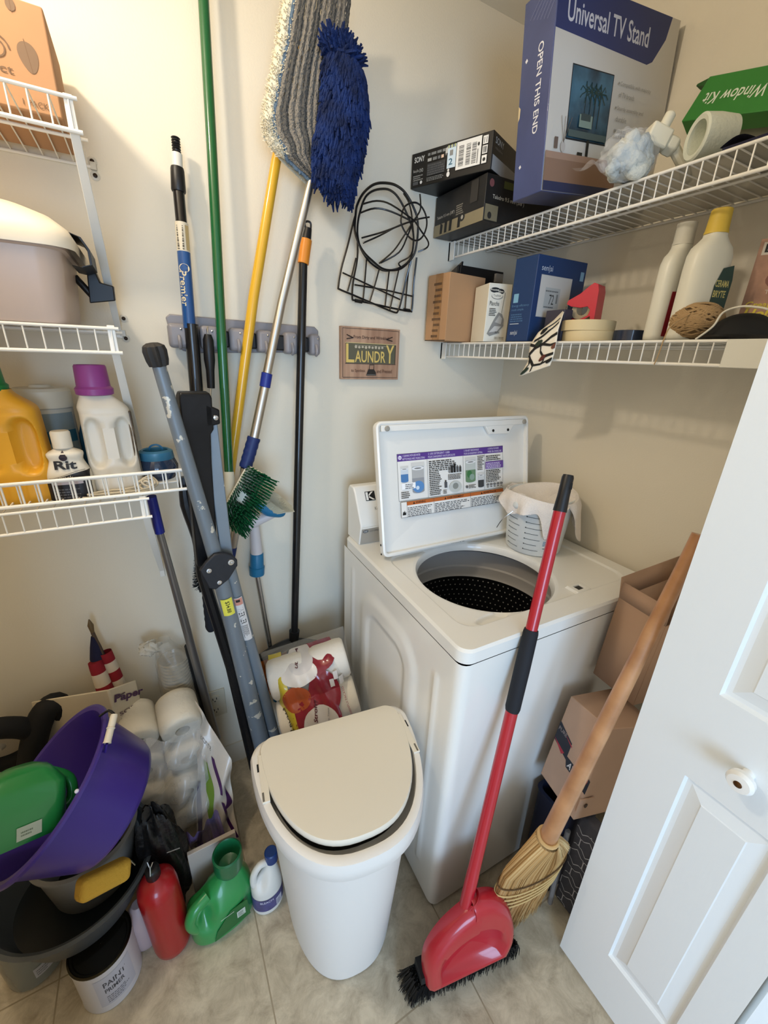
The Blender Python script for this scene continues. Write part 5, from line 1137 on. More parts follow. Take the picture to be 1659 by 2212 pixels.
# storage bin
t=thing('storage_bin','translucent white storage bin with rounded lid and black latches on the middle left shelf','bin',(-1.48,-.18,Z2))
mbn=mat('bin_plastic','D9C3B4',.35,alpha=.88); mlid=mat('bin_lid','E9DFCB',.4,sss=.1)
def rbox(x0,x1,y0,y1,r,z,n=7,taper=0):
    o=[]
    for cx,cy,a0 in ((x1-r,y0+r,-PI/2),(x1-r,y1-r,0),(x0+r,y1-r,PI/2),(x0+r,y0+r,PI)):
        for i in range(n+1): a=a0+PI/2*i/n; o.append(V((cx+r*math.cos(a),cy+r*math.sin(a),z)))
    return o
b=MB(); b.ring([rbox(-1.69,-1.322,-.292,-.075,.025,Z2),rbox(-1.695,-1.318,-.296,-.07,.03,Z2+.006),rbox(-1.705,-1.306,-.305,-.06,.035,Z2+.112),rbox(-1.712,-1.300,-.312,-.052,.035,Z2+.114),rbox(-1.712,-1.300,-.312,-.052,.035,Z2+.122)],mbn,cap0=True); b.build('bin_body',t,ang=50)
b=MB(); b.box((-1.66,-.27,Z2+.008),(-1.345,-.095,Z2+.09),mat('pink_contents','C79C94',.9,bump=.6,bs=20,var=.2,vs=10)); b.build('contents',t,bev=.02,bseg=4)
b=MB(); b.ring([rbox(-1.722,-1.286,-.322,-.042,.04,Z2+.114),rbox(-1.724,-1.284,-.324,-.040,.045,Z2+.130),rbox(-1.716,-1.292,-.316,-.048,.045,Z2+.146),rbox(-1.70,-1.315,-.30,-.06,.06,Z2+.166),rbox(-1.67,-1.345,-.27,-.09,.06,Z2+.180),rbox(-1.65,-1.365,-.25,-.11,.05,Z2+.176)],mlid,cap1=True); b.build('bin_lid',t,ang=50)
b=MB(); b.ring([[V((x,y,z)) for y in (-.235,-.135)]+[V((x-.004,y,z)) for y in (-.135,-.235)] for x,z in ((-1.296,Z2+.152),(-1.278,Z2+.146),(-1.268,Z2+.128),(-1.268,Z2+.104),(-1.284,Z2+.098),(-1.296,Z2+.100))],M_black,cap0=True,cap1=True); b.build('latch',t,bev=.002)
b=MB(); a0=[(-1.2871,-0.1300,1.6185),(-1.2719,-0.1300,1.6210),(-1.2673,-0.1300,1.6024),(-1.2447,-0.1300,1.5978),(-1.2461,-0.1300,1.5700),(-1.2922,-0.1300,1.5619)]
b.ring([[V(p) for p in a0],[V(p)+V((0,.045,.004)) for p in a0]],M_black,cap0=True,cap1=True); b.tube([V((-1.2856,-0.1200,1.5761)),(-1.31,-.12,Z2+.095)],.007,M_black,seg=8); b.build('open_latch',t,bev=.002)
# bottles with grip slots
def slotjug(name,label,base,w,d,h,col,capcol,caph,capr,rz,neckx=0,group=None):
    t=thing(name,label,'bottle',base,rz,group); m_=mat(name+'_'+col,col,.38,sss=.1); b=MB(); N=72; rows=34
    def body(u,v):
        a=2*PI*u; z=h*v
        tw=1-.10*v
        if v<.06: tw*=.90+.10*math.sin(v/.06*PI/2)
        if v>.80: tw*=1-.38*ss((v-.84)/.16)
        x=w/2*tw*math.copysign(abs(math.cos(a))**.62,math.cos(a)); y=d/2*(tw*.5+.5 if v<.8 else tw)*math.copysign(abs(math.sin(a))**.62,math.sin(a))
        # two tall grip recesses on the faces left and right of a central rib
        for sx in (-1,1):
            cx=sx*w*.27; dx=(x-cx)/(w*.165); dz=(v-.52)/.26
            q=dx**2 if abs(dz)<1 else 9
            rr=max(abs(dx),0); e=ss(1.5*max(0,1-(abs(dx)**2.2+abs(dz)**4)))
            y*=1-.62*e
        return V((x+neckx*ss((v-.8)/.2),y,z))
    b.grid(body,N,rows*2,m_); b.lathe([(.001,.001),(w*.2,.001)],m_,sy=d/w); b.build('bottle_body',t,local=True,ang=70)
    c=MB(); c.lathe([(capr*1.0,0),(capr*1.14,.002),(capr*1.16,caph*.22),(capr*1.02,caph*.30),(capr*.96,caph*.94),(capr*.90,caph),(capr*.80,caph),(capr*.78,caph*.9)],mat(name+'_cap_'+capcol,capcol,.4),T(neckx,0,h-.004),seg=36,c1=True); c.build('cap',t,local=True)
    return t
t=slotjug('detergent_bottle','yellow detergent bottle with a green cap at the left edge of the lowest shelf',(-1.460,-.215,Z3),.122,.075,.215,'DDA32C','1E7A3E',.05,.028,-.1,neckx=-.012)
t=slotjug('detergent_bottle','white detergent bottle with a purple cap on the lowest left shelf',(-1.298,-.205,Z3),.098,.066,.206,'E2DACA','8E3E86',.058,.029,.08,neckx=-.010)
MB().box((.038,-.020,.02),(.0465,.020,.17),mat('side_label','6A5A48',.5,var=.5,vs=60)).build('side_label',t,local=True,bev=.003)
MB().box((-.0475,-.020,.005),(-.042,.020,.045),mat('purple_label','4A1E52',.5)).build('lower_label',t,local=True,bev=.002)
q=V((-1.4,-.10,Z3)); t=thing('wipes_canister','white canister with a blue and grey label behind the yellow bottle','canister',(-1.415,-.095,Z3))
b=MB(); b.lathe([(.046,0),(.049,.004),(.049,.165),(.047,.17)],mat('canister_white','BDBBB0',.4),seg=40,c0=True); b.build('canister_body',t,local=True)
b=MB(); b.lathe([(.051,.168),(.052,.172),(.051,.202),(.046,.208),(.020,.209),(.018,.214),(.008,.215)],mat('canister_lid','D6D0BE',.4),seg=40,c1=True); b.build('lid',t,local=True)
pr=Print(cyl(.0493,0,-2.35)); z=pr._h(); pr.mb.grid(lambda u,v:pr.f(.10*u,.01+.148*v,z),24,2,flat('7E8E94')); z=pr._h(); pr.mb.grid(lambda u,v:pr.f(.10*u,.095+.026*v,z),24,1,flat('1E5A7A')); z=pr._h(); pr.mb.grid(lambda u,v:pr.f(.028+.040*u,.062+.030*v,z),10,1,flat('A9C0C8')); z=pr._h(); pr.mb.grid(lambda u,v:pr.f(.10*u,.01+.05*v,z),24,1,flat('3E5A6E')); pr.text('WIPES',.034,.070,.028,.012,'33454F',.01); pr.disc(.022,.140,.014,.008,'4A3A2E'); pr.text('OXI',.016,.137,.014,.007,'D9D4C4'); pr.build(t)
t=thing('blue_bottle','blue bottle half hidden behind the white detergent bottle','bottle',(-1.335,-.085,Z3)); b=MB(); b.lathe([(.030,0),(.034,.004),(.034,.10),(.026,.125),(.024,.128),(.024,.165),(.020,.170)],mat('bottle_blue','1E5A84',.4),seg=30,c0=True,c1=True); b.build('bottle_body',t,local=True)
t=thing('dye_bottle','small white bottle of black fabric dye with a black lower label','bottle',(-1.377,-.235,Z3),-.05)
md_=mat('dye_white','DDD6C6',.45); mk_=mat('dye_black','17161A',.4)
def dw(v):
    return .036*(1-.30*ss((v-.35)/.35)+.10*ss((v-.62)/.1)) if v<.72 else .036*.80*(1-.55*ss((v-.74)/.10))
b=MB()
def dfn(u,v):
    a=2*PI*u; w_=dw(v)*1.06; return V((w_*math.copysign(abs(math.cos(a))**.7,math.cos(a)),w_*.66*math.copysign(abs(math.sin(a))**.7,math.sin(a)),.125*v))
b.grid(dfn,48,40,md_); b.lathe([(.001,.0005),(.03,.0005)],md_,sy=.66); b.build('bottle_body',t,local=True,ang=60)
MB().lathe([(.0165,.104),(.0165,.134),(.0145,.137)],md_,seg=28,c1=True).build('cap',t,local=True)
def dmap(x,y,h):
    v=y/.125; w_=dw(v)*1.06; c=max(-1,min(1,x/w_)); c_=abs(c)**(1/.7); yy=w_*.66*max(0,1-c_**2)**.35
    return V((x*(1.02+h*8),-yy*1.02-h*1.5-.0009,y))
pr=Print(dmap)
z=pr._h(); pr.mb.grid(lambda u,v:dmap((-.0375+.075*u)*.99*(dw(v*.045/.125)/.0375) ,.001+(.044+.014*ss(u))*v,z),24,10,mk_)
pr.line([(-.030+.06*i/12,.047+.014*ss(i/12)) for i in range(13)],.0012,'8C8880')
pr.text('Rit',-.017,.064,.036,.017,'17161A',.03); pr.disc(0.0,.087,.0065,.0065,'2A1E2A'); pr.poly([(-.006,.089),(0,.101),(.006,.089)],'2A1E2A')
pr.text('black',-.012,.045,.022,.007,'C9C4BC'); pr.rect(-.026,.034,.050,.007,'A9A0A4',6); pr.fine(-.024,.006,.046,.022,4,'5A5A5E'); pr.build(t)
t=carton('small_carton','small black carton beside the dye bottle, behind the shelf rail','box',(-1.437,-.245,Z3),0,.034,.03,.034,mat('black_card','1C1A1E',.5))
# blue jar
t=thing('blue_jar','dark translucent blue jar with a light blue looped lid on the lowest left shelf','jar',(-1.218,-.165,Z3))
b=MB(); b.lathe([(.020,0),(.034,.006),(.043,.024),(.044,.036),(.038,.052),(.033,.058)],mat('jar_navy','2A3E5C',.12,alpha=.9,coat=.6),seg=40,c0=True); b.build('jar_body',t,local=True)
b=MB(); b.lathe([(.037,.052),(.038,.054),(.036,.070),(.029,.074),(.026,.072),(.026,.062),(.002,.060)],mat('jar_lid','3E7C9C',.35),seg=40); lo_=b.build('jar_lid',t,local=True)
b=MB(); b.tube([(-.012,.004,.062),(-.010,0,.080),(.004,-.004,.085),(.014,-.004,.078),(.016,-.002,.062)],.0022,mat('jar_loop','2F6E92',.35),seg=8,smooth=4); b.build('lid_loop',lo_,local=True)
b=MB(); b.ball((-.046,.0,.058),.006,mat('spout_navy','141C30',.3)); b.build('jar_spout',t,local=True)
# cord
b=MB(); mco=mat('cord_cream','D3C7AF',.95,bump=.3,bs=300)
P_=[(-1.352,-.262,Z3+.005),(-1.32,-.25,Z3+.004),(-1.29,-.258,Z3+.006),(-1.26,-.24,Z3+.008),(-1.246,-.246,Z3+.022),(-1.236,-.25,Z3+.012),(-1.25,-.256,Z3+.006),(-1.262,-.25,Z3+.018),(-1.244,-.238,Z3+.024),(-1.232,-.246,Z3+.006),(-1.27,-.27,Z3+.004),(-1.33,-.274,Z3+.004),(-1.36,-.268,Z3+.005)]
b.tube(P_,.0024,mco,seg=7,smooth=6); b.tube([(p[0]+.008,p[1]+.006,p[2]+.004) for p in P_],.0024,mco,seg=7,smooth=6)
tag(b.build('knotted_rope'),'cream rope tied in a knot lying on the lowest left shelf','rope')
# ================================================================ waste bin
t=thing('trash_can','white half-round plastic trash can with a flat back and hinged lid','trash can',(-.925,-.512,0),-.13)
mtc=mat('bin_white','E6E2DB',.45,bump=.03,bs=300)
def dsh(w,d,r,z,y0=0,n=40,cx=0):
    # D outline: flat back at y0, curved front ; returns points ccw from back-left
    o=[]
    for k in range(n):
        a=PI+PI*k/(n-1)   # front arc from left to right
        x=w/2*math.copysign(abs(math.cos(a))**.80,math.cos(a)); y=-(r*.9)+ (d-r*.9)*-abs(math.sin(a))
        o.append(V((cx+x,y0+y,z)))
    for k in range(1,8):
        a=k/8*PI/2; o.append(V((cx+w/2-r+r*math.cos(a),y0-r+r*math.sin(a),z)))
    for k in range(1,8):
        a=PI/2+k/8*PI/2; o.append(V((cx-w/2+r+r*math.cos(a),y0-r+r*math.sin(a),z)))
    return o
b=MB(); prof=[(.268,.228,0,-.012),(.280,.238,.004,-.010),(.284,.242,.02,-.009),(.356,.290,.555,0)]
rs=[dsh(w_,d_,.035,z,y0) for w_,d_,z,y0 in prof]+[dsh(.348,.282,.032,.555,-.004),dsh(.276,.230,.03,.01,-.013)]
b.ring(rs,mtc,cap0=True); b.build('can_body',t,local=True,ang=50)
b=MB(); R_=[(.362,.298,.548,.004),(.392,.324,.548,.010),(.400,.334,.556,.012),(.398,.332,.580,.011),(.390,.324,.596,.006),(.372,.306,.600,-.000),(.360,.296,.598,-.004),(.354,.290,.575,-.006),(.33,.25,.560,-.02)]
b.ring([dsh(w_,d_,.042,z,y0) for w_,d_,z,y0 in R_],mtc); b.build('lid_frame',t,local=True,ang=50)
b=MB(); mtl=mat('lid_white','E2DAC9',.5,bump=.03,bs=300)
def tl_(P_): # tilt so the front edge stands slightly open
    return [V((p.x,p.y,p.z+max(0,-p.y-.10)*.03)) for p in P_]
b.ring([tl_(dsh(w_,d_,.034,z,y0)) for w_,d_,z,y0 in ((.344,.284,.588,.004),(.351,.289,.590,.005),(.353,.291,.600,.006),(.348,.286,.6050,.004),(.31,.25,.6065,-.006),(.20,.14,.6075,-.03))],mtl,cap0=True,cap1=True); lo_=b.build('flap',t,local=True,ang=50)
for sx in (-1,1):
    b=MB(); b.box((sx*.166,-.150,.598),(sx*.182,-.035,.6035),mtl); b.build('hinge_tab',t,local=True,bev=.001)
    b=MB(); b.box((sx*.184-.002,-.075,.5985),(sx*.184+.002,-.055,.6005),M_black); b.box((sx*.178-.003,-.148,.6),(sx*.178+.001,-.128,.604),mat('gap_grey','6A655C',.6)); b.build('hinge_slot',t,local=True)
# ================================================================ toilet paper pack in the corner
mpap=mat('toilet_paper','E8E0D2',.95,bump=.35,bs=90)
c0=V((-.838,-.255,.08)); XQ=T(-.853,-.285,.315)@R(-.30)@R(-.42,'X')@R(-.22,'Y')@T(0,0,-.085)@Matrix.Scale(1.16,4)
t=thing('toilet_paper_pack','plastic pack of toilet rolls with red and yellow print between stand and washer','toilet paper',X=XQ)
for i in range(4):
    for j in range(2):
        b=MB(); X=T(-.056+.112*j,-.055,-.055+.108*i)@R(PI/2,'Y')@T(0,0,-.05)
        b.lathe([(.020,0),(.047,.0),(.053,.006),(.055,.02),(.055,.08),(.053,.094),(.047,.10),(.020,.10),(.020,0)],mpap,X,seg=36); b.build('paper_roll',t,local=True,ang=60)
def wrapf(u,v,off=0):
    x=-.118+.236*u; z=-.118+.455*v
    e=(1-abs(2*u-1)**6)*(1-abs(2*v-1)**10)
    y=-.112*e-.004*math.sin(u*30+v*11)*e -.008*abs(math.sin(PI*(z+.109)/.108))*e
    return V((x*(1+.04*math.sin(v*7)),y-off,z))
mwr=mat('wrap_film','F2F0EC',.15,alpha=.22,bump=.5,bs=35)
b=MB(); b.grid(lambda u,v:wrapf(u,v),50,70,mwr); b.build('plastic_wrap',t,local=True,ang=80)
pr=Print(lambda x,y,h:wrapf(x,min(.985,.25+.80*y),.0015+h*3))
def gp(pts,c,nm=None):
    pr.poly(pts,c)
def rectg(x0,y0,w_,h_,c,nx=10,ny=10):
    z=pr._h(); pr.mb.grid(lambda u,v:pr.f(x0+w_*u,y0+h_*v,z),nx,ny,flat(c) if isinstance(c,str) else c)
mred=mat('wrap_red','8E2230',.2,coat=.5,bump=.3,bs=30,var=.2,vs=20); myl=mat('wrap_yellow','D2BE3C',.25,coat=.4,bump=.3,bs=30); mor=mat('wrap_orange','B4552E',.25,coat=.4)
rectg(.09,.02,.15,.93,myl,8,40)
def blob(cx,cy,rx,ry,c,n=26,rings=6):
    z=pr._h(); m_=flat(c,.3) if isinstance(c,str) else c
    pr.mb.grid(lambda u,v:pr.f(cx+rx*v*math.cos(2*PI*u),cy+ry*v*math.sin(2*PI*u),z),n,rings,m_)
blob(.46,.42,.28,.19,mred); blob(.58,.86,.26,.12,mred); blob(.62,.60,.18,.16,mred); blob(.30,.62,.16,.09,mor); blob(.40,.78,.20,.08,'E8E0D6')
blob(.50,.40,.20,.135,'D9D2CC'); blob(.44,.86,.14,.085,'D9D2CC'); blob(.30,.30,.10,.055,'2E5A9A'); blob(.30,.30,.085,.043,'E0E4EA'); blob(.30,.30,.075,.036,'2E5A9A')
blob(.20,.10,.16,.07,'E8E0D6'); blob(.40,.09,.07,.05,mor)
for i in range(3): rectg(.70+.055*i,.62+.05*(i%2),.05,.06,'D9D2CC',2,2)
pr.text('Ultra',.43,.30,.12,.055,'5A1A26',.02,rot=1.25); pr.text('Strong',.475,.425,.15,.055,'5A1A26',.02,rot=1.25); pr.text('Great Value',.255,.275,.09,.018,'E0E4EA',rot=1.2); pr.text('Bathroom Tissue',.56,.32,.19,.016,'6A6662',rot=1.25)
pr.text('12 ROLLS',.20,.40,.19,.055,'3A3210',.02,rot=1.9); pr.text('ULTRA',.40,.82,.10,.03,'5A1A26',.02,rot=1.2)
pr.text('CONVENIENTLY PACKED',.86,.30,.30,.022,'A03040',rot=1.65); pr.fine(.76,.16,.14,.10,3,'B86A70')
pr.build(t,'wrap_print')
# ================================================================ red broom
t=thing('red_broom','red broom with black grips and a red snap-on dustpan, leaning on the washer','broom',(-.70,-.87,0))
A=V((-.447,-.700,1.258)); B_=V((-.697,-.845,.367)); D_=B_-A; mr_=mat('broom_red','B01E2C',.28,coat=.4)
r0=.0132
b=MB(); b.tube([A+D_*.07,A+D_*.40],r0*.98,mr_,seg=22); b.tube([A+D_*.56,B_+D_*.01],[r0*1.05,r0*1.05],mr_,seg=22); b.build('pole',t)
b=MB(); b.tube([A,A+D_*.006,A+D_*.05,A+D_*.08,A+D_*.0855],[.0105,.0122,.0126,.0142,.0144],M_black,seg=22); tg=b.build('tip_grip',t)
b=MB(); b.tube([A+D_*.016+V((0,-.0115,0)),A+D_*.030+V((0,-.0125,0))],.0032,mat('grip_hole','050506',.8),seg=10); b.build('hang_hole',tg)
b=MB(); b.tube([A+D_*.372,A+D_*.380,A+D_*.47,A+D_*.57,A+D_*.579],[.0150,.0165,.0172,.0168,.015],mat('foam_navy','15181F',.75,bump=.1,bs=150),seg=24); b.build('middle_grip',t)
# hood : local frame x along head, z up the hood, y depth
h0=V((-.838,-.853,.090)); h1=V((-.590,-.900,.076)); hx=(h1-h0).normalized(); hz=(B_-h0.lerp(h1,.58)); hz=(hz-hx*hz.dot(hx)).normalized(); hy=hz.cross(hx); hy=hy if hy.y<0 else -hy
XH=Matrix(((hx.x,hy.x,hz.x,h0.x),(hx.y,hy.y,hz.y,h0.y),(hx.z,hy.z,hz.z,h0.z),(0,0,0,1))); IX=XH.inverted(); nb=IX@B_
HLn=(h1-h0).length
def hout(s_,ins=0): # outline of the hood, s_ 0..1 from lower left up and over to lower right
    pts=[(.015,-.014),(.004,.050),(.012,.105),(.050,.155),(.105,.190),(.150,.205),(nb.x/.86-.014,.215),(nb.x/.86+.016,.215),(.205,.200),(.245,.165),(.272,.110),(.284,.050),(.268,.000)]
    k=s_*(len(pts)-1); i=min(len(pts)-2,int(k)); f_=k-i
    p0=pts[max(0,i-1)];p1=pts[i];p2=pts[i+1];p3=pts[min(len(pts)-1,i+2)]
    q=[.5*((2*p1[j])+(-p0[j]+p2[j])*f_+(2*p0[j]-5*p1[j]+4*p2[j]-p3[j])*f_**2+(-p0[j]+3*p1[j]-3*p2[j]+p3[j])*f_**3) for j in (0,1)]
    cx,cz=.130,.075; q[0]*=.86; return (cx+(q[0]-cx)*(1-ins),cz+(q[1]-cz)*(1-ins))
NH=60; b=MB(); rings=[]
for ins,dep in ((0,0.0),(-.01,.006),(-.005,.020),(.03,.032),(.10,.040),(.20,.043),(.26,.041),(.32,.026),(.60,.016),(.95,.012)):
    L=[]
    for k in range(NH+1):
        x,z=hout(k/NH,max(0,ins) if ins>0 else ins)
        if ins>.2: # scoop sits low: squash its upper boundary
            z=z-.05*max(0,(z-.02)/.2)*(1-0) 
        L.append(XH@V((x,dep,z)))
    rings.append(L)
b.ring(rings,mr_,cap0=True,cap1=True); ho=b.build('dustpan',t,ang=60)
b=MB(); nk0=XH@V((nb.x-.004,.018,.165)); b.tube([nk0,XH@V((nb.x-.002,.016,.215)),B_+D_*.12,B_+D_*.02,B_],[.017,.017,.0155,.0145,.0135],mr_,seg=22); b.build('neck_socket',t)
b=MB(); random.seed(31); mbr=mat('bristle_black','121213',.7)
g0=V((-.852,-.850,.068)); g1=V((-.575,-.905,.060))
b.box((0,-.024,-.012),(HLn+.0,.018,.010),mbr,XH); 
for i in range(3400):
    f_=random.random(); a=g0.lerp(g1,f_)+V((random.uniform(-.004,.004),random.uniform(-.022,.022),random.uniform(-.004,.012)))
    fl=(f_-.5)*2; c_=V((a.x+fl*.014+random.uniform(-.008,.008),a.y+.012+(a.y-(g0.y+(g1.y-g0.y)*f_))*.5+random.uniform(-.008,.006),random.uniform(.001,.006)))
    m_=a.lerp(c_,.5)+V((fl*.006,0,.0)); b.tube([a,m_,c_],[.0012,.0011,.0007],mbr,seg=3,caps=False)
b.build('black_bristles',t)
# ================================================================ corn broom
t=thing('corn_broom','corn straw broom with a thick wooden handle leaning behind the door','broom',(-.48,-.86,0))
mwo=mat('broom_wood','C08E62',.4,coat=.3,col2='A2714A',vs=14,stretch=(1,1,1)); mst=mat('straw','C8A36C',.8); mst2=mat('straw_dark','A07A46',.8); mst3=mat('straw_pale','D8BC88',.8)
ha=V((-0.3942,-0.9350,1.1346)); hb=V((-0.5513,-0.9120,0.4554))
b=MB(); b.tube([ha+(ha-hb)*.10,ha,ha.lerp(hb,.5),hb+(hb-ha)*.03],[.0125,0.0124,0.0161,0.0192],mwo,seg=24); b.build('handle',t)
nk=hb; en=V((-0.5341,-0.8591,0.0120)); axb=(en-nk); Lb=axb.length; axb.normalize(); wb=V((.90,-.16,.34)); wb=(wb-axb*wb.dot(axb)).normalized(); nbv=axb.cross(wb)
def sw(s_): # half width, half depth along the broom
    return (.025+.080*ss(.18+.82*min(1,s_/.24))+.006*s_-.007, .026-.006*s_)
b=MB(); random.seed(12)
b.grid(lambda u,v:nk+axb*(Lb*.88*v)+wb*(sw(v*.88)[0]*.86*math.cos(2*PI*u))+nbv*(sw(v*.88)[1]*.86*math.sin(2*PI*u)),28,14,mst)
for i in range(2600):
    a=random.uniform(0,2*PI); k=random.random()**.35; e1=random.uniform(.80,1.05)
    pts=[]
    for s_ in (0,.10,.22,.38,.6,.8,e1):
        w_,d_=sw(min(s_,1)); q=k*math.cos(a); p_=nk+axb*(Lb*s_*(1-.0*q))+wb*(w_*q)+nbv*(d_*k*math.sin(a))
        if s_>.7: p_+=V((random.uniform(-1,1),random.uniform(-1,1),0))*.005*(s_-.6)*3
        if p_.z<.002: p_.z=.002
        pts.append(p_)
    b.tube(pts,[.0013,.0012,.0012,.0012,.0011,.0010,.0005],random.choice((mst,mst,mst2,mst3)),seg=3,caps=False)
b.build('straw_head',t,ang=80)
b=MB()
for s_ in (-.02,.012,.045): b.tube([nk+axb*Lb*s_+wb*(.021*math.cos(2*PI*k/24))+nbv*(.021*math.sin(2*PI*k/24)) for k in range(24)],.0045,mst,seg=8,closed=True)
b.tube([nk+axb*Lb*.06+wb*(.026*math.cos(2*PI*k/24))+nbv*(.024*math.sin(2*PI*k/24)) for k in range(24)],.0016,mat('wire_brown','5A3E20',.4,.6),seg=6,closed=True); b.build('neck_binding',t)
for nm,s_,c,r_ in (('stitch_band',.32,'5A4224',.0016),('stitch_band',.40,'D2B47A',.0016),('stitch_band',.45,'D2B47A',.0016),('stitch_band',.50,'D2B47A',.0016),('stitch_band',.55,'D2B47A',.0016)):
    w_,d_=sw(s_); b=MB(); b.tube([nk+axb*(Lb*s_)+wb*((w_+.003)*math.cos(2*PI*k/40))+nbv*((d_+.003)*math.sin(2*PI*k/40)) for k in range(40)],r_,mat('twine_'+c+nm+str(s_),c,.8),seg=6,closed=True); b.build(nm,t)
# ================================================================ boxes beside the washer
mk2=mat('cardboard_rose','B39279',.85,var=.08,vs=4)
t=thing('cardboard_box','open empty cardboard box leaning beside the washer, uppermost of the two','box',(-.16,-.83,.69))
q=[V((-.262,-.765,.700)),V((-.272,-.880,.700)),V((-.06,-.935,.72)),V((-.045,-.80,.725)),V((-.236,-.763,.930)),V((-.246,-.882,.925)),V((-.030,-.925,.955)),V((-.022,-.79,.960))]
b=MB()
for i,j in ((0,1),(1,2),(2,3),(3,0)): b.add([q[i],q[j],q[j+4],q[i+4]],[(0,1,2,3)],mk2)
b.add([q[0],q[1],q[2],q[3]],[(0,1,2,3)],mk2); b.build('carton',t,solid=.004)
up_=(q[4]-q[0]).normalized()
b=MB(); b.add([q[4],q[5],q[5]+up_*.045+V((-.004,0,0)),q[4]+up_*.045+V((-.004,0,0))],[(0,1,2,3)],mk2); b.build('flap',t,solid=.004)
b=MB(); b.add([q[4],q[7],q[7]+up_*.05+V((.0,.012,0)),q[4]+up_*.05+V((.004,.012,0))],[(0,1,2,3)],mk2); b.build('flap',t,solid=.004)
pr=Print(plane(q[0],q[1]-q[0],q[4]-q[0])); pr.mb=MB(); 
t=thing('cardboard_box','closed printed cardboard carton below the open one beside the washer','box',(-.30,-.84,.42))
p=[V((-.415,-.778,.425)),V((-.418,-.893,.395)),V((-.235,-.925,.36)),V((-.225,-.80,.385)),V((-.378,-.785,.690)),V((-.380,-.893,.688)),V((-.215,-.920,.64)),V((-.205,-.80,.655))]
MB().cube8(p,mk2).build('carton',t,bev=.002)
uL=(p[1]-p[0]); vL=(p[4]-p[0]); fl=plane(p[0],uL,vL); wl,hl=uL.length,vL.length
def fl(x,y,h): return p[0]+uL.normalized()*x+vL.normalized()*y+V((-1,0,0))*(.0005+h)
pr=Print(fl); pr.poly([(.0,hl*.66),(wl*.62,hl*.36),(wl*.95,hl*.30),(wl*.9,hl*.62),(0,hl*.72)] if False else [(0,hl*.70),(wl,hl*.50),(wl,hl*.34),(wl*.45,hl*.36),(wl*.4,hl*.42),(0,hl*.48)],'22252E'); pr.poly([(wl*.18,hl*.64),(wl*.95,hl*.50),(wl*.95,hl*.44)],'A02C3A'); pr.poly([(0,hl*.50),(wl*.32,hl*.46),(wl*.26,hl*.42)],'A02C3A')
pr.text('ATL',wl*.46,hl*.38,wl*.24,hl*.07,'C9C4C0',.02,rot=-.15); pr.text('PURE',wl*.02,hl*.61,wl*.22,hl*.04,'9A8C86'); pr.build(t,'printed_label',local=False)
b=MB(); b.cube8([p[1]+V((0,-.001,.03)),p[1]+V((.045,-.009,.025)),p[1]+V((.045,-.007,.03)),p[1]+V((0,.001,.03)),p[1]+V((.004,-.003,.075)),p[1]+V((.045,-.011,.07)),p[1]+V((.045,-.009,.07)),p[1]+V((.004,.001,.075))],mk2); b.build('tab',t)
MB().lathe([(.006,0),(.006,.0015)],flat('3A2A22'),aim(p[1]+V((.022,-.0075,.05)),p[1]+V((.022,-.1,.05))),seg=14,c1=True).build('tab_hole',t)
# navy bin, ironing board
mnv=mat('navy_bin','161E38',.7)
t=thing('fabric_bin','dark navy fabric bin standing on the floor under the cardboard boxes','bin',(-.31,-.84,0))
b=MB(); b.ring([rbox(-.385,-.245,-.865,-.775,.02,0),rbox(-.392,-.238,-.868,-.768,.02,.02),rbox(-.398,-.232,-.870,-.765,.02,.335),rbox(-.402,-.228,-.873,-.762,.02,.350),rbox(-.392,-.238,-.866,-.770,.02,.350),rbox(-.384,-.246,-.862,-.778,.02,.05)],mnv,cap0=True,cap1=True); b.build('bin_body',t)
t=thing('ironing_board','grey ironing board cover with white lattice pattern standing behind the corn broom','ironing board',(-.36,-.92,0))
mib=mat('cover_grey','4A4A52',.85,bump=.2,bs=120)
b=MB(); XI=Matrix(((0,0,1,-.150),(-1,0,0,-.80),(0,1,0,0.012),(0,0,0,1))); pl_=[(.0,.0),(.078,.0),(.078,.32),(.070,.350),(.055,.368),(.020,.368),(.006,.350),(0,.32)]
XI=T(0,0,0)@Matrix(((0,0,1,-.368),(-1,0,0,-.879),(0,1,0,.004),(0,0,0,1)))
b.prism(pl_,.03,mib,XI); bo_=b.build('board',t,bev=.006)
def lat(x,y,h): return XI@V((x,y,-h))
pr=Print(lat)
for i in range(-1,5):
    for j in range(0,9):
        cx,cy=i*.046+(j%2)*.023,j*.062+.03
        for sx in (-1,1):
            L=[]
            for k in range(13):
                s_=k/12; x=cx+sx*.023*math.sin(PI*s_)**.7*(1); y=cy-.0+.062*s_-.031+.0
                L.append((x,y+.006*math.sin(s_*2*PI*2)))
            L=[(x,y) for x,y in L if .003<x<.075 and .004<y<.33]
            if len(L)>1: pr.line(L,.0022,'BDBDC2')
pr.build(bo_,'lattice_pattern',local=False)
for (a,c_) in (((-.385,-.873,.30),(-.392,-.885,.0)),((-.400,-.876,.28),(-.407,-.890,.06))):
    b=MB(); b.tube([a,c_],.007,mat('leg_grey','9A9CA2',.4,.5),seg=10); b.build('leg',t)
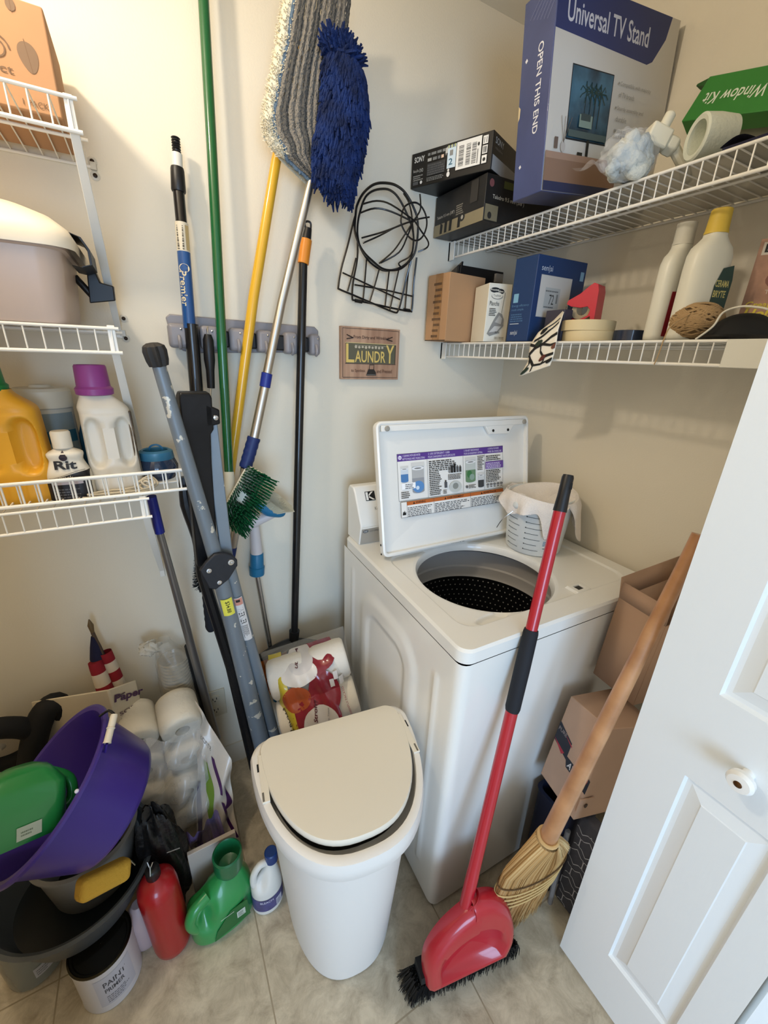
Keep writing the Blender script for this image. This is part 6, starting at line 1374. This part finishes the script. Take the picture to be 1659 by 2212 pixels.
# ================================================================ clutter on the floor at the left
mpp=mat('paper_roll_white','DCD3C0',.95,bump=.3,bs=90)
t=thing('paper_roll_pack','torn plastic pack of white paper rolls with purple and green print, in the left corner','paper roll pack',(-1.27,-.22,0))
for x,y,z in ((-1.272,-.165,.46),(-1.385,-.150,.455),(-1.272,-.165,.345),(-1.385,-.150,.34),(-1.29,-.18,.23),(-1.39,-.17,.225),(-1.29,-.18,.115),(-1.39,-.17,.11)):
    b=MB(); X=T(x,y,z)@R(.10)@R(PI/2+.22,'X')@T(0,0,-.055)
    b.lathe([(.0195,.0),(.050,0),(.056,.005),(.057,.02),(.057,.09),(.054,.105),(.048,.11),(.0195,.11),(.0195,0)],mpp,X,seg=36); b.build('paper_roll',t,ang=60)
TT,TRp,BR_,BB_=V((-1.2237,-0.1650,0.4952)),V((-1.1537,-0.2600,0.3185)),V((-1.1751,-0.3450,-0.0433)),V((-1.2889,-0.3350,0.0381))
BB_.z=.004; BR_.z=.004; BR_.x=-1.175;BR_.y=-.345
def sheet(u,v,off=0):
    a=TT.lerp(TRp,u); c_=BB_.lerp(BR_,u); p_=a.lerp(c_,v)
    n=V((.30,-1,.25)).normalized(); k=.010*math.sin(u*9+v*6)+.006*math.sin(v*19+u*13)+.014*math.sin(PI*v)*math.sin(PI*u)
    return p_+n*(k+off)
b=MB(); b.grid(sheet,36,60,mat('pack_film_white','C4B7A6',.35,coat=.3,bump=.4,bs=40)); fo_=b.build('printed_wrap',t,ang=80)
pr=Print(lambda x,y,h:sheet(x,y,.001+h*2)); 
def pgrid(f,c): 
    z=pr._h(); pr.mb.grid(lambda u,v:pr.f(*f(u,v),z),8,24,mat('ink_'+c,c,.3,coat=.3))
pgrid(lambda u,v:(.16+.20*v+.14*u+.05*math.sin(v*8),.30+.52*v),'6F8A34')
pgrid(lambda u,v:(.60+.30*math.sin(v*PI)*(.4+.6*u)+.05,.34+.22*v),'3A1846')
pgrid(lambda u,v:(.58+.34*v+.10*u,.50+.28*v),'3A1846')
pgrid(lambda u,v:(.42+.08*u+.12*v,.22+.22*v),'4A2A50')
pgrid(lambda u,v:(.02+.10*u,.46+.40*v),'5A5062')
pr.text('ROLLS',.10,.16,.30,.03,'6A6258'); pr.build(fo_,'wrap_print',local=False)
b=MB()
def film(u,v):
    x=-1.455+.235*u; z=.50-.36*v; y=-.235-.035*math.sin(u*PI)+.012*math.sin(u*17+v*9)+.012*math.sin(v*21+u*6)-.03*v
    return V((x,y,z))
b.grid(film,50,50,mat('torn_film','CFC9C0',.14,alpha=.38,bump=.8,bs=26)); b.build('torn_film',t,ang=80)
b=MB(); b.grid(lambda u,v:V((-1.30+.09*u+.03*v,-.345-.02*math.sin(u*5+v*8),.21-.20*v+.01*math.sin(u*22))),20,20,mat('purple_film','5A4A72',.15,alpha=.8,bump=.7,bs=30)); b.build('hanging_film',t,ang=80)
# white board standing in front of the pack
t=carton('flat_box','pale flat box standing on the floor behind the green jug','box',(-1.30,-.405,0),.02,.125,.012,.20,mat('pale_card','B9AC9E',.6))
# stack of plastic cups
t=thing('cup_stack','stack of clear plastic cups in a twisted plastic bag against the back wall','cups',(-1.262,-.058,.1))
b=MB(); prof=[]
for i in range(30): z=.0+i*.0125; prof+=[(.0395,z),(.0435,z+.008),(.0440,z+.010),(.0405,z+.0122)]
mcu=mat('cup_plastic','B9AE98',.15,alpha=.62,coat=.5)
b.lathe(prof,mcu,T(-1.265,-.060,.215),seg=32); b.build('cups',t)
b=MB()
def bg(u,v):
    a=2*PI*u; r=.048 if v<.7 else .048*(1-.55*ss((v-.7)/.3))
    r*=1+.06*math.sin(a*5+v*12)+.05*math.sin(a*9+v*22); return V((-1.265-.02*ss((v-.75)/.25)+r*math.cos(a),-.060+r*math.sin(a)*.95,.36+.30*v))
b.grid(bg,40,30,mat('bag_film','D8D0BE',.12,alpha=.30,bump=.9,bs=40)); b.build('plastic_bag',t,ang=80)
random.seed(6); b=MB()
def knot(u,v):
    a=2*PI*u; bb=PI*(v-.5); k=1+.22*math.sin(a*4+bb*5)+.15*math.sin(a*9+bb*3); return V((-1.318+.026*k*math.cos(a)*math.cos(bb),-.065+.020*k*math.sin(a)*math.cos(bb),.648+.020*k*math.sin(bb)))
b.grid(knot,30,16,mat('bag_knot','E0D8C6',.2,alpha=.6,bump=.9,bs=60)); b.build('bag_knot',t,ang=80)
# furled flag
t=thing('furled_flag','small American flag furled on its wooden stick against the back wall','flag',(-1.42,-.08,.4))
f0,f1,f2,f3,f4=V((-1.4468,-0.0450,0.7760)),V((-1.4459,-0.0470,0.7340)),V((-1.4477,-0.0550,0.6544)),V((-1.4311,-0.0700,0.5593)),V((-1.4017,-0.1000,0.4119))
b=MB(); b.tube([f0,f0.lerp(f1,.45),f1],[.0015,.0075,.0045],mat('spear_gold','6A5638',.5,.3),seg=12); b.build('spear_tip',t)
b=MB(); b.tube([f1,f4+(f4-f3)*1.6],.005,mat('stick_wood','4A3826',.6),seg=10); b.build('stick',t)
mw_,mrr,mbb=mat('flag_white','C9BBA8',.9,bump=.2,bs=80),mat('flag_red','861420',.9,bump=.2,bs=80),mat('flag_blue','151430',.9,bump=.2,bs=80)
def ftube(p_,q_,r1,r2,mt,x=0,y=0,name='flag_cloth'):
    pass
b=MB(); n=6; b.tube([f1.lerp(f2,.15),f1.lerp(f2,.55),f2,f2.lerp(f3,.12)],[.006,.013,.019,.016],mbb,seg=16); b.build('blue_canton',t)
b=MB(); q0=f2+V((.020,0,.012)); q1=f4+V((.012,0,-.01))
for i in range(9):
    a=q0.lerp(q1,i/9); c_=q0.lerp(q1,(i+1)/9); b.tube([a,a.lerp(c_,.5),c_],[.0160+.0005*i,.0166+.0005*i,.0160+.0005*(i+1)],(mrr,mw_)[i%2],seg=14,caps=False)
b.build('striped_roll',t)
b=MB(); q0=f2+V((-.006,-.012,-.002)); q1=f4+V((-.028,-.014,.03))
for i,(k0,k1) in enumerate(((0,.16),(.16,.34),(.34,.66),(.66,.86),(.86,1))):
    a=q0.lerp(q1,k0); c_=q0.lerp(q1,k1); b.tube([a,a.lerp(c_,.5),c_],[.017+.010*k0,.0175+.010*(k0+k1)/2,.017+.010*k1],(mrr,mw_)[i%2],seg=14,caps=(i in (0,4)))
b.build('striped_fold',t)
# white printed pack with a pointed corner
t=thing('printed_pack','cream paper pack with purple lettering standing behind the purple tub','pack',(-1.45,-.13,.2))
cT,cL,cR=V((-1.4213,-0.1650,0.6214)),V((-1.6068,-0.0850,0.4642)),V((-1.3630,-0.1100,0.4022)); cL.z=cT.z-.03; cR.z=cT.z-.035
b=MB(); back=V((cL.x+.10,-.03,cT.z-.02)); dn=V((0,0,-.40))
b.cube8([cT+dn,cR+dn,V((cR.x-.04,-.02,cR.z))+dn,cL+dn,cT,cR,V((cR.x-.05,-.02,cR.z-.12)),cL],mat('pack_cream','CDBFA4',.7,var=.05,vs=5)); b.build('pack_body',t,bev=.004)
u_=(cR-cT).normalized(); pr=Print(lambda x,y,h:cT+V((cR.x-cT.x,cR.y-cT.y,0)).normalized()*x+V((0,0,-.035*x/.12+ -.13+y))+V((.5,-.8,.0)).normalized()*(.002+h))
pr.text('Paper',.004,.075,.085,.032,'4A2A4E',.03,rot=-.25); pr.text('SOFT',.012,.030,.06,.012,'5A3A48',.01); pr.fine(.012,.004,.08,.020,2,'4A3A44'); pr.rect(.010,.095,.03,.004,'4A3A44'); pr.build(t,'printed_label',local=False)
# black ring and hose
t=thing('padded_ring','black padded ring around a pale disc, leaning on the wall at the left edge','ring',(-1.66,-.11,.45))
rc=V((-1.6941,-0.1000,0.4940)); XRr=T(*rc)@R(PI/2+.35,'X')
b=MB(); b.tube([XRr@V((.082*math.cos(2*PI*k/40),.088*math.sin(2*PI*k/40),0)) for k in range(40)],.026,mat('ring_black','0D0D0F',.8),seg=18,closed=True); b.build('ring',t)
b=MB(); b.lathe([(.066,0),(.02,.004),(.012,.012)],mat('disc_pale','BDB3A2',.6),XRr,seg=36,c1=True); b.build('pale_disc',t)
b=MB(); b.tube([V((-1.6536,-0.1200,0.3575)),V((-1.6180,-0.1200,0.4770)),V((-1.5866,-0.1000,0.5487)),V((-1.5566,-0.0900,0.5660)),V((-1.5485,-0.0800,0.5105)),V((-1.5611,-0.0700,0.4093))],[.030,.030,.031,.030,.026,.022],mat('hose_black','0B0B0D',.8),seg=18,smooth=5); tag(b.build('black_hose'),'thick black hose bend between the padded ring and the cream pack','hose')
# purple tub -----------------------------------------------------------
rc=V((-1.522,-.385,.592)); axp=V((-.66,.02,.74)).normalized(); XU=aim(rc-axp*.155,rc)@Matrix.Scale(.94,4)
t=thing('purple_tub','large purple plastic tub with a rope handle, tipped on its side','tub',X=XU)
mpu=mat('purple_plastic','38257E',.38,coat=.15)
b=MB(); b.lathe([(.001,0),(.118,.0),(.132,.008),(.138,.020),(.164,.150),(.167,.161),(.176,.163),(.179,.161),(.179,.167),(.173,.170),(.164,.167),(.159,.155),(.134,.026),(.126,.010),(.001,.006)],mpu,seg=80); b.build('tub_body',t,local=True,ang=40)
def onrim(px,py): pass
hA=V((-1.3783,-0.3850,0.7272)); hB=V((-1.3944,-0.4300,0.6973))
b=MB(); mwt=mat('handle_tube','D9D0BC',.5)
dd=(hB-hA); b.tube([hA,hA+dd*.08,hA+dd*.45,hA+dd*.47,hA+dd*.50,hA+dd*.52,hA+dd*.92,hB],[.0062,.0072,.0070,.0084,.0084,.0070,.0072,.0082],mwt,seg=16,caps=False); b.tube([hA+dd*.95,hA+dd*.96],.004,M_black,seg=10); b.build('handle_tube',t)
b=MB(); b.tube([hA,hA+V((-.010,.01,.006)),hA+V((-.03,.02,-.01))],.0028,M_black,seg=8,smooth=3); b.build('handle_rope',t); b=MB(); b.tube([hB,hB+V((-.006,-.0,-.02)),hB+V((-.012,.01,-.035))],.0028,mpu,seg=8); b.build('handle_rope',t)
b=MB(); b.ball(V((-1.4432,-0.5000,0.6734)),.004,flat('D8D8E8')); b.build('rim_dot',t)  # pale bluish dot on the tub, drawn as a small ball
# green container in the tub
gc=V((-1.5437,-0.4600,0.6454)); XG=T(*gc)@R(.5)@R(-.5,'X')@R(.35,'Y')
t=thing('green_container','green plastic container with a price label lying in the purple tub','container',X=XG)
mgr2=mat('green_plastic','1F7A3C',.3,coat=.3)
b=MB(); b.ring([rbox(-.060,.060,-.045,.045,.02,-.055),rbox(-.066,.066,-.050,.050,.022,-.045),rbox(-.066,.066,-.050,.050,.022,.030),rbox(-.045,.045,-.034,.034,.018,.060),rbox(-.024,.024,-.024,.024,.018,.070)],mgr2,cap0=True,cap1=True); b.build('container_body',t,local=True,ang=50)
b=MB(); b.tube([(.060,0,-.035),(.082,0,-.02),(.078,0,.018),(.045,0,.045)],.010,mgr2,seg=12,smooth=5); b.build('container_handle',t,local=True)
pr=Print(plane((-.012,-.0515,-.045),(1,0,0),(0,0,1))); pr.rect(0,0,.036,.022,'9AA79A'); pr.fine(.006,.006,.018,.010,2,'5A6A5A'); pr.build(t,'price_label')
# grey basin, bucket, yellow block ----------------------------------------------
t=thing('grey_basin','dark grey plastic basin sitting on top of the paint can, lower left','basin',(-1.545,-.36,.165))
mgy=mat('basin_grey','44484A',.5)
X=T(-1.545,-.355,.165)@R(.05,'Y')@Matrix.Scale(.93,4)
b=MB(); b.lathe([(.001,0),(.125,0),(.137,.006),(.150,.040),(.176,.122),(.186,.126),(.188,.130),(.180,.133),(.172,.128),(.146,.042),(.130,.010),(.001,.006)],mgy,X,seg=80); b.build('basin_body',t,ang=40)
b=MB(); b.lathe([(.14,.028),(.001,.028)],mat('basin_dark','0E1418',.3),X,seg=40); b.build('basin_bottom',t)  # near-black disc makes the inside of the basin dark
t=thing('grey_bucket','small light grey bucket standing inside the dark grey basin','bucket',(-1.512,-.325,.21))
mgl=mat('bucket_grey','8B8A86',.45)
X=T(-1.515,-.330,.178)@R(-.10,'X')
b=MB(); b.lathe([(.001,0),(.080,0),(.086,.006),(.108,.140),(.116,.144),(.117,.150),(.108,.152),(.103,.142),(.081,.010),(.001,.006)],mgl,X,seg=64); b.build('bucket_body',t,ang=40)
b0=V((-1.4936,-0.5150,0.3847)); b1=V((-1.4107,-0.4750,0.3337)); ux=(b1-b0).normalized(); up2=V((-.2,.35,.9)); 
XY=frame(b0,ux,up2)
t=thing('yellow_sponge','yellow sponge block resting on the rim of the grey basin','sponge',X=XY)
wy=(b1-b0).length; b=MB(); b.box((0,-.006,-.030),(wy,.040,.012),mat('sponge_yellow','C79A34',.9,bump=.5,bs=160)); b.build('sponge',t,local=True,bev=.013,bseg=4)
# paint can
t=thing('paint_can','white labelled paint can with a black lid under the grey basin','paint can',(-1.49,-.452,0))
X=T(-1.500,-.474,0)@Matrix.Diagonal((.78,.78,.83,1))
b=MB(); b.lathe([(.001,.001),(.080,.001),(.082,.004),(.082,.006),(.081,.010),(.081,.176),(.083,.178),(.083,.186),(.080,.188),(.078,.184)],mat('can_white','C9C8CC',.4),X,seg=56); b.build('can_body',t)
b=MB(); b.lathe([(.0775,.187),(.072,.187),(.068,.181),(.001,.181)],mat('can_lid','17150F',.25,coat=.5),X,seg=56); b.lathe([(.083,.184),(.0835,.188),(.079,.190),(.0765,.187)],mat('can_rim','2A271C',.2,.8),X,seg=56); b.build('lid',t)
pr=Print(cyl(.081,0,-1.55,X)); pr.rect(-.02,.03,.10,.13,'B9BAC4',14); 
pr.text('PAINT',.0,.115,.060,.022,'44464E',.02); pr.text('PRIMER',.0,.088,.052,.018,'44464E',.02); pr.fine(.0,.04,.06,.035,4,'7A7C86'); pr.build(t,'printed_label',local=False)
# clear jug
t=thing('clear_jug','translucent grey jug with a white price label at the lower left edge','jug',(-1.70,-.34,0))
X=T(-1.668,-.352,0); b=MB(); b.lathe([(.001,.001),(.052,.001),(.060,.008),(.062,.10),(.056,.14),(.030,.165),(.020,.17),(.020,.185)],mat('clear_jug','8E9490',.15,alpha=.72,coat=.4),X,seg=44,c1=True); b.build('jug_body',t)
pr=Print(cyl(.0622,0,-1.35,X)); pr.rect(0,.04,.034,.034,'A9ACB4',8); pr.fine(.004,.046,.025,.022,3,'6A6C74'); pr.build(t,'price_label',local=False)
t=thing('cream_box','cream cardboard piece behind the grey basin at the left edge','box',(-1.77,-.2,0)); MB().cube8([(-1.86,-.24,0),(-1.765,-.26,0),(-1.755,-.19,0),(-1.85,-.17,0),(-1.86,-.24,.30),(-1.775,-.26,.30),(-1.765,-.19,.30),(-1.85,-.17,.30)],mat('cream_card','C9B99C',.7)).build('carton',t,bev=.003)
# red bottle (extinguisher shape)
t=thing('fire_extinguisher','small red extinguisher with a black head standing on the floor','fire extinguisher',(-1.362,-.482,0))
X=T(-1.362,-.470,0)@R(-.02,'Y')
b=MB(); b.lathe([(.001,.001),(.036,.001),(.043,.012),(.045,.03),(.045,.235),(.042,.258),(.030,.276),(.014,.284),(.012,.290)],mat('red_enamel','A3141C',.3,coat=.3),X,seg=44); b.build('cylinder',t)
b=MB(); b.lathe([(.013,.284),(.016,.290),(.016,.315),(.010,.320)],M_black,X,seg=18,c1=True); b.build('valve_head',t,bev=.003)
b=MB(); b.tube([V((-1.3689,-0.4900,0.3743)),V((-1.3658,-0.4950,0.3576)),V((-1.3589,-0.4900,0.3657))],.0012,M_chrome,seg=6,smooth=4); b.tube([V((-1.3651,-0.4950,0.3622)),V((-1.3678,-0.5000,0.3383))],.0018,M_chrome,seg=6); b.build('safety_pin',t)
# black bag behind
t=thing('black_bag','crumpled black bag between the purple tub and the red extinguisher','bag',(-1.33,-.42,0))
def bgf(u,v):
    a=2*PI*u; bb=PI*(v-.5); k=1+.10*math.sin(a*5+bb*7)+.07*math.sin(a*11+bb*5); return V((-1.352+.052*k*math.cos(a)*math.cos(bb),-.392+.030*k*math.sin(a)*math.cos(bb),.205+.20*k*math.sin(bb)))
MB().grid(bgf,50,30,mat('bag_black','100F10',.4,bump=.6,bs=60)).build('bag_body',t,ang=70)
MB().tube([V((-1.4071,-0.4500,0.3481)),V((-1.4012,-0.4500,0.3255))],.0016,M_chrome,seg=6).build('zip_pull',t)
MB().tube([V((-1.3370,-0.4400,0.3019)),V((-1.3096,-0.4300,0.2822))],.0014,M_chrome,seg=6).build('wire_edge',t)
# small white bottle behind red
t=thing('white_bottle','small pale plastic bottle lying half hidden behind the red extinguisher','bottle',(-1.41,-.45,0)); b=MB(); b.lathe([(.001,.001),(.022,.001),(.032,.018),(.034,.04),(.034,.12),(.020,.15),(.012,.16)],mat('pale_bottle','B9A9AE',.4),T(-1.424,-.435,0),seg=28,c1=True); b.build('bottle_body',t)
# green jug -------------------------------------------------------------
gx,gy=-1.238,-.475
t=thing('green_jug','green plastic detergent jug without cap standing on the floor','jug',(gx,gy,0),.15)
def gj(u,v):
    a=2*PI*u; z=.185*v; sx=.082*(1-.0*v); sy=.052
    if v<.08: k=.86+.14*math.sin(v/.08*PI/2)
    elif v<.55: k=1
    else: k=1-.62*ss((v-.55)/.45)
    x=sx*k*math.copysign(abs(math.cos(a))**.75,math.cos(a)); y=sy*k*math.copysign(abs(math.sin(a))**.8,math.sin(a))
    # grip hollow at the left
    e=math.exp(-((x+.046)/.016)**2-((z-.105)/.030)**2)
    y*=1-.75*e
    return V((x+.034*ss((v-.5)/.5),y,z))
mgj=mat('jug_green','2C8A48',.3,coat=.3)
b=MB(); b.grid(gj,72,50,mgj); b.lathe([(.001,.002),(.05,.002)],mgj,sy=.6); b.build('jug_body',t,local=True,ang=70)
b=MB(); b.lathe([(.030,.176),(.031,.186),(.036,.190),(.038,.200),(.037,.240),(.033,.243),(.030,.238),(.026,.195),(.001,.19)],mat('jug_neck','17603A',.3,coat=.3),T(.034,0,0),seg=36); b.build('pour_spout',t,local=True)
b=MB(); b.tube([(-.030,-.012,.150),(-.064,-.020,.140),(-.078,-.022,.105),(-.066,-.022,.070),(-.044,-.02,.056)],.0145,mgj,seg=14,smooth=5); b.build('handle',t,local=True)
b=MB(); b.ring([[V((x,y,z)) for x,z in ((-.035,.02),(.060,.03),(.056,.098),(.012,.098),(-.026,.052))] for y in (-.0525,-.0545)],mat('jug_label','14602C',.35),cap1=True); b.build('recessed_label',t,local=True)
pr=Print(plane((.026,-.0548,.050),(1,0,0),(0,0,1))); pr.rect(0,0,.022,.026,'B9C4B4'); pr.fine(.003,.003,.016,.019,5,'3A4A3A'); pr.rect(-.040,.038,.034,.0015,'D2D8C8'); pr.build(t,'barcode_label')
# bleach bottle
t=thing('bleach_bottle','white bleach bottle with blue cap and purple label beside the trash can','bottle',(-1.118,-.498,0),.1)
def bl(u,v):
    a=2*PI*u; z=.175*v; k=(.88+.12*math.sin(min(1,v/.05)*PI/2)) if v<.05 else (1 if v<.5 else 1-.70*ss((v-.5)/.5)**1.1)
    x=.043*k*math.cos(a); y=.036*k*math.sin(a); e=math.exp(-((x+.022)/.010)**2-((z-.125)/.020)**2); y*=1-.6*e; return V((x+.018*ss((v-.55)/.45),y,z))
mwl=mat('bleach_white','DAD7CE',.4,sss=.1)
b=MB(); b.grid(bl,48,40,mwl); b.lathe([(.001,.002),(.035,.002)],mwl,sy=.84); b.build('bottle_body',t,local=True,ang=70)
b=MB(); b.tube([(.012,0,.166),(-.012,-.0,.172),(-.030,0,.150),(-.034,0,.115),(-.028,0,.095)],.0095,mwl,seg=12,smooth=5); b.build('handle',t,local=True)
b=MB(); b.lathe([(.0175,.168),(.0175,.198),(.015,.201)],mat('cap_blue','15356E',.4),T(.020,0,0),seg=26,c1=True); b.build('cap',t,local=True)
b=MB(); b.lathe([(.0436,.022),(.0436,.072)],mat('label_purple','4A4878',.4,var=.3,vs=40),Matrix(),seg=48,sy=.845); lb_=b.build('label_band',t,local=True)
pr=Print(cyl(.0437,0,-1.5,sy=.845)); pr.rect(.010,.026,.020,.028,'BDBCC8',5); pr.text('BLEACH',-.034,.058,.036,.009,'C9C8DA',.01); pr.fine(.012,.029,.014,.020,4,'55546A'); pr.build(t,'printed_label')
